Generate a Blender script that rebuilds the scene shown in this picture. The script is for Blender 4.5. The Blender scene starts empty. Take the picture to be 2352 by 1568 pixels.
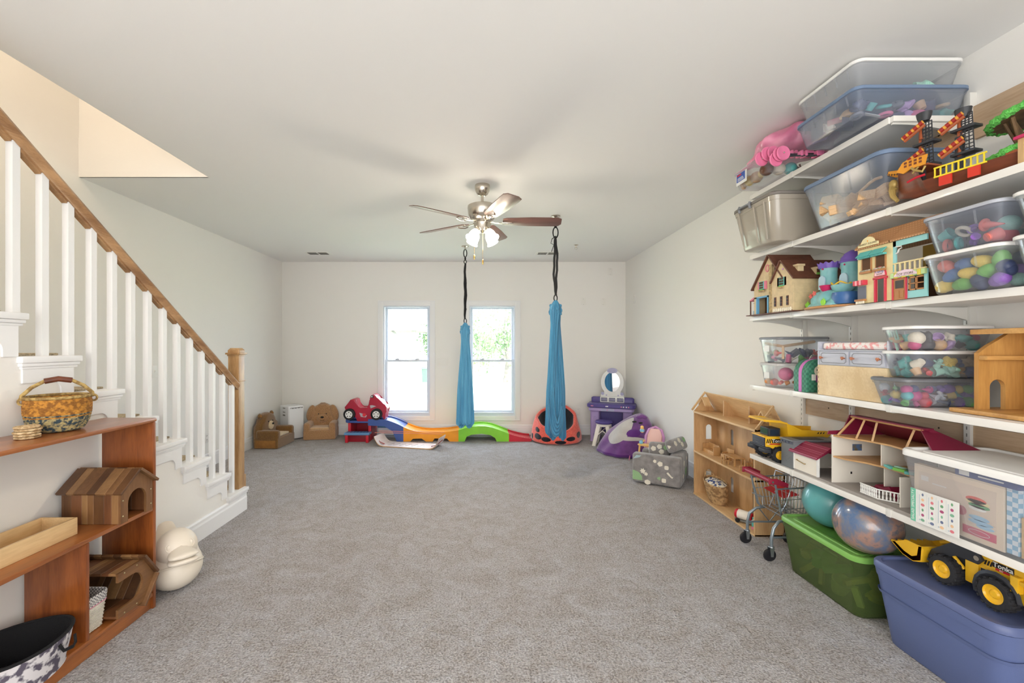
import bpy, bmesh, math, random
from mathutils import Vector, Matrix, Euler
random.seed(7)
SC = bpy.context.scene
COL = SC.collection
PI = math.pi
# ---------------------------------------------------------------- camera, world, lights, exposure
F = 1000.0                      # focal length in pixels of the 2352 wide frame
CX, CY, CZ = 1114.0, 795.0, 1.40
cd = bpy.data.cameras.new('camera'); cam = bpy.data.objects.new('camera', cd); COL.objects.link(cam)
cd.sensor_width = 36.0; cd.lens = 36.0*F/2352
cd.shift_x = (1176-CX)/2352; cd.shift_y = (CY-784)/2352
cam.location = (0, 0, CZ); cam.rotation_euler = (PI/2, 0, 0); cd.clip_start = .02; cd.clip_end = 300
SC.camera = cam
vs = SC.view_settings
vs.view_transform = 'Standard'; vs.look = 'None'; vs.gamma = 1.0; vs.use_curve_mapping = False
vs.exposure = 0.56
W = bpy.data.worlds.new('world'); SC.world = W; W.use_nodes = True
_n = W.node_tree.nodes; _l = W.node_tree.links; _n.clear()
_o = _n.new('ShaderNodeOutputWorld'); _b = _n.new('ShaderNodeBackground'); _s = _n.new('ShaderNodeTexSky')
_s.sky_type = 'HOSEK_WILKIE'; _s.turbidity = 5.0; _s.ground_albedo = .4; _s.sun_direction = (0.35, 0.25, 0.9)
_mx = _n.new('ShaderNodeMix'); _mx.data_type = 'RGBA'; _mx.inputs[0].default_value = .72
_mx.inputs[7].default_value = (.86, .95, 1.08, 1)
_l.new(_s.outputs[0], _mx.inputs[6]); _l.new(_mx.outputs[2], _b.inputs[0]); _b.inputs[1].default_value = 10.5
_l.new(_b.outputs[0], _o.inputs[0])
def lamp(name, typ, loc, rot, energy, color=(1,1,1), size=None, size_y=None, spread=None):
    ld = bpy.data.lights.new(name, typ); ld.energy = energy; ld.color = color
    if typ == 'AREA':
        ld.shape = 'RECTANGLE'; ld.size = size; ld.size_y = size_y or size
        if spread: ld.spread = spread
    elif typ == 'POINT': ld.shadow_soft_size = size or .03
    elif typ == 'SUN': ld.angle = size or .01
    o = bpy.data.objects.new(name, ld); COL.objects.link(o); o.location = loc; o.rotation_euler = rot
    return o
lamp('sun', 'SUN', (0, 20, 20), (math.radians(32), math.radians(25), 0), 9.0, (1, .96, .9), .02)
# area fill added behind the camera, standing in for daylight; no window is built
lamp('fill_behind_camera', 'AREA', (-.2, -2.05, 1.4), (PI/2+.16, 0, 0), 112, (1, .99, .985), 4.2, 2.2)
# sky portals in the two windows of the far wall: they only guide the sampling of the sky
for _wx in (-1.24, .11):
    lamp('window_portal', 'AREA', (_wx, 7.06, 1.17), (-PI/2, 0, 0), 1, (1, 1, 1), .74, 1.76).data.cycles.is_portal = True
# warm lamp of the upper stairwell
lamp('stairwell_lamp', 'POINT', (-2.7, 1.6, 4.0), (0, 0, 0), 27, (1, .82, .64), .12)

def at(px, py, d):
    return Vector(((px-CX)*d/F, d, CZ-(py-CY)*d/F))
# ---------------------------------------------------------------- materials
def _sl(c):
    return tuple(((v/255)/12.92 if v/255 <= .04045 else ((v/255+.055)/1.055)**2.4) for v in c[:3])+(1,)
_MC = {}
def mat(name, rgb, rough=.6, metal=0, var=0, vscale=8, bump=0, bscale=60, rgb2=None, stretch=None, coat=0, alpha=1, trans=0,
        emit=0, sheen=0, spec=.5, kind='noise', detail=3, lo=.35, hi=.65, ior=1.45):
    """procedural material; rgb in sRGB 0..255"""
    if name in _MC: return _MC[name]
    m = bpy.data.materials.new(name); m.use_nodes = True; _MC[name] = m
    nt = m.node_tree; N = nt.nodes; L = nt.links; p = N['Principled BSDF']
    p.inputs['Roughness'].default_value = rough; p.inputs['Metallic'].default_value = metal
    p.inputs['Coat Weight'].default_value = coat; p.inputs['Alpha'].default_value = alpha
    p.inputs['Transmission Weight'].default_value = trans; p.inputs['IOR'].default_value = ior
    p.inputs['Sheen Weight'].default_value = sheen; p.inputs['Specular IOR Level'].default_value = spec
    c = _sl(rgb)
    tc = N.new('ShaderNodeTexCoord'); mp = N.new('ShaderNodeMapping'); L.new(tc.outputs['Object'], mp.inputs[0])
    if stretch: mp.inputs['Scale'].default_value = stretch
    if rgb2 is None and var:
        rgb2 = tuple(max(0, v*(1-var)) for v in rgb)
    if rgb2 is not None:
        if kind == 'noise':
            t = N.new('ShaderNodeTexNoise'); t.inputs['Scale'].default_value = vscale; t.inputs['Detail'].default_value = detail
            f = t.outputs['Fac']
        elif kind == 'wave':
            t = N.new('ShaderNodeTexWave'); t.inputs['Scale'].default_value = vscale; t.inputs['Distortion'].default_value = 4
            t.inputs['Detail'].default_value = 3; t.inputs['Detail Scale'].default_value = .8; f = t.outputs['Fac']
        elif kind == 'check':
            t = N.new('ShaderNodeTexChecker'); t.inputs['Scale'].default_value = vscale; f = t.outputs['Fac']
        elif kind == 'dots':
            t = N.new('ShaderNodeTexVoronoi'); t.inputs['Scale'].default_value = vscale
            t.inputs['Randomness'].default_value = 0; f = t.outputs['Distance']
        elif kind == 'spots':
            t = N.new('ShaderNodeTexVoronoi'); t.inputs['Scale'].default_value = vscale; f = t.outputs['Distance']
        L.new(mp.outputs[0], t.inputs['Vector'])
        r = N.new('ShaderNodeValToRGB'); r.color_ramp.elements[0].position = lo; r.color_ramp.elements[1].position = hi
        r.color_ramp.elements[0].color = c; r.color_ramp.elements[1].color = _sl(rgb2)
        L.new(f, r.inputs[0]); L.new(r.outputs[0], p.inputs['Base Color'])
        if emit: L.new(r.outputs[0], p.inputs['Emission Color'])
    else:
        p.inputs['Base Color'].default_value = c
        if emit: p.inputs['Emission Color'].default_value = c
    if emit: p.inputs['Emission Strength'].default_value = emit
    if bump:
        b = N.new('ShaderNodeTexNoise'); b.inputs['Scale'].default_value = bscale; b.inputs['Detail'].default_value = 4
        L.new(mp.outputs[0], b.inputs['Vector'])
        bb = N.new('ShaderNodeBump'); bb.inputs['Strength'].default_value = bump; bb.inputs['Distance'].default_value = .01
        L.new(b.outputs['Fac'], bb.inputs['Height']); L.new(bb.outputs[0], p.inputs['Normal'])
    return m
def wood(name, a, b, scale=9, axis='y', rough=.45, coat=.1, knots=None):
    """long-grained wood, grain running along axis, object space"""
    if name in _MC: return _MC[name]
    m = bpy.data.materials.new(name); m.use_nodes = True; _MC[name] = m
    nt = m.node_tree; N = nt.nodes; L = nt.links; p = N['Principled BSDF']
    p.inputs['Roughness'].default_value = rough; p.inputs['Coat Weight'].default_value = coat
    p.inputs['Coat Roughness'].default_value = .3
    tc = N.new('ShaderNodeTexCoord'); mp = N.new('ShaderNodeMapping'); L.new(tc.outputs['Object'], mp.inputs[0])
    s = [1, 1, 1]; s['xyz'.index(axis)] = .12; mp.inputs['Scale'].default_value = s
    n1 = N.new('ShaderNodeTexNoise'); n1.inputs['Scale'].default_value = scale; n1.inputs['Detail'].default_value = 6
    n1.inputs['Distortion'].default_value = .8
    L.new(mp.outputs[0], n1.inputs['Vector'])
    n2 = N.new('ShaderNodeTexNoise'); n2.inputs['Scale'].default_value = scale*14; n2.inputs['Detail'].default_value = 2
    L.new(mp.outputs[0], n2.inputs['Vector'])
    mm = N.new('ShaderNodeMath'); mm.operation = 'MULTIPLY_ADD'; mm.inputs[1].default_value = .35
    L.new(n2.outputs['Fac'], mm.inputs[0]); L.new(n1.outputs['Fac'], mm.inputs[2])
    r = N.new('ShaderNodeValToRGB'); r.color_ramp.elements[0].position = .5; r.color_ramp.elements[1].position = .84
    r.color_ramp.elements[0].color = _sl(a); r.color_ramp.elements[1].color = _sl(b)
    L.new(mm.outputs[0], r.inputs[0])
    out = r.outputs[0]
    if knots:
        v = N.new('ShaderNodeTexVoronoi'); v.inputs['Scale'].default_value = knots[1]
        m2 = N.new('ShaderNodeMapping'); m2.inputs['Scale'].default_value = [.55 if q == axis else 1 for q in 'xyz']
        L.new(tc.outputs['Object'], m2.inputs[0]); L.new(m2.outputs[0], v.inputs['Vector'])
        rr = N.new('ShaderNodeValToRGB'); rr.color_ramp.elements[0].position = .07; rr.color_ramp.elements[1].position = .17
        L.new(v.outputs['Distance'], rr.inputs[0])
        mx = N.new('ShaderNodeMix'); mx.data_type = 'RGBA'; mx.inputs[6].default_value = _sl(knots[0])
        L.new(rr.outputs[0], mx.inputs[0]); L.new(out, mx.inputs[7]); out = mx.outputs[2]
    L.new(out, p.inputs['Base Color'])
    bb = N.new('ShaderNodeBump'); bb.inputs['Strength'].default_value = .08; bb.inputs['Distance'].default_value = .004
    L.new(n2.outputs['Fac'], bb.inputs['Height']); L.new(bb.outputs[0], p.inputs['Normal'])
    return m
def clear(name, rgb, alpha=.2, rough=.25, spec=.6):
    """translucent moulded plastic: partly see-through, with a glossy skin"""
    if name in _MC: return _MC[name]
    m = bpy.data.materials.new(name); m.use_nodes = True; _MC[name] = m
    N = m.node_tree.nodes; L = m.node_tree.links; N.clear()
    o = N.new('ShaderNodeOutputMaterial'); t = N.new('ShaderNodeBsdfTransparent'); d = N.new('ShaderNodeBsdfDiffuse')
    tl = N.new('ShaderNodeBsdfTranslucent'); g = N.new('ShaderNodeBsdfGlossy'); lw = N.new('ShaderNodeLayerWeight')
    c = _sl(rgb); d.inputs[0].default_value = c; tl.inputs[0].default_value = c
    t.inputs[0].default_value = tuple(.8+.2*v for v in c[:3])+(1,) if max(rgb)-min(rgb) < 60 else tuple(v**.45 for v in c[:3])+(1,)
    g.inputs['Roughness'].default_value = rough
    a1 = N.new('ShaderNodeMixShader'); a1.inputs[0].default_value = .5; L.new(d.outputs[0], a1.inputs[1]); L.new(tl.outputs[0], a1.inputs[2])
    a2 = N.new('ShaderNodeMixShader'); a2.inputs[0].default_value = alpha; L.new(t.outputs[0], a2.inputs[1]); L.new(a1.outputs[0], a2.inputs[2])
    lw.inputs[0].default_value = .25
    ms = N.new('ShaderNodeMath'); ms.operation = 'MULTIPLY'; ms.inputs[1].default_value = spec; L.new(lw.outputs['Fresnel'], ms.inputs[0])
    a3 = N.new('ShaderNodeMixShader'); L.new(ms.outputs[0], a3.inputs[0]); L.new(a2.outputs[0], a3.inputs[1]); L.new(g.outputs[0], a3.inputs[2])
    L.new(a3.outputs[0], o.inputs[0])
    return m
# ---------------------------------------------------------------- mesh builder
class MB:
    def __init__(s): s.bm = bmesh.new()
    def _tf(s, vs, M):
        if M is not None: bmesh.ops.transform(s.bm, matrix=M, verts=vs)
    def box(s, x0, x1, y0, y1, z0, z1, bev=0, seg=2, M=None):
        r = bmesh.ops.create_cube(s.bm, size=1)
        vs = r['verts']
        T = Matrix.Translation(((x0+x1)/2, (y0+y1)/2, (z0+z1)/2)) @ Matrix.Diagonal((abs(x1-x0), abs(y1-y0), abs(z1-z0), 1))
        bmesh.ops.transform(s.bm, matrix=T, verts=vs)
        if bev:
            es = list({e for v in vs for e in v.link_edges})
            rr = bmesh.ops.bevel(s.bm, geom=es, offset=bev, segments=seg, affect='EDGES', profile=.6, clamp_overlap=True)
            vs = list({v for f in rr['faces'] for v in f.verts} | {v for v in vs if v.is_valid})
            vs = [v for v in vs if v.is_valid]
        s._tf(vs, M); return s
    def loft(s, rings, cap=True, closed=False):
        R = [[s.bm.verts.new(p) for p in r] for r in rings]
        n = len(R[0]); K = len(R)
        for k in range(K if closed else K-1):
            a, b = R[k], R[(k+1) % K]
            for i in range(n):
                j = (i+1) % n
                try: s.bm.faces.new((a[i], a[j], b[j], b[i]))
                except ValueError: pass
        if cap and not closed:
            try: s.bm.faces.new(list(reversed(R[0])))
            except ValueError: pass
            try: s.bm.faces.new(R[-1])
            except ValueError: pass
        return s
    def lathe(s, prof, n=24, M=None, cap=True):
        rings = []
        for r, z in prof:
            ring = [Vector((max(r, 1e-4)*math.cos(2*PI*i/n), max(r, 1e-4)*math.sin(2*PI*i/n), z)) for i in range(n)]
            rings.append([M @ p for p in ring] if M is not None else ring)
        return s.loft(rings, cap)
    def cyl(s, p0, p1, r0, r1=None, n=14):
        return s.tube([p0, p1], [r0, r0 if r1 is None else r1], n)
    def tube(s, pts, r, n=8, closed=False, flat=1.0, up=None):
        pts = [Vector(p) for p in pts]; K = len(pts)
        rs = r if isinstance(r, (list, tuple)) else [r]*K
        rings = []; pn = None
        for k in range(K):
            if closed: t = pts[(k+1) % K]-pts[k-1]
            else: t = pts[min(k+1, K-1)]-pts[max(k-1, 0)]
            t = t.normalized() if t.length > 1e-9 else Vector((0, 0, 1))
            if pn is None:
                u = Vector(up) if up is not None else (Vector((0, 0, 1)) if abs(t.z) < .9 else Vector((1, 0, 0)))
                pn = (u - t*u.dot(t)).normalized()
            else:
                pn = pn - t*pn.dot(t)
                pn = pn.normalized() if pn.length > 1e-6 else Vector((1, 0, 0))
            b = t.cross(pn)
            rings.append([pts[k] + rs[k]*(pn*math.cos(2*PI*i/n)*flat + b*math.sin(2*PI*i/n)) for i in range(n)])
        return s.loft(rings, not closed, closed)
    def prism(s, poly, h, M=None, bev=0):
        """2D polygon (list of (u,v)) extruded by h along local z, placed by M"""
        lo = [s.bm.verts.new((u, v, 0)) for u, v in poly]; hi = [s.bm.verts.new((u, v, h)) for u, v in poly]
        n = len(poly); fs = []
        fs.append(s.bm.faces.new(list(reversed(lo)))); fs.append(s.bm.faces.new(hi))
        for i in range(n):
            fs.append(s.bm.faces.new((lo[i], lo[(i+1) % n], hi[(i+1) % n], hi[i])))
        vs = lo+hi
        if bev:
            es = list({e for f in fs[:2] for e in f.edges})
            rr = bmesh.ops.bevel(s.bm, geom=es, offset=bev, segments=2, affect='EDGES', profile=.6, clamp_overlap=True)
            vs = list({v for f in rr['faces'] for v in f.verts} | {v for v in vs if v.is_valid})
        s._tf(vs, M); return s
    def ball(s, c, r, n=16, M=None):
        if not isinstance(r, (list, tuple)): r = (r, r, r)
        q = bmesh.ops.create_uvsphere(s.bm, u_segments=n, v_segments=max(6, n*2//3), radius=1)
        T = Matrix.Translation(c) @ (M if M is not None else Matrix.Identity(4)) @ Matrix.Diagonal((r[0], r[1], r[2], 1))
        bmesh.ops.transform(s.bm, matrix=T, verts=q['verts']); return s
    def quad(s, a, b, c, d):
        s.bm.faces.new([s.bm.verts.new(p) for p in (a, b, c, d)]); return s
    def grid(s, fn, nu, nv, closeu=False):
        V = [[s.bm.verts.new(fn(i/(nu if closeu else nu-1), j/(nv-1))) for j in range(nv)] for i in range(nu)]
        for i in range(nu if closeu else nu-1):
            for j in range(nv-1):
                s.bm.faces.new((V[i][j], V[(i+1) % nu][j], V[(i+1) % nu][j+1], V[i][j+1]))
        return s
    def part(s, name, m, parent=None, label=None, smooth=35, loc=None, rot=None, kind=None, sub=0, fix=True):
        if fix: bmesh.ops.recalc_face_normals(s.bm, faces=s.bm.faces[:])
        me = bpy.data.meshes.new(name); s.bm.to_mesh(me); s.bm.free(); s.bm = None
        me.materials.append(m)
        if smooth:
            me.shade_smooth(); me.set_sharp_from_angle(angle=math.radians(smooth))
        o = bpy.data.objects.new(name, me); COL.objects.link(o)
        if parent is not None: o.parent = parent
        if label: o['label'] = label
        if loc is not None: o.location = loc
        if rot is not None: o.rotation_euler = rot
        if kind: o['kind'] = kind
        if sub:
            md = o.modifiers.new('sub', 'SUBSURF'); md.levels = sub; md.render_levels = sub
        return o
def thing(name, label, cat, loc=(0, 0, 0), rz=0, group=None):
    o = bpy.data.objects.new(name, None); COL.objects.link(o); o.location = loc
    o.rotation_euler = (0, 0, rz) if not isinstance(rz, (tuple, list)) else rz
    o.empty_display_size = .05
    return tag(o, label, cat, group)
def tag(o, label, cat, group=None, kind=None):
    o['label'] = label; o['category'] = cat
    if group: o['group'] = group
    if kind: o['kind'] = kind
    return o
def struct(o): o['kind'] = 'structure'; return o
def copy_tree(o, parent=None):
    c = o.copy(); COL.objects.link(c); c.parent = parent
    for ch in list(o.children): copy_tree(ch, c)
    return c
def share(o, name, parent=None, loc=None, rot=None):
    """a further object with the mesh of o"""
    c = o.copy(); c.name = name; COL.objects.link(c)
    if parent is not None: c.parent = parent
    if loc is not None: c.location = loc
    if rot is not None: c.rotation_euler = rot
    return c
RX = lambda a: Matrix.Rotation(a, 4, 'X')
RY = lambda a: Matrix.Rotation(a, 4, 'Y')
RZ = lambda a: Matrix.Rotation(a, 4, 'Z')
TR = lambda x, y, z: Matrix.Translation((x, y, z))
# frames that stand a drawn outline upright: (u,v)->(x,z) thick along -y ; (u,v)->(y,z) thick along x
XZ = Matrix(((1, 0, 0, 0), (0, 0, -1, 0), (0, 1, 0, 0), (0, 0, 0, 1)))
YZ = Matrix(((0, 0, 1, 0), (1, 0, 0, 0), (0, 1, 0, 0), (0, 0, 0, 1)))
def rrect(w, l, r, z, n=4, cx=0, cy=0):
    """rounded rectangle ring, w along x, l along y"""
    r = min(r, w/2-1e-4, l/2-1e-4); out = []
    for sx, sy, a0 in ((1, 1, 0), (-1, 1, 90), (-1, -1, 180), (1, -1, 270)):
        for k in range(n+1):
            a = math.radians(a0+90*k/n)
            out.append(Vector((cx+sx*(w/2-r)+r*math.cos(a), cy+sy*(l/2-r)+r*math.sin(a), z)))
    return out
def arch(w, h, n=8, z0=0, cx=0):
    """outline of a round-topped opening"""
    r = w/2
    return [(cx-r, z0), (cx+r, z0)]+[(cx+r*math.cos(PI*k/n), z0+h-r+r*math.sin(PI*k/n)) for k in range(n+1)]
def text_mesh(body, size, m, name='lettering', parent=None, M=None, depth=.0006, bold=0, loc=None, rot=None):
    cu = bpy.data.curves.new(name, 'FONT'); cu.body = body; cu.size = size; cu.extrude = depth; cu.offset = bold
    cu.align_x = 'CENTER'; cu.align_y = 'CENTER'; cu.resolution_u = 2
    t = bpy.data.objects.new(name, cu); COL.objects.link(t)
    dg = bpy.context.evaluated_depsgraph_get(); me = bpy.data.meshes.new_from_object(t.evaluated_get(dg))
    bpy.data.objects.remove(t); bpy.data.curves.remove(cu)
    if M is not None: me.transform(M)
    me.materials.clear(); me.materials.append(m)
    o = bpy.data.objects.new(name, me); COL.objects.link(o)
    if parent is not None: o.parent = parent
    if loc is not None: o.location = loc
    if rot is not None: o.rotation_euler = rot
    return o
# ---------------------------------------------------------------- the room
D = 6.9; XL, XR = -3.214, 2.228; ZC = 2.738; YB = -2.3; XS = -2.065; XO = -2.19; YO = 3.447; ZT = 4.7
M_wall = mat('wall_paint', (239, 237, 232), .85, bump=.03, bscale=220)
M_ceil = mat('ceiling_paint', (242, 241, 239), .9, bump=.03, bscale=200)
M_trim = mat('white_trim_paint', (238, 238, 238), .45)
M_vinyl = mat('white_window_vinyl', (212, 218, 227), .4)
def carpet_mat():
    m = bpy.data.materials.new('grey_carpet'); m.use_nodes = True
    N = m.node_tree.nodes; L = m.node_tree.links; p = N['Principled BSDF']
    p.inputs['Roughness'].default_value = .95; p.inputs['Sheen Weight'].default_value = .25; p.inputs['Specular IOR Level'].default_value = .1
    tc = N.new('ShaderNodeTexCoord')
    def noise(sc, det, src=None, dist=0):
        t = N.new('ShaderNodeTexNoise'); t.inputs['Scale'].default_value = sc; t.inputs['Detail'].default_value = det
        t.inputs['Distortion'].default_value = dist
        L.new(src or tc.outputs['Object'], t.inputs['Vector']); return t.outputs['Fac']
    fine = noise(105, 4); mid = noise(34, 3, None, .6); big = noise(5.5, 4, None, 1.4)
    def ramp(f, a, b, lo, hi):
        r = N.new('ShaderNodeValToRGB'); r.color_ramp.elements[0].position = lo; r.color_ramp.elements[1].position = hi
        r.color_ramp.elements[0].color = _sl(a); r.color_ramp.elements[1].color = _sl(b); L.new(f, r.inputs[0]); return r.outputs[0]
    c1 = ramp(fine, (100, 92, 86), (220, 217, 217), .36, .62)
    c2 = ramp(mid, (140, 129, 119), (194, 193, 197), .38, .64)
    mx = N.new('ShaderNodeMix'); mx.data_type = 'RGBA'; mx.inputs[0].default_value = .3
    L.new(c1, mx.inputs[6]); L.new(c2, mx.inputs[7])
    c3 = ramp(big, (156, 145, 135), (200, 200, 206), .34, .68)
    m2 = N.new('ShaderNodeMix'); m2.data_type = 'RGBA'; m2.blend_type = 'MIX'; m2.inputs[0].default_value = .35
    L.new(mx.outputs[2], m2.inputs[6]); L.new(c3, m2.inputs[7])
    st_ = noise(7.5, 3, None, 2.6); sr = N.new('ShaderNodeValToRGB'); sr.color_ramp.elements[0].position = .485; sr.color_ramp.elements[1].position = .5
    sr.color_ramp.elements[0].color = (0, 0, 0, 1); sr.color_ramp.elements[1].color = (1, 1, 1, 1); e3 = sr.color_ramp.elements.new(.515); e3.color = (0, 0, 0, 1)
    L.new(st_, sr.inputs[0]); sm = N.new('ShaderNodeMath'); sm.operation = 'MULTIPLY'; L.new(sr.outputs[0], sm.inputs[0]); L.new(mid, sm.inputs[1])
    m3 = N.new('ShaderNodeMix'); m3.data_type = 'RGBA'; L.new(sm.outputs[0], m3.inputs[0]); L.new(m2.outputs[2], m3.inputs[6]); m3.inputs[7].default_value = _sl((112, 98, 82))
    L.new(m3.outputs[2], p.inputs['Base Color'])
    b1 = N.new('ShaderNodeBump'); b1.inputs['Strength'].default_value = 1.0; b1.inputs['Distance'].default_value = .02
    L.new(fine, b1.inputs['Height'])
    b2 = N.new('ShaderNodeBump'); b2.inputs['Strength'].default_value = .5; b2.inputs['Distance'].default_value = .03
    L.new(big, b2.inputs['Height']); L.new(b2.outputs[0], b1.inputs['Normal'])
    b3 = N.new('ShaderNodeBump'); b3.inputs['Strength'].default_value = .55; b3.inputs['Distance'].default_value = .02
    L.new(mid, b3.inputs['Height']); L.new(b1.outputs[0], b3.inputs['Normal'])
    L.new(b3.outputs[0], p.inputs['Normal'])
    return m
M_carpet = carpet_mat()
m = MB(); m.box(XL-.1, XR+.1, YB-.1, D+.1, -.1, 0); struct(m.part('floor', M_carpet, smooth=0))
m = MB()
m.box(XO, XR+.1, YB-.1, D+.12, ZC, ZC+.3); m.box(XL-.1, XO, YO, D+.12, ZC, ZC+.3)
struct(m.part('ceiling', M_ceil, smooth=0))
m = MB(); m.box(XL-.1, XL, YB-.1, D+.12, 0, ZT); struct(m.part('wall_left', M_wall, smooth=0))
m = MB(); m.box(XR, XR+.1, YB-.1, D+.12, 0, ZC); struct(m.part('wall_right', M_wall, smooth=0))
m = MB(); m.box(XL-.1, XR+.1, YB-.1, YB, 0, ZT); struct(m.part('wall_back', M_wall, smooth=0))
# walls of the stairwell above the ceiling opening
m = MB(); m.box(XL, XO+.1, YO, YO+.1, ZC+.3, ZT); m.box(XL, XO, YO-.004, YO+.01, ZC, ZC+.31)
m.box(XO, XO+.1, YB, YO, ZC+.3, ZT); struct(m.part('wall_stairwell', M_wall, smooth=0))
m = MB(); m.box(XL-.1, XO+.1, YB-.1, YO+.1, ZT, ZT+.1); struct(m.part('ceiling_stairwell', M_ceil, smooth=0))
# far wall with two window openings
WO = [(-1.612, -.872), (-.25, .478)]; WZ0, WZ1 = .30, 2.042
m = MB()
for a, b in ((XL-.1, WO[0][0]), (WO[0][1], WO[1][0]), (WO[1][1], XR+.1)): m.box(a, b, D, D+.15, 0, ZC)
for a, b in WO: m.box(a, b, D, D+.15, 0, WZ0); m.box(a, b, D, D+.15, WZ1, ZC)
struct(m.part('wall_far', M_wall, smooth=0))
def baseboard(name, p0, p1, nx, ny, h=.16):
    """moulded board from p0 to p1 standing out along (nx,ny)"""
    prof = [(0, 0), (.016, 0), (.016, h-.045), (.012, h-.03), (.012, h-.012), (.006, h), (0, h)]
    m = MB(); rings = []
    for p in (p0, p1): rings.append([Vector((p[0]+nx*u, p[1]+ny*u, v)) for u, v in prof])
    m.loft(rings); return struct(m.part(name, M_trim, smooth=0))
baseboard('baseboard_left', (XL, 3.78), (XL, D), 1, 0)
baseboard('baseboard_far', (XL, D), (XR, D), 0, -1)
baseboard('baseboard_right', (XR, D), (XR, YB), -1, 0)
baseboard('baseboard_back', (XL, YB), (XR, YB), 0, 1)
# windows
M_glass = clear('window_glass', (235, 245, 250), .02, .02, .25)
def window(i, x0, x1):
    w = bpy.data.objects.new('window_%d' % i, None); COL.objects.link(w); struct(w); w.location = ((x0+x1)/2, D, WZ0)
    hw = (x1-x0)/2; H = WZ1-WZ0; c = .082
    for (a, b, z0, z1) in ((-hw-c, -hw, -c+.01, H+c), (hw, hw+c, -c+.01, H+c), (-hw, hw, H, H+c), (-hw, hw, -c+.01, 0)):
        m = MB(); m.box(a, b, -.016, 0, z0, z1, .003); m.part('window_casing', M_trim, w)
    o = c-.014
    for (a, b, z0, z1) in ((-hw-c, -hw-o, -c+.01, H+c), (hw+o, hw+c, -c+.01, H+c), (-hw-o, hw+o, H+o, H+c), (-hw-o, hw+o, -c+.01, -o+.01)):
        m = MB(); m.box(a, b, -.024, -.016, z0, z1, .002); m.part('back_band', M_trim, w)
    m = MB()
    for (a, b, z0, z1) in ((-hw, -hw+.02, 0, H), (hw-.02, hw, 0, H), (-hw+.02, hw-.02, H-.02, H), (-hw+.02, hw-.02, 0, .03)):
        m.box(a, b, 0, .13, z0, z1)
    m.part('window_jamb', M_vinyl, w, smooth=0)
    mid = H/2-.01
    def sash(y, z0, z1, s=.036, low=.036):
        m = MB(); a = hw-.02
        for (p, q, u, v) in ((-a, -a+s, z0, z1), (a-s, a, z0, z1), (-a+s, a-s, z1-s*.8, z1), (-a+s, a-s, z0, z0+low)):
            m.box(p, q, y, y+.03, u, v, .004)
        f = m.part('sash', M_vinyl, w)
        m = MB(); m.box(-a+s-.004, a-s+.004, y+.012, y+.018, z0+low-.004, z1-s*.8+.004); m.part('pane', M_glass, f, smooth=0)
        return f
    sash(.088, mid-.012, H-.02); sash(.052, .03, mid+.025, low=.05)
    for sx in (-.16, .16):
        m = MB(); m.box(sx-.03, sx+.03, .045, .075, mid+.025, mid+.04, .004); m.box(sx-.008, sx+.03, .04, .055, mid+.035, mid+.046, .003)
        m.part('sash_lock', M_vinyl, w)
    m = MB(); m.box(-hw+.02, hw-.02, .01, .052, .03, .05, .003); m.part('window_stop', M_vinyl, w)
for i, (a, b) in enumerate(WO): window(i+1, a, b)
# ------------------------------------------------ what lies outside the windows
M_lawn = mat('lawn', (150, 168, 120), .9, rgb2=(206, 204, 182), vscale=.5, bump=.4, bscale=40)
m = MB(); m.box(-40, 40, D+.2, 70, -.5, -.25); struct(m.part('lawn', M_lawn, smooth=0))
M_leaf = mat('tree_leaves', (84, 108, 62), .8, rgb2=(116, 142, 88), vscale=3)
M_bark = mat('tree_bark', (112, 102, 90), .9, var=.3)
def tree(x, y, h, r, label, seed):
    rn = random.Random(seed); t = thing('garden_tree', label, 'tree', (x, y, -.25))
    m = MB(); m.tube([(0, 0, 0), (.1, 0, h*.3), (-.1, .1, h*.6), (0, 0, h*.9)], [r*.08, r*.06, r*.04, .02], 8)
    for k in range(7):
        a = rn.uniform(0, 2*PI); z = h*rn.uniform(.3, .7); m.tube([(0, 0, z), (r*.7*math.cos(a), r*.7*math.sin(a), z+r*.5)], [r*.03, .01], 5)
    m.part('trunk', M_bark, t)
    m = MB()
    cl = [(rn.gauss(0, r*.42), rn.gauss(0, r*.42), h*.62+rn.gauss(0, h*.16)) for _ in range(26)]
    for k in range(1500):
        c = rn.choice(cl); p = Vector(c)+Vector((rn.gauss(0, r*.2), rn.gauss(0, r*.2), rn.gauss(0, r*.18)))
        Mx = Matrix.Translation(p) @ Euler((rn.uniform(0, 6), rn.uniform(0, 6), rn.uniform(0, 6))).to_matrix().to_4x4()
        s = .09*rn.uniform(.7, 1.4); m.quad(*[Mx @ Vector(q) for q in ((-s, 0, 0), (0, -s*.5, 0), (s, 0, 0), (0, s*.5, 0))])
    m.part('foliage', M_leaf, t, smooth=0, fix=False, kind='stuff')
tree(.95, 20, 3.5, 1.5, 'leafy green tree on the lawn outside the window with the swing in front', 3)
tree(-.75, 23, 3.0, 1.1, 'lower bushy tree outside beside the taller tree', 5)
tree(-2.75, 24, 2.9, .8, 'narrow tree outside the window above the toy car', 8)
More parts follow.
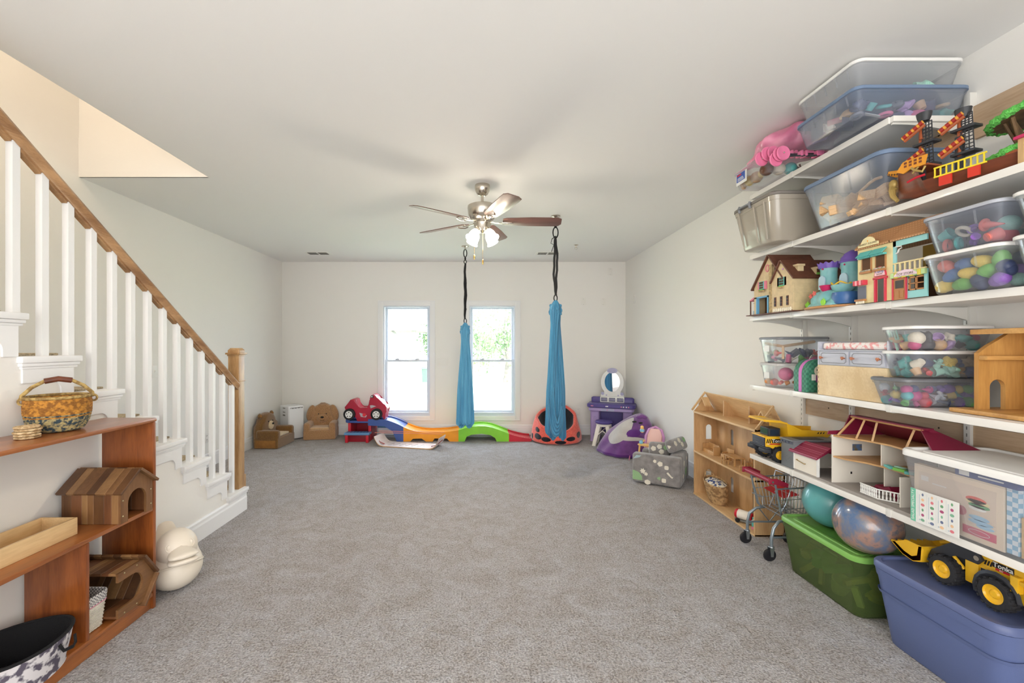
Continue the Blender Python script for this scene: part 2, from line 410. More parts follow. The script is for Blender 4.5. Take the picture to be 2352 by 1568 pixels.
# covered patio of the house seen through the first window
M_patio = mat('pale_patio_wood', (120, 116, 106), .8)
pt = thing('covered_patio', 'pale timber covered patio outside the window above the toy car', 'patio', (-5.4, 20, -.25))
def beam(p0, p1, w, name):
    m = MB(); m.tube([p0, p1], w, 4); m.part(name, M_patio, pt, smooth=0)
m = MB(); m.box(-2.5, 2.35, 0, 4, 2.38, 2.6); m.part('patio_roof', M_patio, pt, smooth=0)
m = MB(); m.box(2.0, 2.16, .2, .36, 0, 2.4); m.part('patio_post', M_patio, pt, smooth=0)
beam((1.05, .27, 2.35), (1.75, .27, 1.7), .09, 'knee_brace'); beam((1.2, .0, 3.2), (2.3, .0, 2.95), .07, 'roof_rafter')
pb = thing('trash_bin', 'dark green bin standing on the lawn outside the window above the toy car', 'bin', (-2.75, 20, -.25))
m = MB(); m.loft([rrect(.24, .24, .03, 0), rrect(.3, .3, .03, .6)]); m.part('body', mat('green_bin', (60, 84, 66), .6), pb)
m = MB(); m.loft([rrect(.34, .34, .03, .6), rrect(.3, .3, .03, .68)]); m.part('lid', mat('green_bin', (60, 84, 66), .6), pb)
# ------------------------------------------------ switches, outlets, vents
M_plate = mat('white_plate', (236, 234, 228), .4)
M_slot = mat('slot_grey', (120, 118, 112), .6)
def plate(name, label, cat, p, n, w=.072, h=.115, kind='outlet'):
    rz = {'+x': PI/2, '-x': -PI/2, '-y': 0}[n]
    t = thing(name, label, cat, p, rz)
    m = MB(); m.box(-w/2, w/2, -.006, 0, -h/2, h/2, .002); m.part('plate', M_plate, t)
    if kind == 'outlet':
        for dz in (-.022, .022):
            m = MB(); m.box(-.017, .017, -.008, -.005, dz-.014, dz+.014, .003); s = m.part('socket', M_plate, t)
            m = MB(); m.box(-.009, -.006, -.009, -.007, dz-.004, dz+.006); m.box(.006, .009, -.009, -.007, dz-.004, dz+.006); m.part('slot', M_slot, s)
    elif kind == 'switch':
        k = round(w/.046) if w > .1 else 1
        for i in range(k):
            x = (i-(k-1)/2)*.046; m = MB(); m.box(x-.006, x+.006, -.008, -.005, -.014, .014); s = m.part('switch_surround', M_slot if 0 else M_plate, t)
            m = MB(); m.box(x-.004, x+.004, -.016, -.006, .0, .009, .001); m.part('toggle', M_plate, s)
    else:
        for dz in (-.042, .042):
            m = MB(); m.cyl((0, -.007, dz), (0, -.005, dz), .003, n=8); m.part('screw', M_slot, t)
e = .0005
plate('light_switch', 'white single light switch on the left wall behind the balusters', 'switch', (XL, 4.23, 1.155), '+x', kind='switch')
plate('power_outlet', 'white outlet low on the left wall behind the lowest balusters', 'outlet', (XL, 5.02, .345), '+x')
plate('light_switch', 'white three-toggle switch plate between the two windows', 'switch', (at(1016.5, 831, D).x, D, 1.155), '-y', .165, .125, 'switch')
plate('power_outlet', 'white outlet low on the far wall beside the hanging cloth under the second window', 'outlet', (at(1051, 947, D).x, D, .35), '-y')
plate('blank_plate', 'white blank plate low on the far wall beside the ladybug chair', 'wall plate', (at(1327.5, 946, D).x, D, .36), '-y', kind='blank')
plate('blank_plate', 'white blank plate on the far wall at window-head height, further from the corner', 'wall plate', (at(1340, 693, D).x, D, 2.105), '-y', kind='blank')
plate('blank_plate', 'white blank plate on the far wall at window-head height, next to the corner', 'wall plate', (at(1385, 693, D).x, D, 2.105), '-y', kind='blank')
plate('blank_plate', 'small blank plate on the far wall just under the ceiling near the corner', 'wall plate', (at(1401, 623, D).x, D, 2.58), '-y', kind='blank')
plate('blank_plate', 'white blank plate high on the right wall near the far corner', 'wall plate', (XR, 2.228/.343, 2.1), '-x', .08, .12, kind='blank')
M_nickel = mat('brushed_nickel', (205, 198, 186), .22, 1, bump=.02, bscale=300)
def vent(x, y, label):
    t = thing('ceiling_vent', label, 'vent', (x, y, ZC))
    m = MB(); m.box(-.17, .17, -.09, .09, -.006, 0, .002); m.part('vent_frame', M_plate, t)
    for sx in (-1, 1):
        for k in range(7):
            m = MB(); xx = sx*.075+(k-3)*.018; m.box(xx-.006, xx+.006, -.06, .06, -.012, -.006); m.part('vent_slat', M_slot, t, smooth=0)
vent(at(733, 582, 1338/213).x, 6.25, 'white ceiling vent near the left corner of the far wall')
vent(at(1258, 580, 1338/215).x, 6.25, 'white ceiling vent behind the hanging strap of the nearer swing')
t = thing('smoke_sprinkler', 'small metal sprinkler head on the ceiling beside the vent', 'sprinkler', (at(1323, 562, 5.75).x, 5.75, ZC))
m = MB(); m.lathe([(.03, 0), (.03, -.006), (.012, -.01), (.01, -.03), (.02, -.032), (.02, -.036)], 14); m.part('sprinkler_body', M_nickel, t)
m = MB(); m.tube([(-.012, 0, -.03), (-.016, 0, -.05), (0, 0, -.062), (.016, 0, -.05), (.012, 0, -.03)], .003, 6); m.part('deflector', M_nickel, t)
# ------------------------------------------------ the staircase
RISE, RUN, Y1 = .1935, .259, 3.762
NS = 14
M_oak = wood('newel_oak', (196, 160, 112), (150, 110, 66), 10, 'z', .4, .15)
M_rail = wood('handrail_oak', (186, 146, 104), (140, 102, 68), 12, 'y', .38, .2)
M_stepc = mat('stair_carpet', (206, 190, 160), .95, var=.25, vscale=90, bump=.6, bscale=150)
poly = [(YB, 0), (Y1-.03, 0), (Y1-.03, RISE-.03)]
for i in range(1, NS):
    y = Y1-.03-RUN*i; poly += [(y, RISE*i-.03), (y, RISE*(i+1)-.03)]
poly += [(YB, RISE*NS-.03)]
m = MB(); m.prism(poly, .1, TR(XS-.1, 0, 0) @ YZ); struct(m.part('wall_under_stairs', M_wall, smooth=0))
st = thing('staircase', 'white painted staircase with carpeted treads rising along the left wall', 'staircase', (XS, Y1, 0))
for i in range(NS):
    y = -RUN*i; z = RISE*(i+1)
    m = MB(); m.box(XL-XS, .028, y-RUN-.03, y, z-.03, z, .006); m.part('tread', M_trim, st)
    m = MB(); m.box(XL-XS, 0, y-.045, y-.03, z-RISE, z-.03); m.part('riser', M_trim, st, smooth=0)
    # cove moulding under the tread end
    m = MB(); m.box(-.002, .02, y-RUN-.025, y-.008, z-.046, z-.03, .004); m.box(-.002, .013, y-RUN-.018, y-.014, z-.058, z-.046, .003)
    m.part('nosing_moulding', M_trim, st)
    m = MB(); m.box(XL-XS+.06, -.09, y-RUN+.01, y-.008, z, z+.012, .004); m.part('stair_runner', M_stepc, st, smooth=0)
    # scroll bracket on the stair side
    a, b = -.03, .062; c = .045; yn = y-RUN-.012; zt = z-.058; zl = z-.12; zb = z-RISE
    P = [(y-.03, zt), (yn, zt), (yn, zl)] + [(y-.03-b-c+c*math.sin(k*PI/12), zl-c+c*math.cos(k*PI/12)) for k in range(7)]+[(y-.03-b, zb), (y-.03, zb)]
    m = MB(); m.prism(P, .009, TR(0, 0, 0) @ YZ); m.part('stair_bracket', M_trim, st, smooth=25)
baseboard('baseboard_stairs', (XS, YB), (XS, Y1-.012), 1, 0, .15)
rl = thing('stair_railing', 'oak handrail on square white balusters with an oak newel post', 'railing', (XS-.035, Y1, 0))
XB = XS-.035
for k in range(27):
    y = 3.607-.1285*k
    if y < .3: break
    i = int((Y1-y)/RUN); z0 = RISE*(i+1); zr = 1.095+.733*(3.633-y)-.028
    m = MB(); m.box(-.016, .016, y-Y1-.016, y-Y1+.016, z0, zr); m.part('baluster', M_trim, rl, smooth=0)
# moulded handrail
prof = [(-.022, -.03), (.022, -.03), (.024, -.012), (.03, -.006), (.034, .008), (.026, .024), (.01, .032), (-.01, .032), (-.026, .024), (-.034, .008), (-.03, -.006), (-.024, -.012)]
def rz_(y): return 1.095+.733*(3.633-y)
m = MB(); m.loft([[Vector((u, y-Y1, rz_(y)+v*1.24)) for u, v in prof] for y in (3.672, .2)]); m.part('handrail', M_rail, rl, smooth=40)
for k in range(26):
    y0 = 3.607-.1285*k-.02; y1 = y0-.1285+.04
    m = MB(); m.loft([[Vector((u, y-Y1, rz_(y)+v)) for u, v in ((-.014, -.036), (.014, -.036), (.014, -.05), (-.014, -.05))] for y in (y0, y1)]); m.part('fillet', M_rail, rl, smooth=0)
    if y1 < .35: break
# newel post
nx0, nx1, ny0, ny1 = -.065, .025, 3.667-Y1, 3.757-Y1
m = MB(); m.box(nx0, nx1, ny0, ny1, RISE, 1.345, .003); m.part('newel_post', M_oak, rl)
m = MB(); m.box(nx0+.01, nx1-.001, ny1-.02, ny1+.026, 0, RISE+.1, .003); m.part('newel_foot', M_oak, rl)
m = MB(); m.box(nx0-.006, nx1+.006, ny0-.006, ny1+.006, 1.1, 1.112, .004); m.part('newel_band', M_oak, rl)
m = MB(); m.box(nx0-.016, nx1+.016, ny0-.016, ny1+.016, 1.33, 1.346, .005); m.box(nx0-.006, nx1+.006, ny0-.006, ny1+.006, 1.318, 1.33, .003)
cxn, cyn = (nx0+nx1)/2, (ny0+ny1)/2
m.loft([rrect(.098, .098, .01, 1.346, 3, cxn, cyn), rrect(.098, .098, .01, 1.366, 3, cxn, cyn), rrect(.07, .07, .01, 1.385, 3, cxn, cyn)])
m.part('newel_cap', M_oak, rl)
# ================================================================ ceiling fan
M_bladeU = wood('fan_blade_walnut', (118, 84, 74), (84, 58, 50), 7, 'x', .35, .3)
M_shade = mat('frosted_lit_glass', (255, 244, 226), .4, emit=9)
M_brass = mat('pull_chain_brass', (196, 160, 96), .3, 1)
FX, FY = -.022, 3.62
fan = thing('ceiling_fan', 'brushed nickel ceiling fan with five dark wood blades and lit glass shades', 'ceiling fan', (FX, FY, ZC))
m = MB(); m.lathe([(.03, 0), (.062, 0), (.064, -.02), (.06, -.045), (.045, -.075), (.028, -.088), (.02, -.09)], 28); m.part('canopy', M_nickel, fan)
m = MB(); m.lathe([(.012, -.08), (.012, -.145), (.022, -.15), (.03, -.165)], 16); m.part('downrod', M_nickel, fan)
m = MB(); m.lathe([(.03, -.155), (.1, -.165), (.122, -.175), (.124, -.19), (.116, -.25), (.095, -.285), (.075, -.295), (.07, -.305), (.04, -.31)], 36); m.part('motor_housing', M_nickel, fan)
m = MB(); m.lathe([(.04, -.30), (.07, -.306), (.075, -.32), (.062, -.36), (.05, -.385), (.03, -.392), (.01, -.40)], 28); m.part('light_fitter', M_nickel, fan)
ang = [2, 74, 146, 218, 290]
bl = None
for a in ang:
    R = RZ(math.radians(a))
    if bl is None:
        P = [(.17, -.045), (.2, -.058), (.4, -.07), (.62, -.072), (.655, -.05), (.665, .03), (.645, .062), (.6, .066), (.4, .066), (.2, .055), (.17, .045)]
        m = MB(); m.prism(P, .006, TR(0, 0, -.303) @ RX(math.radians(-13)), bev=.0015); bl = m.part('fan_blade', M_bladeU, fan)
        bl.rotation_euler = (0, 0, math.radians(a))
        m = MB()
        m.tube([(.06, 0, -.30), (.1, 0, -.312), (.15, 0, -.315), (.2, 0, -.312)], [.012, .009, .011, .008], 8, flat=.5)
        m.tube([(.165, -.026, -.317), (.2, -.032, -.32), (.245, -.018, -.316), (.255, 0, -.313), (.245, .018, -.309), (.2, .032, -.307), (.165, .026, -.31)], .005, 6, closed=True)
        br = m.part('blade_bracket', M_nickel, fan); br.rotation_euler = (0, 0, math.radians(a))
    else:
        share(bl, 'fan_blade', fan, rot=(0, 0, math.radians(a))); share(br, 'blade_bracket', fan, rot=(0, 0, math.radians(a)))
for a in (-135, -45, 45, 135):
    R = RZ(math.radians(a)); T = R @ TR(.055, 0, -.375) @ RY(math.radians(-38)) 
    m = MB(); m.tube([R @ Vector((.03, 0, -.35)), R @ Vector((.06, 0, -.352)), R @ Vector((.07, 0, -.37))], .008, 8)
    m.lathe([(.01, .012), (.022, .01), (.024, -.02), (.02, -.025)], 14, T); arm = m.part('lamp_arm', M_nickel, fan)
    m = MB(); n = 20; prof = [(.016, -.012), (.028, -.025), (.037, -.05), (.04, -.07), (.039, -.085), (.043, -.10), (.052, -.115)]
    m.lathe(prof+[(r-.003, z) for r, z in reversed(prof)], n, T, cap=False); m.part('glass_shade', M_shade, fan)
    p = T @ Vector((0, 0, -.09)); q = fan.location+p
    lamp('fan_bulb', 'POINT', q, (0, 0, 0), 15, (1, .87, .68), .045)
for dx, L in ((-.066, .215), (.004, .255)):
    m = MB(); m.tube([(dx*.4, -.03, -.39), (dx, -.05, -.42), (dx, -.05, -.40-L+.03)], .0014, 6); c = m.part('pull_chain', M_brass, fan)
    m = MB(); m.lathe([(.002, 0), (.006, -.006), (.0075, -.03), (.005, -.042), (.001, -.044)], 10, TR(dx, -.05, -.40-L+.03)); m.part('pull_knob', M_brass, c)
# ================================================================ hanging cloth swings
M_black = mat('black_webbing', (26, 26, 28), .75, bump=.3, bscale=200)
M_blkmetal = mat('black_steel', (34, 34, 36), .35, .8)
def silkmat(name, a, b):
    return mat(name, a, .5, rgb2=b, vscale=26, stretch=(1, 1, .06), sheen=.4, kind='noise', lo=.3, hi=.7, bump=.35, bscale=38)
M_silk = silkmat('teal_silk', (58, 136, 174), (32, 96, 134))
M_silk2 = silkmat('light_teal_silk', (96, 172, 208), (58, 134, 178))
def ring(c, rx, rz, t=.006, M=None):
    m = MB(); m.tube([Vector(c)+Vector((rx*math.cos(2*PI*k/20), 0, rz*math.sin(2*PI*k/20))) for k in range(20)], t, 8, closed=True); return m
def swing(x, y, px2, lab, sk, ztop, zbot, w0, w1, seed, style):
    rn = random.Random(seed); t = thing('cloth_swing', lab, 'swing', (x, y, ZC)); H = ZC
    m = MB(); m.lathe([(.012, -.004), (.048, -.004), (.05, -.008), (.02, -.014), (.012, -.02), (.012, -.045)], 20); m.lathe([(.05, 0), (.05, -.004), (.01, -.004)], 20)
    m.part('ceiling_plate', M_nickel, t)
    zz = -.045
    def rg(z, rx=.016, rz=.03, tt=.005): ring((0, 0, z), rx, rz, tt).part('carabiner', M_blkmetal, t)
    if style == 1:
        rg(zz-.05, .021, .052, .006); m = MB(); m.lathe([(.004, 0), (.011, -.004), (.011, -.03), (.004, -.036)], 10, TR(0, 0, zz-.105)); m.part('swivel', M_blkmetal, t)
        rg(zz-.165, .018, .022); s0 = zz-.19
    else:
        rg(zz-.005, .014, .02); m = MB(); m.lathe([(.005, 0), (.014, -.004), (.014, -.04), (.005, -.048)], 12, TR(0, 0, zz-.03)); m.part('swivel', M_blkmetal, t)
        rg(zz-.125, .026, .055, .006); s0 = zz-.165
    s1 = ztop-H+.05
    for sx in (-1, 1):
        n = 14; P = []
        for k in range(n+1):
            f = k/n; a = .016*math.sin(f*PI)*(1.0 if style == 2 else .55)+.003*math.sin(f*23+sx)
            P.append((sx*a+(.004*math.sin(f*9+seed)), .006*sx, s0+(s1-s0)*f))
        m = MB(); m.tube(P, .013 if style == 1 else .013, 6, flat=.45, up=(0, 1, 0)); m.part('strap', M_black, t)
    if style == 1:
        for f in (.35, .6, .82):
            m = MB(); z = s0+(s1-s0)*f; m.tube([(0, 0, z+.03), (.02, -.01, z), (.006, 0, z-.04)], .006, 6, flat=.4, up=(1, 0, 0)); m.part('strap_loop', M_black, t)
    else:
        m = MB(); m.tube([(0, -.015, s0-.0), (-.04, -.02, s0-.03), (-.05, -.02, s0-.075), (-.02, -.02, s0-.09), (-.045, -.02, s0-.16)], .011, 6, flat=.3, up=(1, 0, 0)); m.part('strap_tail', M_black, t)
    ring((0, 0, s1-.028), .017, .032, .006).part('carabiner', M_blkmetal, t)
    # knotted head of the cloth
    m = MB(); zt = ztop-H
    def head(u, v):
        a = u*2*PI; r = (.014+.045*math.sin(min(1, v*1.1)*PI*.6))*(1+.13*math.sin(7*a+v*6)+.06*math.sin(13*a-v*9))
        return Vector((r*math.cos(a)*1.05, r*math.sin(a)*.75, zt-v*.15))
    m.grid(head, 48, 10, True); m.part('knot', sk, t, smooth=60)
    for sx in (-1, 1): m = MB(); m.ball((sx*.05, 0, zt-.055), (.015, .013, .018), 12); m.part('knot_end', sk, t)
    # cloth body: two strands merging into one pleated hanging loop
    z1 = zbot-H; z0 = zt-.10
    def body(sx, cw):
        def fn(u, v):
            a = u*2*PI; z = z0+(z1-z0)*v
            W = (w0+(w1-w0)*v**.7)*(.5 if cw else 1)
            cx = sx*W*.55*min(1, .25+v*1.2) if cw else 0
            pl = 1+.10*math.sin(11*a+sx*2+3.2*v)+.07*math.sin(19*a+seed-2*v)+.05*math.sin(5*a+4*v)
            rr = W*.62*pl*(1+.5*max(0,1-v*9)); end = 1 if v < .96 else math.sqrt(max(0, 1-((v-.96)/.045)**2))
            zb = .03*math.sin(a+seed)+.005*math.sin(7*a) if v > .7 else 0
            return Vector((cx+rr*math.cos(a)*end, .02*sx*(1-v)+rr*.62*math.sin(a)*end, z+zb*max(0, (v-.7)/.3)))
        return fn
    for sx in (-1, 1):
        m = MB(); m.grid(body(sx, 1), 120, 40, True); m.part('cloth_strand', sk, t, smooth=70)
    return t, z0, z1
t, z0, z1 = swing(at(1068.5, 562, 5.82).x, 5.82, 0, 'light blue cloth swing hanging in front of the second window', M_silk2, 1.715, .33, .10, .20, 3, 1)
t, z0, z1 = swing(at(1276, 496, 4.475).x, 4.475, 0, 'deeper blue cloth swing hanging in front of the ladybug chair', M_silk, 1.872, .46, .10, .18, 5, 2)
# swag folds of the nearer swing
for k, (xa, xb, lo, r) in enumerate([(-.08, .075, .0, .022), (-.06, .07, .035, .018), (-.045, .06, .075, .016), (-.03, .05, .115, .014)]):
    m = MB(); P = []
    for i in range(15):
        f = i/14; x = xa+(xb-xa)*f; sag = math.sin(f*PI)**.6
        P.append((x*.95, -.052+.022*abs(2*f-1)-.003*k, z1+.04+lo+.36*(1-sag)*(.6+.4*(1-f))))
    m.tube(P, [r*(.5+.6*math.sin(PI*i/14)) for i in range(15)], 8); m.part('cloth_fold', M_silk, t, smooth=70)
# ================================================================ plush chairs
def plush(n, a, b, sc=130, bump=.7): return mat(n, a, .95, rgb2=b, vscale=sc, bump=bump, bscale=sc*1.2, sheen=.5, spec=.1)
M_bear = plush('brown_plush', (136, 100, 54), (112, 78, 40)); M_cream = plush('cream_plush', (226, 205, 170), (206, 184, 146))
M_bearside = mat('brown_suede', (158, 110, 56), .85, var=.12, vscale=14, bump=.25, bscale=18)
M_dog = plush('tan_plush', (190, 148, 106), (160, 120, 82), 95, 1); M_nose = mat('black_nose', (30, 26, 26), .35)
M_dark = mat('dark_stitch', (52, 38, 28), .8)
def chair_base(t, m0, w, d, ah, mside=None, aw=.1):
    m = MB(); m.box(-w/2, w/2, 0, d, 0, .15, .025, 3); m.part('base', m0, t)
    for s in (-1, 1):
        x = s*(w/2-aw/2); m = MB(); m.box(x-aw/2, x+aw/2, 0, d*.92, .1, ah, .045, 4); m.part('armrest', m0, t)
        if mside:
            m = MB(); x = s*(w/2); m.box(x-.006, x+.006, .03, d-.03, .012, .115, .005, 2); m.part('side_pocket', mside, t)
# bear: front faces +x of the room
t = thing('bear_chair', 'dark brown plush bear-shaped child armchair in the left corner by the wall', 'armchair', (-2.81, 6.165, 0), PI/2-.03)
chair_base(t, M_bear, .50, .34, .25, M_bearside)
m = MB(); m.box(-.15, .15, .035, .3, .145, .175, .014, 3); m.part('seat_cushion', M_cream, t)
P = [(-.235, .05), (.235, .05), (.24, .2), (.2, .3), (.155, .38), (.10, .44), (0, .468), (-.10, .44), (-.155, .38), (-.2, .3), (-.24, .2)]
m = MB(); m.prism(P, .13, TR(0, .36, 0) @ XZ, bev=.045); bk = m.part('backrest', M_bear, t, smooth=80)
for s in (-1, 1):
    m = MB(); m.ball((s*.155, .3, .43), (.04, .022, .04), 14); e_ = m.part('ear', M_bear, t)
    m = MB(); m.ball((s*.155, .283, .43), (.024, .01, .024), 12); m.part('inner_ear', M_bearside, e_)
    m = MB(); m.ball((s*.055, .228, .345), .009, 10); m.part('eye', M_nose, t)
m = MB(); m.ball((0, .225, .285), (.062, .03, .062), 16); sn = m.part('muzzle', M_cream, t)
m = MB(); m.ball((0, .192, .31), (.02, .012, .016), 12); m.part('nose', M_nose, sn)
# dog
t = thing('dog_chair', 'light tan plush dog-shaped child armchair with floppy ears', 'armchair', (at(733, 1010, 6.5).x, 6.5, 0), math.radians(10))
chair_base(t, M_dog, .46, .35, .255)
m = MB(); m.box(-.14, .14, .02, .27, .145, .18, .015, 3); m.part('seat_cushion', M_cream if 0 else plush('worn_tan_seat', (212, 178, 138), (196, 158, 116)), t)
P = [(-.2, .08), (.2, .08), (.205, .26), (.18, .38), (.13, .46), (.05, .505), (-.05, .505), (-.13, .46), (-.18, .38), (-.205, .26)]
m = MB(); m.prism(P, .12, TR(0, .38, 0) @ XZ, bev=.04); m.part('backrest', M_dog, t, smooth=80)
for s in (-1, 1):
    m = MB(); m.ball((s*.175, .27, .37), (.058, .03, .125), 18, RY(s*math.radians(-16))); m.part('ear', M_dog, t)
    m = MB(); m.ball((s*.058, .252, .355), .009, 10); m.part('eye', M_nose, t)
m = MB(); m.ball((0, .255, .285), (.085, .025, .062), 18); sn = m.part('muzzle', M_dog, t)
m = MB(); m.ball((0, .225, .305), (.026, .012, .016), 12); m.part('nose', M_nose, sn)
m = MB(); m.tube([(-.03, .231, .262), (-.012, .2285, .252), (0, .228, .26), (.012, .2285, .252), (.03, .231, .262)], .0025, 6); m.part('mouth_stitch', M_dark, sn)
m = MB(); m.tube([(-.05, .31, .49), (-.03, .31, .515), (.03, .31, .515), (.05, .31, .49)], .006, 6); m.part('carry_loop', M_dog, t)
# ================================================================ air purifier
M_abs = mat('white_appliance', (232, 233, 234), .4)
t = thing('air_purifier', 'tall white air purifier standing between the bear and dog chairs', 'air purifier', (-2.945, 6.64, 0), math.radians(50))
m = MB(); m.box(-.12, .12, -.14, .14, .01, .505, .022, 4); m.part('housing', M_abs, t)
m = MB(); m.box(-.108, .108, -.146, -.138, .03, .455, .004); m.part('front_panel', M_abs, t)
m = MB()
for k in range(26):
    x = -.095+k*.0076; m.box(x, x+.004, -.1455, -.1385, .470+.004*math.sin(k), .476+.006*abs(math.sin(k*1.7)))
m.part('air_grille', M_slot, t, smooth=0, kind='stuff')
for z in (.41, .36, .2, .47):
    m = MB(); m.box(-.1225, -.119, -.035, .035, z-.006, z+.006 if z != .36 else z+.014, .001); m.part('vent_slot', M_slot if z != .2 else M_dark, t)
# ================================================================ roller coaster track, steps and car
def crop(pts, ox, oy, s, d):
    return [((ox+u/s-CX)*d/F, CZ-(oy+v/s-CY)*d/F) for u, v in pts]
def plas(n, c, r=.35): return mat(n, c, r, var=.06, vscale=5)
M_blue = plas('blue_plastic', (66, 92, 158)); M_lblue = plas('light_blue_plastic', (98, 146, 192)); M_org = plas('orange_plastic', (248, 160, 30))
M_grn = plas('lime_plastic', (138, 212, 52)); M_red = plas('red_plastic', (200, 34, 52)); M_car = plas('crimson_plastic', (176, 36, 62), .28)
M_wht = plas('white_plastic', (236, 236, 232)); M_silv = mat('silver_sticker', (190, 190, 196), .3, .6)
TY0, TY1 = 6.40, 6.78
tr = thing('coaster_track', 'blue, orange, green and red plastic ride-on coaster track under the windows', 'toy track', (-1.7, TY0, 0))
tops = [(-1.72, .298), (-1.55, .298), (-1.45, .288), (-1.37, .262), (-1.28, .225), (-1.20, .184), (-1.12, .15), (-1.05, .127), (-.95, .108), (-.83, .10), (-.7, .104), (-.55, .114), (-.40, .135), (-.28, .17), (-.18, .19), (-.09, .198), (0, .196), (.10, .178), (.2, .145), (.3, .105), (.352, .084), (.42, .06), (.52, .035), (.6, .02), (.685, .012)]
def ztr(x):
    for (a, b), (c, e2) in zip(tops, tops[1:]):
        if a <= x <= c: return b+(e2-b)*(x-a)/(c-a)
    return tops[-1][1]
def trackpart(name, x0, x1, mt, bottom):
    n = 18; xs = [x0+(x1-x0)*k/n for k in range(n+1)]
    m = MB()
    P = [(x+1.7, z) for x, z in bottom]+[(x+1.7, ztr(x)+.03) for x in reversed(xs)]
    for y in (0, TY1-TY0-.035): m.prism(P, .035, TR(0, y+.035, 0) @ XZ)
    s = m.part(name, mt, tr, smooth=30)
    m = MB(); V = [(x+1.7, ztr(x)-.012) for x in xs]+[(x+1.7, ztr(x)+.012) for x in reversed(xs)]
    m.prism(V, TY1-TY0-.06, TR(0, TY1-TY0-.03, 0) @ XZ); m.part('track_deck', mt, s, smooth=30)
    for k in range(1, n, 2):
        x = xs[k]; a = math.atan2(ztr(x+.02)-ztr(x-.02), .04)
        m = MB(); m.box(-.003, .003, .05, .13, 0, .003, M=TR(x+1.7, 0, ztr(x)+.011) @ RY(-a)); m.part('traction_rib', M_wht, s, smooth=0)
trackpart('blue_section', -1.72, -1.20, M_blue, [(-1.72, .235), (-1.48, .225), (-1.36, .15), (-1.30, 0), (-1.20, 0)])
trackpart('orange_section', -1.20, -.39, M_org, [(-1.20, 0), (-1.10, 0), (-1.06, .04), (-.93, .045), (-.87, 0), (-.77, 0), (-.74, .045), (-.56, .045), (-.52, 0), (-.39, 0)])
trackpart('green_section', -.39, .352, M_grn, [(-.39, 0), (-.30, 0), (-.27, .07), (-.2, .1), (-.05, .115), (.08, .095), (.15, .05), (.17, 0), (.352, 0)])
trackpart('red_section', .352, .685, M_red, [(.352, 0), (.66, 0), (.685, .012)])
sp = thing('toy_steps', 'red and blue plastic toy step platform at the start of the coaster track', 'step stool', (-1.86, 6.3, 0))
for nm, y0, y1, zt in (('lower_step', 0, .14, .146), ('platform', .14, .52, .30)):
    w = .185
    m = MB(); m.box(-w, w, y0, y1, zt-.036, zt, .012, 3); p = m.part(nm, M_lblue if nm == 'lower_step' else M_blue, sp)
    if nm == 'lower_step':
        for k in range(7): m = MB(); m.box(-w+.03+k*.048, -w+.05+k*.048, .03, .11, zt-.002, zt+.0015); m.part('grip_rib', M_blue, p, smooth=0)
    for x in (-w+.015, w-.055):
        m = MB(); m.box(x, x+.04, y0+.01, y1-.01, 0, zt-.034, .006); m.part('leg', M_red, sp)
    m = MB(); m.box(-w+.05, w-.05, y1-.06, y1-.03, .0, zt-.034, .004); m.part('back_panel', mat('dark_red_plastic', (150, 28, 44), .4), sp)
m = MB(); m.box(-.2, -.14, .13, .5, .27, .335, .012); m.part('end_stop', M_blue, sp)
m = MB(); m.box(.2, .42, .42, .5, .14, .17, .01); m.part('side_shelf', M_lblue, sp)
# car
cd_ = 6.52
car = thing('toy_car', 'crimson ride-on toy car parked on top of the blue platform', 'toy car', (0, 0, 0))
out = [(205, 350), (235, 320), (290, 280), (310, 215), (365, 198), (412, 212), (430, 290), (455, 355), (500, 378), (640, 372), (650, 300), (662, 220), (690, 190), (698, 138), (735, 112), (775, 130), (820, 205), (885, 240), (940, 315), (985, 350), (965, 420), (960, 470), (955, 560), (925, 590), (915, 520), (870, 465), (800, 450), (735, 480), (705, 540), (690, 612), (440, 612), (420, 545), (390, 480), (330, 450), (270, 455), (245, 480), (228, 410)]
P = crop(out, 770, 890, 8.11, cd_)
x0 = min(p[0] for p in P); x1 = max(p[0] for p in P); xc = (x0+x1)/2; zb = .315
P = [(x-xc, z-zb) for x, z in P]; car.location = (xc, cd_, zb)
Pm = [(u*.999, v) for u, v in P]
m = MB(); m.prism(P, .22, TR(0, .13, 0) @ XZ, bev=.022); m.part('car_body', M_car, car, smooth=50)
fz = lambda u, v: tuple(a-b for a, b in zip(crop([(u, v)], 770, 890, 8.11, cd_)[0], (xc, zb)))
for u, v in ((308, 560), (805, 548)):
    x, z = fz(u, v); z = .085
    for y in (-.10, .14):
        m = MB(); m.cyl((x, y-.035, z), (x, y+.02, z), .083, n=28); m.cyl((x, y-.042, z), (x, y-.035, z), .07, .083, n=28); w_ = m.part('wheel', mat('toy_tyre', (30, 30, 32), .7), car)
        m = MB(); m.cyl((x, y-.046, z), (x, y-.04, z), .052, n=24); m.part('hubcap', M_wht, w_)
        for k in range(5):
            a = 2*PI*k/5+.3; m = MB(); m.cyl((x+.032*math.cos(a), y-.048, z+.032*math.sin(a)), (x+.032*math.cos(a), y-.045, z+.032*math.sin(a)), .0085, n=10); m.part('hub_hole', M_nose, w_)
for pts, mt in (([(675, 315), (720, 310), (790, 330), (690, 370)], M_silv), ([(480, 450), (560, 470), (620, 500), (600, 535), (510, 525)], M_silv)):
    m = MB(); m.prism([fz(*p) for p in pts], .004, TR(0, -.089, 0) @ XZ); m.part('sticker', mt, car, smooth=0)
x, z = fz(572, 490); m = MB(); m.cyl((x, -.097, z), (x, -.092, z), .026, n=20); m.part('round_emblem', mat('red_sticker', (214, 50, 60), .4), car)
x, z = fz(722, 150); m = MB(); m.cyl((x, -.12, z), (x, .12, z), .02, n=16); m.part('steering_bar', M_nose, car)
m = MB(); m.cyl((x, -.126, z), (x, -.12, z), .011, n=12); m.part('bar_cap', M_wht, car)
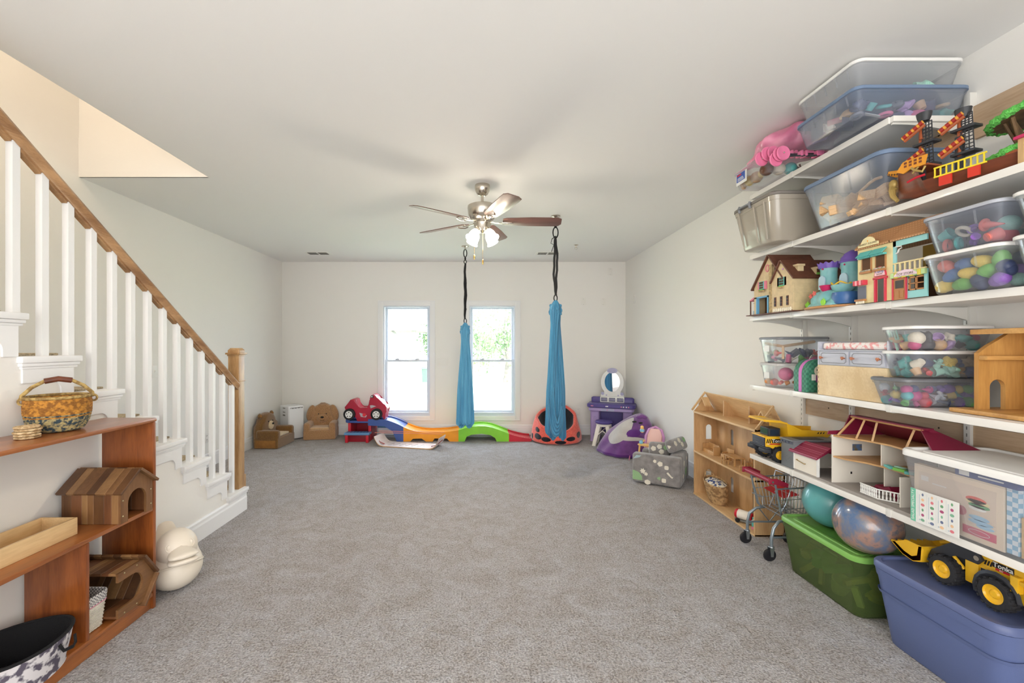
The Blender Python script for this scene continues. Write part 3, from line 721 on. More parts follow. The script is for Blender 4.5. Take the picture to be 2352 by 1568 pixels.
P2 = [fz(*p) for p in [(470, 372), (640, 366), (640, 385), (470, 390)]]
m = MB(); m.prism(P2, .16, TR(0, .10, 0) @ XZ); m.part('seat', M_car, car)
# ================================================================ curved balance board
M_board = mat('white_board', (232, 222, 218), .35, rgb2=(222, 206, 200), vscale=4); M_bedge = wood('plywood_edge', (206, 170, 124), (170, 130, 90), 20, 'x')
M_strap = mat('coral_strap', (226, 130, 108), .6); M_rlea = mat('red_leather', (150, 60, 44), .5)
b = thing('balance_board', 'white curved wooden balance board with a coral strap on the carpet', 'balance board', (-1.09, 5.98, 0), math.radians(-13.5))
def bz(s):
    a = abs(s)-.34; return 0 if a < 0 else (.62*a*a/.18)*(1 if s < 0 else 1.15)
S = [-.53+k*1.06/30 for k in range(31)]
def bprof(dz): return [(s*(1 if abs(s) < .4 else 1-.10*(abs(s)-.4)/.13), bz(s)+dz) for s in S]
lo_, hi_ = bprof(0), bprof(.014)
m = MB(); m.prism(lo_+hi_[::-1], .30, TR(0, .30, 0) @ XZ, bev=.003); bd = m.part('board', M_board, b, smooth=40)
m = MB(); m.prism([(u, v+.001) for u, v in lo_]+[(u, v-.001) for u, v in hi_[::-1]], .003, TR(0, .0, 0) @ XZ); m.part('plywood_edge', M_bedge, b, smooth=0)
for y in (.09, .21):
    m = MB(); m.tube([(-.51, y, .175), (.49, y, .2)], .0035, 6); m.part('elastic_strap', M_strap, b)
for k in range(6):
    xa = -.3+k*.09; m = MB(); m.tube([(xa, .06, .0155), (xa+.04, .2, .0155), (xa+.09, .07, .0155)], .0012, 4); m.part('printed_line', M_slot, bd)
for s_, zz in ((-1, 0), (1, 0)):
    x = s_*.43; m = MB(); m.tube([(s_*.5, .1, bz(.5)+.02), (x, .08, bz(.43)+.02), (x-s_*.08, .06, .03)], [.012, .01, .014], 8, flat=.4); m.part('leather_toggle', M_rlea, b)
# ================================================================ ladybug bean chair
M_coral = plush('coral_plush', (232, 108, 92), (212, 86, 74), 60, .5); M_blkp = plush('black_plush', (34, 34, 40), (22, 22, 28), 60, .4)
lb = thing('ladybug_chair', 'coral pod bean bag chair with black spots and black lining', 'bean bag', (1.05, 6.44, 0), math.radians(-8))
def rim(a):   # rim height, front is a=-pi/2
    return .325+.155*math.sin(a)+.02*math.sin(2*a)
def shell(u, v):
    a = u*2*PI; h = rim(a)
    # v 0..1: floor -> belly -> rim
    if v < .12: r, z = .30+.07*math.sin(v/.12*PI/2), .03*(v/.12)
    else:
        q = (v-.12)/.88; r = .37*math.cos(q*.72)**.7 if q < 1 else .3; z = .03+(h-.03)*q
    r *= 1+.015*math.sin(9*a+5*v)+.012*math.sin(5*a)
    return Vector((r*math.cos(a), r*.86*math.sin(a)+(z/.5)*.06, z))
m = MB(); m.grid(shell, 60, 22, True); R0 = [shell(i/60, 0) for i in range(60)]
m.part('shell', M_coral, lb, smooth=80)
def roll(u, v):
    a = u*2*PI; p = shell(u, 1); n = Vector((math.cos(a), math.sin(a), 0)); b_ = v*2*PI
    return p+n*(.024*math.cos(b_)-.018)+Vector((0, 0, .024*math.sin(b_)))
m = MB(); m.grid(roll, 60, 11, True); m.part('rim_roll', M_coral, lb, smooth=80)
def bowl(u, v):
    a = u*2*PI; p = shell(u, 1); q = v
    c = Vector((0, .02, .13)); k = math.cos(q*PI/2)
    return Vector((c.x+(p.x*.9-c.x)*k**.6, c.y+(p.y*.9-c.y)*k**.6, c.z+(p.z-c.z)*(1-math.sin(q*PI/2)*.97)+.006*math.sin(6*a)*k))
m = MB(); m.grid(bowl, 60, 14, True); m.part('lining', M_blkp, lb, smooth=80)
def patch_on(fn, u0, v0, ru, rv, off=.006, n=18, k=5):
    """round patch lying on the surface fn(u,v)"""
    m = MB(); e1 = 1e-3
    def q(i, j):
        a = 2*PI*i; r = j; u = u0+ru*r*math.cos(a); v = v0+rv*r*math.sin(a)
        p = fn(u, v); nn = (fn(u+e1, v)-p).cross(fn(u, v+e1)-p).normalized()
        return p+nn*off*(1-.6*r**4)
    m.grid(q, n, k, True); return m
for (u0, v0, ru, rv) in ((.62, .42, .035, .17), (.685, .36, .03, .16), (.60, .75, .028, .12), (.55, .3, .02, .15), (.775, .22, .035, .15), (.845, .45, .032, .17), (.93, .5, .03, .16), (.05, .55, .03, .2)):
    patch_on(shell, u0, v0, ru, rv).part('spot', M_blkp, lb, smooth=80)
# ================================================================ toy vanity
M_lil = mat('lilac_plastic', (172, 152, 200), .45); M_pur = mat('deep_purple_plastic', (84, 72, 138), .4); M_mir = mat('mirror_glass', (245, 245, 245), .02, 1)
M_pinkp = mat('pink_detail', (220, 130, 160), .5); M_lgrey = mat('lilac_grey_plastic', (170, 168, 198), .4)
va = thing('toy_vanity', 'lilac and purple plastic toy vanity with a white oval mirror', 'vanity', (1.865, 6.42, 0), math.radians(-22))
for s in (-1, 1):
    m = MB(); c_ = s*.23; m.loft([rrect(.15, .27, .03, 0, 4, c_, .03), rrect(.13, .25, .03, .04, 4, c_, .03), rrect(.13, .25, .03, .43, 4, c_, .03), rrect(.145, .27, .03, .45, 4, c_, .03)])
    lg = m.part('pedestal', M_lil, va, smooth=40)
    for k in range(3):
        m = MB(); m.tube([(c_+.03*math.cos(q*.7)*(1-q*.08), -.0975, .1+k*.12+.03*math.sin(q*.7)*(1-q*.08)) for q in range(9)], .004, 6); m.part('scroll_relief', M_lil, lg)
m = MB(); m.box(-.17, .17, .1, .14, .12, .44); m.part('modesty_panel', M_pur, va, smooth=0)
def tabtop(w, l, z0_, z1_, r=.06): m = MB(); m.loft([rrect(w-.02, l-.02, r, z0_, 6, 0, .02), rrect(w, l, r, z0_+.008, 6, 0, .02), rrect(w, l, r, z1_-.008, 6, 0, .02), rrect(w-.02, l-.02, r, z1_, 6, 0, .02)]); return m
tabtop(.64, .30, .45, .505).part('apron', M_lil, va, smooth=40)
tabtop(.68, .34, .503, .56).part('tabletop', M_pur, va, smooth=40)
m = MB(); m.box(-.14, .05, -.136, -.12, .455, .497, .004); dr = m.part('drawer', M_lgrey, va)
m = MB(); m.ball((-.045, -.14, .476), .008, 10); m.part('knob', M_pinkp, dr)
for x in (-.27, -.25, -.06, -.04, .15, .18, .22, .25):
    m = MB(); m.cyl((x, -.153, .53), (x, -.149, .53), .009, n=12); m.part('jewel_sticker', M_pinkp if int(x*100) % 2 else M_wht, va)
m = MB(); m.loft([rrect(.62, .08, .03, .56, 5, 0, .15), rrect(.62, .08, .03, .62, 5, 0, .15), rrect(.58, .06, .03, .635, 5, 0, .15)]); m.part('back_ledge', M_pur, va, smooth=40)
m = MB(); m.box(-.175, .175, .085, .125, .56, .645, .008); cs = m.part('makeup_console', M_wht, va)
for x in (-.115, 0, .115):
    m = MB(); m.box(x-.045, x+.045, .081, .087, .575, .63, .002); q = m.part('button_panel', mat('dark_button_panel', (70, 74, 92), .4), cs)
    for k in range(4): m = MB(); m.box(x-.036+k*.02, x-.024+k*.02, .078, .082, .583, .622, .002); m.part('button', M_lgrey, q)
mo = [(.175*math.cos(a)*1.0*(1 if math.sin(a) > -.4 else 1.0), .855+.20*math.sin(a)) for a in [2*PI*k/40 for k in range(40)]]
Pm = [(.165*math.cos(a), .86+.195*math.sin(a)) for a in [math.radians(-50+k*280/36) for k in range(37)]]+[(-.12, .70), (-.155, .70), (-.175, .645), (.175, .645), (.155, .70), (.12, .70)]
m = MB(); m.prism(Pm, .03, TR(0, .14, 0) @ XZ, bev=.006); m.part('mirror_frame', M_wht, va, smooth=40)
m = MB(); m.prism([(.11*math.cos(2*PI*k/36), .865+.145*math.sin(2*PI*k/36)) for k in range(36)], .003, TR(0, .11, 0) @ XZ); m.part('mirror', M_mir, va, smooth=0)
m = MB(); m.loft([[Vector((1.0*(rr*math.cos(2*PI*k/24)), .108-.012*h, 1.035+.55*rr*math.sin(2*PI*k/24))) for k in range(24)] for rr, h in ((.075, 0), (.075, 1), (.05, 1), (.048, .5))]); m.part('frame_crest', M_lgrey, va)
for s in (-1, 1):
    for x, z, r in ((.14, .69, .024), (.085, .665, .011)):
        m = MB(); m.cyl((s*x, .105, z), (s*x, .111, z), r, n=18); m.part('speaker_disc', M_lgrey, va)
stl = thing('toy_stool', 'white plastic child stool with a deep purple round seat before the vanity', 'stool', (at(1387, 1013, 6.2).x, 6.2, 0), math.radians(-25))
m = MB(); m.lathe([(.01, .3), (.1, .3), (.118, .31), (.122, .325), (.112, .342), (.05, .348), (.001, .348)], 30); m.part('seat', M_pur, stl)
m = MB(); m.lathe([(.1, .3), (.11, .29), (.105, .27), (.06, .26)], 30); m.part('skirt', mat('cream_plastic', (236, 230, 218), .4), stl)
for k in range(4):
    a = PI/4+k*PI/2; c_, s_ = math.cos(a), math.sin(a)
    m = MB(); m.loft([rrect(.055, .055, .012, 0, 3, .165*c_, .165*s_), rrect(.06, .06, .012, .28, 3, .085*c_, .085*s_)]); m.part('leg', mat('cream_plastic', (236, 230, 218), .4), stl)
    b2 = a+PI/2; m = MB(); P = [(.14*c_, .14*s_, .12), (.10*(c_+math.cos(b2))*.72, .10*(s_+math.sin(b2))*.72, .215), (.14*math.cos(b2), .14*math.sin(b2), .12)]
    m.tube(P, .018, 6, flat=.5); m.part('leg_web', mat('cream_plastic', (236, 230, 218), .4), stl)
# ================================================================ purple bean bag
M_bpur = mat('purple_velour', (120, 66, 138), .8, rgb2=(96, 48, 116), vscale=8, sheen=.7, bump=.25, bscale=14); M_dpur = mat('dark_purple_velour', (92, 34, 120), .8, sheen=.4)
M_pale = mat('pale_grey_velour', (202, 196, 190), .85, var=.08, vscale=7, sheen=.4)
bb = thing('bean_bag', 'slumped purple velour bean bag with pale grey patches leaning on the right wall', 'bean bag', (1.84, 5.74, 0))
def bag(u, v):
    a = u*2*PI; q = v
    pr = .365*(1+.05*math.cos(2*a)+.02*math.sin(5*a)); r = pr*(1-q**1.7)**.62 if q < .999 else .0
    if q < .06: r = pr*(.9+.1*math.sin(q/.06*PI/2))
    cx = .22*q**1.3; z = .52*q
    fold = 1+.05*math.sin(6*a+8*q)*math.sin(q*PI)+.03*math.sin(11*a-5*q)*(1-q)
    x = cx+r*fold*math.cos(a)*.93; return Vector((min(x, .383), r*fold*math.sin(a)*1.0, z))
m = MB(); m.grid(bag, 72, 30, True); m.part('bag_body', M_bpur, bb, smooth=80)
m = MB(); m.grid(lambda u, v: bag(u, v*.09)+Vector((math.cos(u*2*PI)*.004, math.sin(u*2*PI)*.004, 0)), 72, 4, True); m.part('base_panel', M_dpur, bb, smooth=80)
patch_on(bag, .585, .60, .085, .30, .007, 28, 8).part('pale_patch', M_pale, bb, smooth=80)
patch_on(bag, .70, .45, .10, .045, .010, 24, 6).part('pale_stripe', M_pale, bb, smooth=80)
patch_on(bag, .70, .58, .055, .09, .013, 24, 6).part('dark_tongue', M_dpur, bb, smooth=80)
patch_on(bag, .655, .82, .03, .02, .012, 14, 4).part('sewn_eye', M_nose, bb, smooth=80)
patch_on(bag, .74, .80, .03, .02, .012, 14, 4).part('sewn_eye', M_nose, bb, smooth=80)
m = MB(); m.tube([bag(.62+k*.025, .93-.012*math.sin(k))+Vector((-.0, -.012, .0)) for k in range(10)], [.02+.012*math.sin(k*PI/9) for k in range(10)], 10); m.part('gathered_top', M_bpur, bb, smooth=80)
m = MB(); m.tube([(-.05, -.36, .05), (-.06, -.37, .015), (-.07, -.4, .004)], .006, 6); m.part('zip_pull', M_pinkp, bb)
# ================================================================ doll high chair
M_ppink = mat('pale_pink_plastic', (240, 196, 190), .35); M_lilp = mat('pink_lilac_plastic', (206, 150, 200), .35); M_yel = mat('soft_yellow_plastic', (246, 200, 120), .4)
hc = thing('doll_high_chair', 'pale pink toy doll high chair with a yellow tray before the bean bag', 'doll chair', (1.93, 5.02, 0), math.radians(-35))
m = MB(); m.box(-.085, .085, -.13, .06, .16, .2, .018, 3); m.box(-.085, .085, -.14, -.11, .08, .19, .012, 3); m.part('seat', M_ppink, hc)
m = MB(); m.loft([rrect(.17, .035, .015, 0, 4), rrect(.165, .035, .015, .18, 4), rrect(.11, .03, .014, .25, 4)]); bm_ = m.part('backrest', M_ppink, hc, loc=(0, .05, .19), rot=(math.radians(-20), 0, 0))
m = MB(); m.tube([(-.095, -.0, .02), (-.1, 0, .16), (-.07, 0, .24), (0, 0, .275), (.07, 0, .24), (.1, 0, .16), (.095, 0, .02)], .016, 8); m.part('back_hoop', M_lilp, hc, loc=(0, .05, .19), rot=(math.radians(-20), 0, 0))
for s in (-1, 1):
    m = MB(); m.tube([(s*.095, .03, .3), (s*.1, -.05, .29), (s*.1, -.15, .285)], .009, 8); m.part('armrest', M_yel, hc)
    m = MB(); m.tube([(s*.1, -.15, .285), (s*.11, -.155, .15), (s*.12, -.16, 0)], .011, 8); m.part('front_leg', M_yel, hc)
    m = MB(); m.tube([(s*.09, .02, .2), (s*.11, .12, 0)], .011, 8); m.part('rear_leg', M_wht, hc)
m = MB(); m.loft([rrect(.22, .09, .03, .28, 4, 0, -.16), rrect(.235, .1, .03, .292, 4, 0, -.16), rrect(.21, .08, .03, .296, 4, 0, -.16)]); m.part('tray', M_yel, hc)
m = MB(); m.ball((-.08, -.17, .315), .022, 14); m.part('tray_rattle', mat('sky_blue_plastic', (130, 190, 220), .4), hc)
m = MB(); m.ball((-.115, .0, .42), (.026, .022, .03), 14); m.ball((-.115, -.002, .455), .02, 12); tb_ = m.part('side_figure', M_yel, hc)
m = MB(); m.lathe([(.024, .405), (.0275, .42), (.022, .435)], 14, TR(-.115, 0, 0)); m.part('figure_band', mat('sky_blue_plastic', (130, 190, 220), .4), tb_)
m = MB(); m.cyl((-.10, -.17, .1), (-.10, -.185, .1), .03, n=20); m.part('side_dial', M_lilp, hc)
# ================================================================ grey plush fold-out sofa
M_gp = mat('grey_print_plush', (146, 142, 140), .95, rgb2=(122, 118, 118), vscale=16, bump=.6, bscale=120, sheen=.5)
M_pw = mat('cream_print', (226, 220, 206), .95, bump=.5, bscale=120); M_pg = mat('sage_print', (146, 182, 136), .95, bump=.5, bscale=120); M_pb = mat('pale_blue_print', (164, 188, 196), .95, bump=.5, bscale=120)
so = thing('child_sofa', 'grey plush child sofa printed with cream and green shapes beside the wooden dollhouse', 'sofa', (1.90, 4.225, 0), math.radians(-33))
# local: near arm face lies along -x at y=0; depth goes +y
m = MB(); m.box(-.46, 0, .1, .5, .02, .17, .02, 3); m.part('base', M_gp, so)
m = MB(); m.box(-.462, 0, 0, .11, .015, .305, .028, 4); nf = m.part('armrest', M_gp, so)
m = MB(); m.box(-.46, 0, .40, .50, .015, .27, .028, 4); m.part('armrest', M_gp, so)
m = MB(); m.box(-.12, 0, .10, .41, .015, .315, .03, 4); bk = m.part('backrest', M_gp, so)
m = MB(); m.box(-.45, -.12, .11, .40, .17, .22, .02, 3); m.part('seat_cushion', M_gp, so)
def blob(cx, cz, pts, mt, par=nf, y=-.0012, th=.004):
    m = MB(); m.prism([(cx+a, cz+b_) for a, b_ in pts], th, TR(0, y+th-.0015, 0) @ XZ); m.part('print_patch', mt, par, smooth=0)
def star(r, n=7, k=.6, sx=1): return [(sx*r*(1 if i % 2 else k)*math.cos(i*PI/n), r*(1 if i % 2 else k)*math.sin(i*PI/n)) for i in range(2*n)]
blob(-.46, .04, [(.004, 0), (.1, 0), (.096, .04), (.07, .075), (.03, .09), (.004, .092)], M_pg)
blob(-.355, .135, star(.03), M_pw); blob(-.325, .11, star(.022), M_pw); blob(-.19, .23, star(.027, 5, .85), M_pw); blob(-.13, .2, star(.024, 4, .85), M_pw); blob(-.24, .25, star(.018, 5, .8), M_pw)
blob(-.1, .13, [(-.03, .02), (-.015, .028), (.02, -.012), (.032, -.01), (.024, -.028), (.01, -.02), (-.024, .01)], M_pw); blob(-.155, .07, star(.026, 4, .8), M_pw); blob(-.20, .085, star(.02, 3, .7), M_pg)
blob(-.31, .03, star(.026, 6, .9, 1.2), M_pw); blob(-.42, .25, [(-.03, 0), (.03, .02), (.05, .04), (.0, .04)], M_pb)
def side(cy, cz, r, mt, n=5): m = MB(); m.prism([(cy+a, cz+b_) for a, b_ in star(r, n, .8)], .003, TR(-.001, 0, 0) @ YZ); m.part('print_patch', mt, bk, smooth=0)
side(.2, .22, .03, M_pw); side(.3, .12, .045, M_pg, 7); side(.15, .1, .025, M_pw); side(.36, .24, .02, M_pw)
def pill(name, lab, M, w, h):
    t = thing(name, lab, 'cushion', (0, 0, 0)); t.matrix_world = M
    m = MB(); m.box(-w/2, w/2, -.045, .045, -h/2, h/2, .04, 4); c = m.part('cover', M_gp, t)
    for a, b_, mt in ((-.3, .1, M_pw), (.1, -.1, M_pw), (.32, .2, M_pg), (0, .25, M_pw)):
        m = MB(); m.prism([(a*w+q, b_*h+r_) for q, r_ in star(.028, 5, .85)], .003, TR(0, -.0445, 0) @ XZ); m.part('print_patch', mt, c, smooth=0)
    m = MB(); m.prism([(q, r_) for q, r_ in star(.022, 3, .6)], .003, TR(-w/2-.0015, 0, 0) @ YZ); m.part('print_patch', M_pw, c, smooth=0)
SM = TR(1.90, 4.225, 0) @ RZ(math.radians(-33))
pill('sofa_cushion', 'front grey print cushion leaning over the back of the child sofa', SM @ TR(-.085, .27, .385) @ RZ(math.radians(75)) @ RX(math.radians(-25)), .32, .13)
pill('sofa_cushion', 'rear grey print cushion standing on the seat of the child sofa', SM @ TR(-.27, .34, .30) @ RZ(math.radians(20)), .2, .15)
# ================================================================ stained pine bookcase at the stair wall
M_pine = wood('stained_pine', (168, 98, 44), (128, 68, 26), 9, 'x', .32, .5, ((60, 28, 12), 5.2)); M_pinev = wood('stained_pine_upright', (158, 88, 38), (116, 58, 22), 9, 'z', .32, .5, ((54, 24, 10), 5.6))
M_piney = wood('stained_pine_long', (176, 106, 50), (134, 74, 32), 9, 'y', .3, .5, ((70, 34, 14), 4.2))
SX0, SX1 = -2.045, -1.77
bc = thing('bookcase', 'orange-stained pine open bookcase standing against the wall under the stairs', 'bookcase', (-1.9, 1.7, 0))
def bcp(name, x0, x1, y0, y1, z0, z1, mt, bev=.005):
    m = MB(); m.box(x0+1.9, x1+1.9, y0-1.7, y1-1.7, z0, z1, bev); return m.part(name, mt, bc)
bcp('top_board', SX0-.004, SX1+.003, .95, 2.347, .996, 1.017, M_piney, .008)
bcp('shelf', SX0, SX1, .96, 2.322, .523, .543, M_piney); bcp('shelf', SX0, SX1, .96, 2.322, .067, .087, M_piney)
bcp('plinth', SX1-.03, SX1-.012, .96, 2.322, 0, .067, M_piney)
bcp('side_panel', SX0, SX1, 2.322, 2.344, 0, .996, M_pinev); bcp('side_panel', SX0, SX1, .95, .97, 0, .996, M_pinev)
bcp('divider', SX0, SX1, 1.93, 1.95, .087, .523, M_pinev); bcp('divider', SX0, SX1, 1.2, 1.22, .543, .996, M_pinev)
# ---- woven basket
def weavemat(name, a, b, sc=22):
    return mat(name, a, .8, rgb2=b, vscale=sc, kind='noise', lo=.42, hi=.58, bump=.5, bscale=80)
M_wv1 = weavemat('ochre_weave', (206, 146, 62), (150, 100, 44), 60); M_wv2 = weavemat('blue_grey_weave', (58, 74, 82), (188, 170, 120), 70)
M_rimw = weavemat('straw_rim', (186, 158, 98), (140, 112, 66), 50); M_lea = mat('brown_leather', (110, 58, 34), .5, var=.2, vscale=30)
bk = thing('market_basket', 'round woven ochre and blue-grey basket with a leather handle on the bookcase', 'basket', (-1.945, 1.985, 1.017))
prof = [(.066, .002), (.088, .012), (.104, .045), (.112, .085), (.113, .12), (.11, .15)]
def bprf(z):
    for (a, b), (c, d) in zip(prof, prof[1:]):
        if b <= z <= d: return a+(c-a)*(z-b)/(d-b)
    return prof[-1][0]
m = MB(); m.lathe([(.001, .004), (.066, .004), (.088, .013), (.1, .045), (.108, .085), (.109, .12), (.106, .15)], 48, cap=False); m.part('basket_wall', M_wv1, bk)
for k in range(23):
    z = .006+k*.0063; c_ = M_wv2 if z < .06 or (z < .085 and k % 2) else M_wv1; r = bprf(z)
    m = MB(); m.tube([(r+.0013*(1 if j % 2 else -1)+0 if 0 else (r+.0014*(1 if (j+k) % 2 else -1))*math.cos(2*PI*j/64) if 1 else 0, (r+.0014*(1 if (j+k) % 2 else -1))*math.sin(2*PI*j/64), z) for j in range(64)], .0034, 5, closed=True)
    m.part('weave_strand', c_, bk, smooth=60)
m = MB(); m.tube([(.112*math.cos(2*PI*j/40), .112*math.sin(2*PI*j/40), .155) for j in range(40)], .007, 8, closed=True); m.part('basket_rim', M_rimw, bk)
hd = [(-.0, -.118, .145), (-.003, -.115, .165), (-.004, -.085, .20), (-.004, -.045, .226), (0, 0, .235), (0, .045, .226), (0, .085, .20), (0, .115, .165), (0, .118, .145)]
Rr = RZ(math.radians(-42))
m = MB(); m.tube([Rr @ Vector(p) for p in hd], .008, 10); m.part('handle', M_rimw, bk)
m = MB(); m.tube([Rr @ Vector(p) for p in hd[3:6]], .0125, 10); m.part('leather_grip', M_lea, bk)
for q in (0, 1):
    p = Rr @ Vector(hd[0 if q == 0 else -1]); m = MB(); m.tube([p+Vector((.016*math.cos(a), .004, .014*math.sin(a)-.005)) for a in [k*PI/6 for k in range(12)]], .005, 6, closed=True); m.part('handle_loop', M_rimw, bk)
# ---- coasters
M_jute = weavemat('jute', (214, 190, 150), (176, 146, 104), 90)
for k in range(5):
    c_ = thing('coaster', ['bottom', 'second from bottom', 'middle', 'second from top', 'top'][k]+' jute coaster of the small stack beside the basket', 'coaster', (-1.905+.002*(k % 2)-.001*k, 1.815-.003*(k % 3), 1.0175+k*.0105), k*.7, 'jute coasters on the bookcase')
    m = MB(); P = []
    for j in range(90):
        a = 2*PI*j/18; r = .003+.0385*j/89; P.append((r*math.cos(a), r*math.sin(a), .0052))
    m.tube(P, .0048, 6); m.part('coiled_cord', M_jute, c_)
# ---- walnut plank houses
PW = [wood('walnut_plank_%s' % n, a, b, 8, ax, .45, .15) for n, a, b, ax in (('dark', (112, 76, 46), (84, 54, 32), 'z'), ('mid', (140, 100, 62), (110, 74, 44), 'z'), ('light', (164, 124, 80), (132, 94, 58), 'z'), ('reddish', (130, 84, 52), (100, 62, 38), 'z'))]
PR = [wood('walnut_roof_%s' % n, a, b, 8, 'y', .45, .15) for n, a, b in (('dark', (108, 74, 46), (80, 52, 32)), ('mid', (136, 98, 62), (106, 72, 44)), ('light', (166, 126, 82), (134, 98, 62)))]
M_scr = mat('brass_screw', (200, 190, 150), .3, .9)
def plankhouse(label, M, W=.2, L=.285, H=.157, HR=.235, big=False):
    """front faces local +x; width W along y, length L along -x"""
    t = thing('plank_house', label, 'toy house', (0, 0, 0)); t.matrix_world = M
    hw = W/2
    for s in (-1, 1):
        k = 0; x = -L+.012
        ws = [.034, .05, .028, .03, .05, .035, .034] if s < 0 else [.08, .09, .09]
        for w in ws:
            w = min(w, -.012-x)
            if w <= .005: break
            m = MB(); m.box(x, x+w-.0006, s*(hw-.012), s*hw, 0, H-.004, .0012, 1); m.part('wall_plank', PW[(k*3+(s > 0)) % 4], t); x += w; k += 1
    # front with arch, back plain
    aw, ah = (.115, .142) if not big else (.13, .15)
    top = HR-.004
    A = arch(aw, ah, 12)
    P = [(-hw, 0), (-aw/2, 0)]+[A[-1-i] for i in range(0, len(A)-2)]+[(aw/2, 0), (hw, 0), (hw, H), (0, top), (-hw, H)]
    m = MB(); m.prism(P, .012, TR(-.012, 0, 0) @ YZ); fr = m.part('front_board', PW[1], t, smooth=0)
    m = MB(); m.prism([(-hw, 0), (hw, 0), (hw, H), (0, top), (-hw, H)], .012, TR(-L, 0, 0) @ YZ); m.part('back_board', PW[0], t, smooth=0)
    for s in (-1, 1):
        for z in (.035, .11): m = MB(); m.ball((.0006, s*(hw-.012), z), (.002, .004, .004), 8); m.part('screw', M_scr, fr)
    sl = math.atan2(HR-H, hw); le = math.hypot(hw, HR-H)+.02
    for s in (-1, 1):
        x = -L-.01; k = 0
        while x < .018:
            w = min([.05, .036, .062, .04][k % 4], .02-x)
            m = MB(); m.box(x, x+w-.0006, 0, le, 0, .013, .0015, 1, M=TR(0, 0, HR) @ (RZ(PI) @ TR(0, 0, 0) if 0 else Matrix.Identity(4)) @ Matrix.Diagonal((1, s, 1, 1)) @ RX(-sl)); m.part('roof_plank', PR[(k*2+(s > 0)) % 3], t, smooth=0); x += w; k += 1
    return t
plankhouse('walnut plank toy house with an arched doorway on the middle shelf of the bookcase', TR(-1.75, 2.192, .5435))
plankhouse('walnut plank toy house lying on its side in the lower compartment of the bookcase', TR(-1.742, 2.068, .21) @ RX(-PI/2), W=.215, H=.15, HR=.228, big=True)
# ---- pine tray
M_lp = wood('raw_pine', (232, 200, 150), (206, 168, 116), 8, 'y', .5, .05)
tp = thing('wooden_tray', 'long shallow raw pine tray on the middle shelf of the bookcase', 'tray', (-1.945, 1.6, .5435))
for nm, a in (('tray_side', (-.083, -.072, -.4, .39, 0, .076)), ('tray_side', (.072, .083, -.4, .39, 0, .076)), ('tray_end', (-.072, .072, .379, .39, 0, .076)), ('tray_end', (-.072, .072, -.4, -.389, 0, .076)), ('tray_bottom', (-.072, .072, -.389, .379, .004, .01))):
    m = MB(); m.box(*a, bev=.0015 if 'bottom' not in nm else 0); m.part(nm, M_lp, tp)
# ---- white wicker basket with gingham liner
M_wick = mat('white_wicker', (236, 230, 216), .6, var=.08, vscale=40); M_ging = mat('grey_gingham', (130, 128, 128), .9, rgb2=(226, 222, 218), vscale=130, kind='check', lo=.4, hi=.6, bump=.3, bscale=200)
wb = thing('wicker_basket', 'small white wicker basket with a grey checked liner in the bookcase', 'basket', (-1.89, 2.012, .0875))
def fr_(z, o=0): q = z/.16; return .165+.03*q+o, .10+.02*q+o
N_ = 16
for k in range(N_):
    z = .006+k*.0078; w, l = fr_(z); R_ = rrect(w, l, .02, z, 3)
    P = []
    for i in range(len(R_)):
        a, b = R_[i], R_[(i+1) % len(R_)]; nseg = 8 if (b-a).length > .03 else 1
        for j in range(nseg): P.append(a.lerp(b, j/nseg))
    m = MB(); m.tube([p+Vector((p.x, p.y, 0)).normalized()*(.0018 if (i+k) % 2 else -.0012) for i, p in enumerate(P)], .0035, 5, closed=True); m.part('wicker_strand', M_wick, wb, smooth=60)
m = MB(); m.loft([rrect(.155, .09, .018, .004, 3), rrect(*fr_(.16, -.008), .02, .16, 3)], cap=False); m.part('liner', M_ging, wb)
m = MB(); m.loft([rrect(*fr_(.125, .009), .022, .122, 3), rrect(*fr_(.16, .01), .022, .16, 3), rrect(*fr_(.165, .004), .022, .168, 3), rrect(*fr_(.16, -.006), .02, .162, 3)], cap=False); m.part('liner_cuff', M_ging, wb)
m = MB(); R_ = rrect(*fr_(.12, .0095), .022, .121, 3); m.tube(R_, .002, 5, closed=True); m.part('pink_piping', M_pinkp, wb)
# ---- black-lined fabric bin
M_bl = mat('black_lining', (22, 22, 24), .9, bump=.3, bscale=160); M_fab = mat('printed_canvas', (216, 212, 214), .85, rgb2=(92, 86, 100), vscale=24, kind='noise', lo=.52, hi=.60)
fb = thing('fabric_bin', 'black-lined printed canvas storage bin at the foot of the bookcase', 'storage bin', (-1.85, 1.72, .0875))
def el(a, b, z, n=40): return [Vector((a*math.cos(2*PI*k/n), b*math.sin(2*PI*k/n), z+.008*math.sin(4*PI*k/n+.5))) for k in range(n)]
m = MB(); m.loft([el(.13, .145, 0), el(.145, .165, .08), el(.155, .175, .14)], cap=False); m.loft([el(.13, .155, 0), el(.01, .01, 0)]); m.part('outer_wall', M_fab, fb)
m = MB(); m.loft([el(.12, .137, .01), el(.137, .157, .08), el(.152, .172, .143)], cap=False); m.loft([el(.12, .145, .008), el(.01, .01, .008)]); m.part('lining', M_bl, fb)
m = MB(); m.tube(el(.154, .174, .143), .006, 8, closed=True); m.part('rim_binding', M_bl, fb)
m = MB(); m.tube([(.148, .02, .12), (.158, .03, .09), (.156, .07, .08), (.148, .09, .085), (.14, .095, .115)], .007, 8, flat=.5); m.part('handle', M_bl, fb)
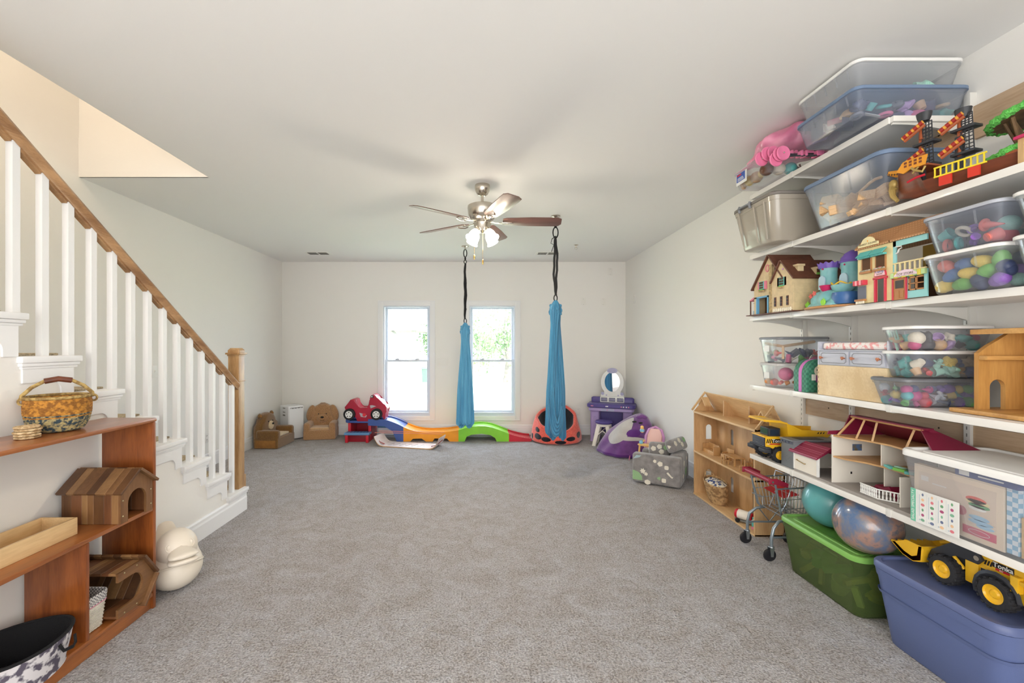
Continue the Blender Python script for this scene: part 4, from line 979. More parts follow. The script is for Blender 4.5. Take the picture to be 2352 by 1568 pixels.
# ---- duck
M_duck = mat('ivory_plastic', (236, 226, 210), .45, var=.03, vscale=3)
dk = thing('duck_bin', 'large ivory plastic duck-shaped toy bin on the carpet at the end of the bookcase', 'toy bin', (-1.83, 2.56, 0), math.radians(-42))
def dk_low(u, v):
    a = u*2*PI; q = -.62*PI/2+v*.86*PI/2*1.5; q = min(q, PI/2*.7); z = .118+.125*math.sin(q)
    return Vector((.012+.168*math.cos(q)*math.cos(a), .14*math.cos(q)*math.sin(a), max(0, z-.0)))
m = MB(); m.grid(dk_low, 48, 20, True); m.loft([[dk_low(i/48, 0) for i in range(48)], [dk_low(i/48, 0)*.02 for i in range(48)]], cap=False); m.part('lower_body', M_duck, dk, smooth=70)
m = MB(); m.tube([(.012+.169*math.cos(a)*.985, .141*math.sin(a)*.985, .135+.03*math.cos(a)+.012*math.cos(2*a)) for a in [2*PI*i/48 for i in range(48)]], .0045, 8, closed=True); m.part('seam_lip', M_duck, dk)
m = MB(); m.ball((-.02, 0, .15), (.13, .12, .09), 28); m.part('back_cover', M_duck, dk)
m = MB(); m.ball((.06, 0, .238), (.105, .104, .106), 30); h_ = m.part('head', M_duck, dk)
m = MB(); m.loft([[Vector((-.125-.07*f, .07*(1-.45*f*f)*math.cos(q)*(1 if f < 1 else .5), .17+.13*f+(.05*(1-f*.5))*math.sin(q)*(1 if f < 1 else .5))) for q in [2*PI*k/18 for k in range(18)]] for f in (0, .25, .5, .75, .95, 1.05)]); m.part('tail', M_duck, dk)
for s in (-1, 1):
    m = MB(); m.tube([(.141-.010*math.sin(q)-.006*math.cos(q), s*(.052+.016*math.cos(q)), .272+.019*math.sin(q)) for q in [2*PI*k/18 for k in range(18)]], .003, 6, closed=True); m.part('eye_ring', M_duck, h_)
    m = MB(); m.ball((.135, s*.052, .272), (.009, .014, .017), 12); m.part('eye', M_duck, h_)
    m = MB(); m.ball((-.04, s*.118, .15), (.08, .018, .045), 18, RY(math.radians(20))); m.part('wing', M_duck, dk)
def beak(sgn, z0):
    m = MB(); rings = []
    for f in (0, .25, .5, .75, .92, 1.0):
        w = (.06+.014*math.sin(f*PI))*(1 if f < .9 else (1.05-f)*6.5); h = .03*(1-f*.6)*(1 if f < .95 else .4)
        rings.append([Vector((.145+.105*f, w*math.cos(q), z0+sgn*.004+.012*f*f+h*math.sin(q)+.02*(1-abs(math.cos(q)))*(1-f) * (1 if sgn > 0 else -.3))) for q in [2*PI*k/16 for k in range(16)]])
    m.loft(rings); return m
beak(1, .228).part('upper_beak', M_duck, dk, smooth=70); beak(-1, .205).part('lower_beak', M_duck, dk, smooth=70)
# ================================================================ white wall shelving on the right wall
XF = 1.843
ST = {1: 2.445, 2: 2.03, 3: 1.605, 4: 1.132, 5: .655}
M_shelf = mat('white_shelf_melamine', (234, 231, 225), .35, coat=.2); M_std = mat('white_steel_upright', (226, 224, 218), .4, .1)
M_ledg = wood('raw_ledger_board', (204, 178, 148), (176, 148, 118), 9, 'y', .6, 0)
UPR = [3.02, 2.615, 1.985, 1.36, .95]
for k, (z0, z1, lab) in enumerate(((.935, 1.04, 'raw wood ledger board screwed to the wall under the fourth shelf from the top'), (2.335, 2.485, 'raw wood ledger board screwed to the wall behind the top shelf'))):
    t = thing('ledger_board', lab, 'board', (XR, 2.2, 0)); y0, y1 = -1.4, .80
    m = MB(); m.box(-.018, 0, y0, y1, z0, z1, .001); m.part('board', M_ledg, t)
    for i in range(6):
        m = MB(); y = -1.1+i*.34; m.cyl((-.0195, y, (z0+z1)/2+.015*(i % 2)), (-.0175, y, (z0+z1)/2+.015*(i % 2)), .004, n=10); m.part('screw', M_dark, t)
PL = ['far end', 'second from far end', 'third from far end', 'fourth from far end', 'nearest one, mostly out of view']
for y, q in zip(UPR, PL):
    t = thing('shelf_upright', 'white slotted steel upright carrying the wall shelves, '+q, 'shelf upright', (XR-.018, y, 0))
    m = MB(); m.box(-.014, .018, -.014, .014, .36, 2.55, .002); u = m.part('channel', M_std, t)
    m = MB()
    for k in range(66): m.box(-.0146, -.0138, -.002, .002, .38+k*.032, .395+k*.032)
    m.part('slots', M_slot, u, smooth=0, kind='stuff')
names = {1: 'top', 2: 'second', 3: 'third', 4: 'fourth', 5: 'lowest'}
for i, z in ST.items():
    t = thing('wall_shelf', 'white melamine wall shelf, %s of the five on the right wall' % names[i], 'shelf', (XF, 3.03, z))
    ys = [0, -.413, -1.043, -1.75, -2.2]; ye = -1.06 if i == 1 else -2.2
    m = MB(); m.box(.006, XR-.036-XF, ye, 0, -.026, -.0004, .0015); m.part('board', M_shelf, t)
    segs = [(0, -.413), (-.413, -1.043), (-1.043, -1.67), (-1.67, -2.2)]
    for a, b in segs:
        if b < ye+.02 and i == 1 and a < -1.03: continue
        b = max(b, ye); m = MB(); m.box(-.001, .008, b+.001, a-.001, -.030, .001, .002); m.part('front_edge', M_shelf, t)
        if a < 0: m = MB(); m.box(-.003, .012, a-.012, a+.012, -.033, .003, .0015); m.part('edge_clip', M_std, t)
    for y in UPR:
        if y-3.03 < ye-.05: continue
        yy = min(y-3.03, -.006); L = XR-.032-XF; n = 10
        P = [(.012, -.027), (.012, -.036)]+[(.012+(L-.012)*k/n, -.036-.052*(k/n)**2.2) for k in range(1, n+1)]+[(L, -.027)]
        m = MB(); m.prism(P, .010, TR(0, yy+.005, 0) @ XZ, bev=.002); m.part('bracket', M_std, t, smooth=0)
# ---------------------------------------------------------------- storage bins
P_clear = clear('clear_bin_plastic', (236, 240, 246), .11, .2, .35); P_smoke = clear('smoke_clear_plastic', (222, 230, 244), .15, .22, .4)
P_green = clear('green_bin_plastic', (164, 186, 126), .22, .25, .4)
M_blid = mat('slate_blue_lid', (112, 132, 160), .4); M_wlid = mat('white_lid', (238, 237, 234), .38); M_glid = mat('grey_lid', (128, 130, 134), .4); M_dglid = mat('dark_grey_lid', (112, 114, 118), .4)
def tote(name, label, x0, x1, y0, y1, z, h, body, lidm, taper=.03, r=.035, lid=.02, ribs=3, cat='storage bin', group=None, latch=None, band=True, lidname='lid'):
    cx, cy = (x0+x1)/2, (y0+y1)/2; t = thing(name, label, cat, (cx, cy, z), 0, group)
    W, L = x1-x0, y1-y0; w, l = W-.016, L-.016
    def rg(q, o=0, zz=None):
        return rrect(w-2*taper*(1-q)-2*o, l-2*taper*(1-q)-2*o, max(.006, r-o), (h-lid)*q if zz is None else zz, 4)
    m = MB(); k = .002
    R = [rg(0, .006, 0), rg(0, 0, .006), rg(.55), rg(.9), rg(.9, -.004), rg(1, -.004), rg(1, k+.001), rg(.9, k), rg(.55, k), rg(0, k+.001, .008)]
    m.loft(R, cap=True); b = m.part('bin_body', body, t, smooth=50)
    if lidm is not None:
        m = MB(); H = h
        A = lambda o, zz: rrect(W-2*o, L-2*o, r+.008-o*.5, zz, 5)
        m.loft([A(.004, H-lid*.95), A(0, H-lid*.9), A(0, H-lid*.25), A(.006, H), A(.022, H), A(.028, H-lid*.3), A(.034, H-lid*.3)]); ld = m.part(lidname, lidm, t, smooth=40)
        if band:
            m = MB(); m.loft([A(.05, H-lid*.35), A(.055, H-lid*.12), A(.08, H-lid*.12)]); m.part('lid_panel', lidm, ld, smooth=40)
    for j in range(ribs):
        y = (-.5+(j+.5)/ribs)*(L-.06); xb = -w/2+taper*.06
        m = MB(); m.tube([(xb-.002, y, (h-lid)*.96), (xb+taper*.35-.001, y, (h-lid)*.6)], .0032, 6); m.part('rib', lidm if latch == 'lid' else P_clear if body in (P_clear, P_smoke) else body, b)
    if latch:
        for s in (-1, 1):
            if latch in ('clip',):
                m = MB(); y = s*L*.16; m.box(-W/2-.008, -W/2+.006, y-.02, y+.02, h-lid-.03, h-.002, .004); m.part('latch', lidm, t)
    return t
def sticker(t, x, y, z, w, h, mt=None, nm='label_sticker'):
    """small flat label on the room side of a bin"""
    m = MB(); m.box(x-.001, x, y-w/2, y+w/2, z-h/2, z+h/2); return m.part(nm, mt or M_wht, t, smooth=0)
NX = Matrix(((0, 0, -1, 0), (-1, 0, 0, 0), (0, 1, 0, 0), (0, 0, 0, 1)))   # drawn outline faces -x, u runs towards the camera
# ---------------------------------------------------------------- loose toys inside the bins
_TM = {}
PAL = {'pink': (236, 120, 160), 'teal': (96, 184, 178), 'purple': (140, 96, 180), 'red': (212, 60, 60), 'yellow': (240, 206, 96), 'green': (122, 190, 90), 'cream': (236, 224, 200), 'blue': (80, 120, 180), 'orange': (240, 150, 60), 'grey': (110, 112, 122), 'lilac': (196, 160, 210), 'magenta': (206, 50, 120), 'coral': (236, 124, 112), 'navy': (60, 70, 104), 'brown': (110, 72, 50), 'black': (46, 44, 48), 'white': (240, 238, 234), 'tan': (212, 170, 124), 'wood': (222, 184, 138), 'mint': (170, 220, 200)}
def toymesh(kind, col):
    k = (kind, col)
    if k in _TM: return _TM[k]
    mt = mat('toy_'+col, PAL[col], .4, var=.08, vscale=20) if col != 'wood' else wood('block_wood', (228, 192, 146), (200, 158, 110), 20, 'x', .5, .05)
    m = MB()
    if kind == 'block': m.box(-.5, .5, -.36, .36, -.2, .2, .03)
    elif kind == 'plank': m.box(-.5, .5, -.15, .15, -.1, .1, .02)
    elif kind == 'ball': m.ball((0, 0, 0), .5, 14)
    elif kind == 'egg': m.lathe([(.001, -.5), (.2, -.46), (.34, -.32), (.39, -.1), (.372, -.005), (.38, .0), (.37, .01), (.34, .18), (.24, .38), (.12, .47), (.001, .5)], 18)
    elif kind == 'cone': m.lathe([(.38, -.5), (.38, -.44), (.24, -.42), (.03, .5), (.001, .5)], 14)
    elif kind == 'cup': m.lathe([(.001, -.3), (.25, -.3), (.38, .3), (.34, .3), (.22, -.22), (.001, -.22)], 14)
    elif kind == 'ring': m.tube([(.36*math.cos(2*PI*i/20), .36*math.sin(2*PI*i/20), 0) for i in range(20)], .12, 8, closed=True)
    elif kind == 'figure': m.lathe([(.001, -.5), (.24, -.48), (.2, -.1), (.12, .1), (.22, .25), (.2, .42), (.001, .5)], 12); m.tube([(-.38, 0, .1), (-.15, 0, .0), (.15, 0, 0), (.38, 0, .1)], .07, 6)
    elif kind == 'cloth':
        rn = random.Random(hash(col) % 7)
        m.grid(lambda u, v: Vector((.55*math.cos(2*PI*u)*math.sin(PI*v)*(1+.22*math.sin(5*2*PI*u+7*v)), .5*math.sin(2*PI*u)*math.sin(PI*v)*(1+.2*math.sin(4*2*PI*u-5*v)), -.26*math.cos(PI*v)*(1+.25*math.sin(3*2*PI*u)))), 24, 10, True)
    elif kind == 'sheet': m.box(-.5, .5, -.4, .4, -.012, .012, .004)
    elif kind == 'fork':
        m.box(-.06, .06, -.5, 0, -.03, .03, .01); m.box(-.22, .22, 0, .08, -.03, .03, .01)
        for i in range(4): m.box(-.22+i*.13, -.17+i*.13, .08, .5, -.03, .03, .01)
    o = m.part('toy_proto', mt, smooth=45); me = o.data; bpy.data.objects.remove(o); _TM[k] = me
    return me
def put(kind, col, p, s, rot, label, cat='toy', name=None, group=None):
    nm = name or {'block': 'wooden_block', 'plank': 'wooden_block', 'ball': 'toy_ball', 'egg': 'plastic_egg', 'cone': 'toy_cone', 'cup': 'toy_cup', 'ring': 'toy_ring', 'figure': 'toy_figure', 'cloth': 'doll_clothing', 'sheet': 'card_sheet', 'fork': 'toy_fork'}[kind]
    o = bpy.data.objects.new(nm, toymesh(kind, col)); COL.objects.link(o); o.location = p; o.rotation_euler = rot
    o.scale = (s, s, s) if not isinstance(s, tuple) else s
    return tag(o, label, cat, group)
KN = {'block': 'block', 'plank': 'block', 'ball': 'ball', 'egg': 'egg', 'cone': 'cone', 'cup': 'cup', 'ring': 'ring', 'figure': 'toy figure', 'cloth': 'cloth', 'sheet': 'card', 'fork': 'fork'}
def fill(box, cell, kinds, cols, where, seed, size=1.25, skip=.0, grp=None, front=True, flat=False):
    """loose toys stacked layer by layer from the room side of a bin"""
    rn = random.Random(seed); x0, x1, y0, y1, z0, z1 = box
    combos = [(a, b) for a in dict.fromkeys(kinds) for b in cols]; rn.shuffle(combos); nc = 0
    nx = max(1, int((x1-x0)/cell)); ny = max(1, int((y1-y0)/cell)); nz = max(1, round((z1-z0)/(cell*.8)))
    for k in range(nz):
        for i in range(nx):
            for j in range(ny):
                if front and not (i == 0 or j == 0): continue        # only what shows through the walls
                if rn.random() < skip: continue
                kd, c = combos[nc % len(combos)]; rd = nc//len(combos); nc += 1; s = cell*size*rn.uniform(.8, 1.1)
                p = (x0+(i+.5)*(x1-x0)/nx+rn.uniform(-.15, .15)*cell, y0+(j+.5)*(y1-y0)/ny+rn.uniform(-.15, .15)*cell, z0+(k+.5)*(z1-z0)/nz)
                rt = (rn.uniform(-.5, .5) if flat else rn.uniform(0, 6.2), rn.uniform(-.5, .5) if flat else rn.uniform(0, 6.2), rn.uniform(0, 6.2))
                put(kd, c, p, s, rt, '%s%s %s %s' % (('', 'larger ', 'rear ')[min(rd, 2)], c, {'egg': 'plastic egg', 'cloth': 'doll clothing', 'sheet': 'craft card'}.get(kd, ('toy ' if kd not in ('block', 'plank', 'figure') else '')+KN[kd]), where), KN[kd], group=grp)
# ---- top shelf
tote('storage_bin', 'shallow clear bin with a slate blue lid under the white-lidded bin on the top shelf', 1.672, 2.205, 1.96, 2.36, 2.446, .136, P_smoke, M_blid, .022, ribs=5)
tote('storage_bin', 'shallow clear bin with a white lid stacked against the ceiling', 1.695, 2.205, 1.985, 2.38, 2.583, .138, P_clear, M_wlid, .022, ribs=5)
fill((1.72, 2.16, 2.0, 2.32, 2.455, 2.54), .054, ['cloth', 'sheet', 'cup', 'ring'], ['pink', 'teal', 'navy', 'white', 'tan', 'grey', 'lilac'], 'inside the blue-lidded bin on the top shelf', 11, 1.3, grp='craft things in the blue-lidded top bin', flat=True)
fill((1.9, 2.16, 2.02, 2.34, 2.592, 2.635), .062, ['sheet', 'cloth'], ['tan', 'cream', 'mint', 'grey'], 'inside the white-lidded bin at the ceiling', 12, 1.3, skip=.3, grp='craft things in the white-lidded top bin', flat=True)
o = put('sheet', 'navy', (1.705, 2.235, 2.51), (.09, .10, .1), (0, PI/2, 0), 'blue printed booklet standing inside the front of the blue-lidded top bin', 'booklet', 'craft_booklet')
ob = tote('open_bin', 'clear open plastic bin at the far end of the top shelf', 1.675, 2.18, 2.60, 2.965, 2.446, .135, P_clear, None, .016, ribs=0)
fill((1.70, 2.15, 2.63, 2.94, 2.454, 2.51), .06, ['cloth', 'cup', 'figure', 'ball'], ['tan', 'yellow', 'teal', 'cream', 'brown'], 'inside the open clear bin on the top shelf', 13, 1.2, skip=.15, grp='toys in the open bin on the top shelf')
q = sticker(ob, -.253, .06, .052, .115, .075, M_wht); m = MB(); m.box(-.2545, -.254, .02, .112, .035, .088); m.part('label_print', mat('blue_label', (48, 84, 168), .5), q, smooth=0)
m = MB(); m.box(-.2555, -.2545, .06, .105, .072, .083); m.part('label_badge', M_red, q, smooth=0)
for k in range(4): m = MB(); m.box(-.2555, -.2545, .03+.004*k, .10, .04+k*.006, .0425+k*.006); m.part('label_line', M_wht, q, smooth=0)
# pink bag
M_bag = mat('pink_plastic_bag', (240, 164, 190), .35, rgb2=(222, 128, 162), vscale=9, bump=.5, bscale=9, coat=.3)
t = thing('plastic_bag', 'crumpled pink plastic bag wedged between the open bin and the ceiling', 'bag', (1.93, 2.74, 2.585))
m = MB(); rn = random.Random(4)
def bagf(u, v):
    a = 2*PI*u; f = math.sin(PI*v)**.6; w = 1+.10*math.sin(5*a+6*v)+.06*math.sin(11*a-9*v)
    z = -.072*math.cos(PI*v)+.07; z = min(z*(1+.12*math.sin(3*a+2)), .148)
    return Vector((.21*f*w*math.cos(a), (.24*f*w)*math.sin(a)+.0, z*(1-.55*max(0, math.sin(a))*1)+.0))
m.grid(bagf, 60, 18, True); m.part('bag_skin', M_bag, t, smooth=40)
m = MB(); m.tube([(-.12, .16, .03), (-.17, .22, .012), (-.2, .27, .004)], [.03, .02, .003], 8, flat=.5); m.part('tied_corner', M_bag, t)
# folded doll strollers
M_dkt = mat('grey_tube', (70, 70, 74), .4, .3); M_spk = mat('pink_wheel', (232, 126, 164), .35)
for k, (y, z, lab) in enumerate(((2.50, 2.497, 'upper folded doll stroller with pink wheels lying on the top shelf'), (2.44, 2.470, 'lower folded doll stroller with pink wheels lying on the top shelf'))):
    t = thing('doll_stroller', lab, 'toy stroller', (1.64+.012*k, y, z))
    for j in range(3):
        m = MB(); yy = .012+.012*j; c_ = (-.012*j, 0, .012*(j % 2))
        m.lathe([(.001, -.004), (.034, -.004), (.038, -.006), (.041, 0), (.038, .006), (.034, .004), (.001, .004)], 28, TR(c_[0]-.015*j*(1-k), yy-.04, c_[2]-.012*j) @ RX(PI/2) @ RY(.15)); w_ = m.part('stroller_wheel', M_spk, t)
        m = MB(); m.ball((c_[0]-.015*j*(1-k), yy-.047, c_[2]-.012*j), .005, 10); m.part('axle_cap', M_nickel, w_)
    for j in range(4):
        dz = -.012+.009*j; m = MB(); m.tube([(.01, .01*j-.015, dz), (.15, .012*j-.02, dz+.004*(-1)**j), (.36, .01*j-.02, dz)], .0045, 8); m.part('frame_tube', M_dkt, t)
    for xx in (.10, .125, .19):
        m = MB(); m.box(xx, xx+(.04 if xx > .15 else .014), -.028, .02, -.012, .018, .004); m.part('pink_joint', M_spk, t)
    m = MB(); m.box(.14, .30, -.012, .012, .012, .018, .002, M=RX(.3)); m.part('folded_seat', M_spk, t)
# ---- second shelf
M_taupe = mat('taupe_plastic', (168, 160, 146), .22, coat=.3)
gt = tote('storage_tote', 'glossy taupe tote with a grey latched lid at the far end of the second shelf', 1.685, 2.20, 2.55, 2.985, 2.031, .285, M_taupe, mat('taupe_grey_lid', (126, 120, 114), .4), .038, .045, .022, ribs=0, band=True)
for s in (-1, 1):
    m = MB(); y = .0+s*.055+.05; m.tube([(-.262, y, .285), (-.268, y, .27), (-.262, y, .245)], .008, 8); m.part('latch', M_glid, gt)
m = MB(); m.tube([(-.262, -.005, .268), (-.275, 0, .27), (-.275, .1, .27), (-.262, .105, .268)], .006, 8); m.part('handle', M_glid, gt)
for y in (.13, -.03, -.13):
    m = MB(); m.tube([(-.256, y, .245), (-.224, y*.9, .02)], .005, 6); m.part('body_rib', M_taupe, gt)
tote('storage_bin', 'big clear bin with a blue lid full of wooden blocks on the second shelf', 1.772, 2.215, 1.935, 2.455, 2.031, .255, P_smoke, M_blid, .045, .045, .024, ribs=4)
rn = random.Random(21)
for k in range(40):
    lay = k//16; kd = rn.choice(['block', 'plank', 'plank', 'block']); s = rn.uniform(.085, .125)
    fx = rn.random() < .6
    x = 1.86+rn.uniform(0, .03) if fx else rn.uniform(1.88, 2.15); y = rn.uniform(2.02, 2.38) if fx else 1.995+rn.uniform(0, .03)
    put(kd, 'wood', (x, y, 2.075+lay*.040+rn.uniform(0, .01)), s, (rn.uniform(-.35, .35), rn.uniform(-.5, .5), rn.uniform(0, 6)), '%s wooden block, %s layer, %s of the blue-lidded bin on the second shelf' % ('long thin' if kd == 'plank' else 'broad flat', ('bottom', 'middle', 'top')[lay], 'room side' if fx else 'near end'), 'block', group='wooden blocks in the blue-lidded bin')
m = MB(); m.tube([(1.875, 2.36-.03*k, 2.155+.012*math.sin(k*.9)+.004*k) for k in range(11)], .007, 8)
tag(m.part('toy_snake', toymesh('block', 'wood').materials[0], None), 'wavy jointed wooden snake lying on top of the blocks in the blue-lidded bin', 'toy snake')
# ---- third shelf bins
def bin3(nm, lab, y0, y1, z, h, lid, body=P_clear, x0=1.775): return tote(nm, lab, x0, 2.19, y0, y1, z, h, body, lid, .02, .03, .016, ribs=2)
bin3('storage_bin', 'clear white-lidded bin of plastic eggs on the third shelf', 1.50, 1.785, 1.606, .158, M_wlid)
bin3('storage_bin', 'clear bin with a pale grey lid standing on the bin of plastic eggs', 1.50, 1.785, 1.765, .152, mat('pale_grey_lid', (176, 180, 190), .4), P_smoke)
bin3('storage_bin', 'lower white-lidded clear bin at the near end of the third shelf', 1.20, 1.485, 1.606, .165, M_wlid)
bin3('storage_bin', 'upper white-lidded clear bin at the near end of the third shelf', 1.20, 1.485, 1.772, .145, M_wlid)
rn = random.Random(5); EC = ['yellow', 'pink', 'coral', 'purple', 'lilac', 'green', 'white', 'blue', 'mint', 'red', 'navy', 'cream']
LN = ['bottom-layer', 'middle-layer', 'top-layer']
for lay in range(3):
    for q in range(8):
        c = EC[(q*5+lay*7) % 12]; fx = q < 4
        p = (1.832+.004*lay, 1.73-q*.06-(lay % 2)*.02, 1.638+lay*.038) if fx else (1.905+(q-4)*.06, 1.552+.006*(lay % 2), 1.638+lay*.038)
        put('egg', c, p, .063, (rn.uniform(0, 6), rn.uniform(0, 6), rn.uniform(0, 6)), '%s %s plastic egg in the clear bin of eggs on the third shelf' % (LN[lay], c), 'egg', group='plastic eggs in the clear bin')
fill((1.80, 2.12, 1.54, 1.75, 1.775, 1.86), .05, ['cone', 'cup', 'ring', 'figure', 'ball'], ['pink', 'lilac', 'cream', 'coral', 'teal', 'purple', 'red', 'mint'], 'in the bin on top of the egg bin', 31, 1.25, grp='toys in the bin above the eggs')
fill((1.80, 2.12, 1.24, 1.455, 1.615, 1.72), .048, ['cloth', 'cup', 'ring', 'figure', 'ball'], ['pink', 'lilac', 'cream', 'magenta', 'yellow', 'purple', 'green'], 'in the lower bin at the near end of the third shelf', 32, 1.25, grp='toys in the lower near bin on the third shelf')
fill((1.80, 2.12, 1.24, 1.455, 1.782, 1.86), .048, ['cloth', 'cup', 'cloth', 'ball'], ['green', 'teal', 'mint', 'coral', 'white'], 'in the upper bin at the near end of the third shelf', 33, 1.25, grp='toys in the upper near bin on the third shelf')
# ---- fourth shelf bins
def bin4(lab, x0, y0, y1, z, h, lid, body=P_clear, tp=.016, x1=2.19): return tote('storage_bin', lab, x0, x1, y0, y1, z, h, body, lid, tp, .028, .016, ribs=2, latch=None)
M_lgl = mat('light_grey_lid', (196, 194, 192), .4)
bin4('lower clear bin of the pair at the far end of the fourth shelf', 1.855, 2.745, 2.965, 1.133, .158, M_lgl)
bin4('upper clear bin with a grey lid at the far end of the fourth shelf', 1.85, 2.745, 2.965, 1.292, .168, M_glid)
fill((1.88, 2.15, 2.775, 2.94, 1.142, 1.19), .042, ['figure', 'ring', 'ball', 'cup'], ['pink', 'magenta', 'orange', 'lilac', 'coral', 'cream'], 'in the lower far bin on the fourth shelf', 41, 1.2, grp='small toys in the lower far bin')
put('ball', 'pink', (1.935, 2.80, 1.222), .085, (0, 0, 0), 'big pink toy ball in the lower far clear bin on the fourth shelf', 'ball')
fill((1.88, 2.15, 2.775, 2.94, 1.302, 1.375), .045, ['figure', 'cloth', 'cone', 'block'], ['navy', 'cream', 'coral', 'grey', 'green', 'pink'], 'in the upper far bin on the fourth shelf', 42, 1.2, grp='small toys in the upper far bin')
for a, b, w in (((1.885, 2.93, 1.42), (1.90, 2.78, 1.40), 'bar along the room side'), ((1.90, 2.78, 1.40), (2.12, 2.80, 1.43), 'long sloping bar'), ((1.90, 2.775, 1.40), (1.90, 2.775, 1.32), 'upright post')):
    m = MB(); m.tube([a, b], .009, 4); tag(m.part('wooden_bar', toymesh('block', 'wood').materials[0], None, smooth=0), 'natural wooden '+w+' in the grey-lidded far bin', 'toy bar', 'wooden bars in the upper far bin')
for z, w in ((1.21, 'lower'), (1.385, 'upper')):
    o = MB().box(1.859, 1.8605, 2.79+.06, 2.85+.05, z-.02, z+.02).part('paper_tag', M_wht, None, smooth=0); tag(o, 'white paper tag inside the %s clear bin at the far end of the fourth shelf' % w, 'tag')
bin4('clear dark-lidded bin, lowest of the stack of three on the fourth shelf', 1.80, 1.86, 2.055, 1.133, .127, M_dglid, P_smoke, .022)
bin4('clear bin with a white lid, middle of the stack of three on the fourth shelf', 1.835, 1.85, 2.035, 1.261, .120, M_wlid)
bin4('clear bin with a white lid, topmost of the stack of three on the fourth shelf', 1.835, 1.85, 2.035, 1.382, .108, M_wlid)
fill((1.83, 2.14, 1.89, 2.03, 1.142, 1.225), .038, ['figure', 'ball', 'cup', 'cone', 'egg'], ['magenta', 'navy', 'teal', 'purple', 'white', 'green', 'yellow', 'red'], 'in the dark-lidded bottom bin of the three', 43, 1.25, grp='toys in the dark-lidded bin')
fill((1.86, 2.15, 1.88, 2.01, 1.270, 1.345), .042, ['cloth', 'cup', 'cloth', 'figure'], ['cream', 'yellow', 'teal', 'tan', 'blue', 'red', 'mint', 'navy'], 'in the middle bin of the three', 44, 1.3, grp='toys in the middle bin of three')
fill((1.86, 2.15, 1.88, 2.01, 1.391, 1.45), .042, ['cloth', 'ball', 'cloth', 'cup'], ['tan', 'cream', 'lilac', 'magenta', 'teal', 'black'], 'in the topmost bin of the three', 45, 1.3, grp='toys in the topmost bin of three')
put('fork', 'mint', (1.865, 1.98, 1.425), .09, (PI/2, .3, PI/2), 'mint green toy fork standing in the topmost bin of the three', 'fork')
# green case
M_case = mat('green_case', (70, 138, 112), .5, rgb2=(54, 112, 92), vscale=70, kind='check', lo=.45, hi=.55); M_lilst = mat('pink_strap', (206, 120, 190), .5)
t = thing('toy_suitcase', 'small green toy suitcase with a pink band between the clear bins and the wooden box', 'suitcase', (1.86, 2.625, 1.1325))
P = [(0, 0), (0, .11)]+[(.08-.08*math.cos(a), .11+.082*math.sin(a)) for a in [k*PI/12 for k in range(1, 7)]]+[(.2, .192), (.26, .15), (.27, 0)]
m = MB(); m.prism(P, .105, XZ, bev=.006); cs = m.part('case_shell', M_case, t, smooth=40)
m = MB(); m.prism([(u*1.01-.002, v+.0015 if v > 0 else v+.001) for u, v in P], .022, TR(0, -.045, 0) @ XZ); m.part('pink_band', M_lilst, t, smooth=40)
m = MB(); m.cyl((.075, -.1062, .125), (.075, -.1052, .125), .03, n=20); f_ = m.part('face_print', mat('cream_face', (232, 222, 204), .6), cs)
for s in (-1, 1): m = MB(); m.cyl((.075+s*.012, -.1075, .13), (.075+s*.012, -.106, .13), .005, n=5); m.part('printed_eye', M_nose, f_)
m = MB(); m.box(.03, .055, -.1062, -.1052, .07, .105); m.part('printed_patch', M_wht, cs, smooth=0); m = MB(); m.box(.055, .095, -.1062, -.1052, .06, .1); m.part('printed_patch', mat('violet_print', (130, 60, 130), .6), cs, smooth=0)
m = MB(); m.tube([(.06, -.05, .19), (.07, -.05, .212), (.14, -.05, .212), (.15, -.05, .19)], .004, 6); m.part('handle', M_nickel, t)
# wooden box and grey drawer unit with a rolled pad
M_palew = wood('pale_ply', (234, 212, 172), (212, 184, 138), 6, 'y', .5, .1)
t = thing('wooden_box', 'plain pale wooden box under the little grey drawer unit on the fourth shelf', 'box', (1.86, 2.435, 1.133), -PI/2)
for nm, a in (('front_board', (0, .42, 0, .01, 0, .164)), ('back_board', (0, .42, .27, .28, 0, .164)), ('end_board', (0, .01, .01, .27, 0, .164)), ('end_board', (.41, .42, .01, .27, 0, .164)), ('base_board', (.01, .41, .01, .27, 0, .008))):
    m = MB(); m.box(*a, bev=.001); m.part(nm, M_palew, t, smooth=0)
for k in range(6): m = MB(); m.box(-.0005, .01, -.0006, .01, .012+k*.026, .024+k*.026); m.part('finger_joint', M_ledg, t, smooth=0)
M_gdr = wood('grey_washed_wood', (206, 208, 218), (176, 180, 194), 9, 'x', .45, .1); M_copper = mat('copper_knob', (206, 140, 110), .3, .7)
t = thing('toy_drawer_unit', 'silvery grey two-drawer toy changing unit standing on the pale wooden box', 'drawer unit', (1.862, 2.432, 1.2975), -PI/2)
m = MB(); m.box(0, .42, .004, .27, 0, .082, .002); m.part('carcass', M_gdr, t, smooth=0)
m = MB(); m.box(-.006, .426, -.003, .275, .078, .084, .002); m.part('top_board', M_gdr, t, smooth=0)
for x in (-.006, .414):
    m = MB(); m.box(x, x+.012, 0, .27, -.0, .128, .002); m.part('end_panel', M_gdr, t, smooth=0)
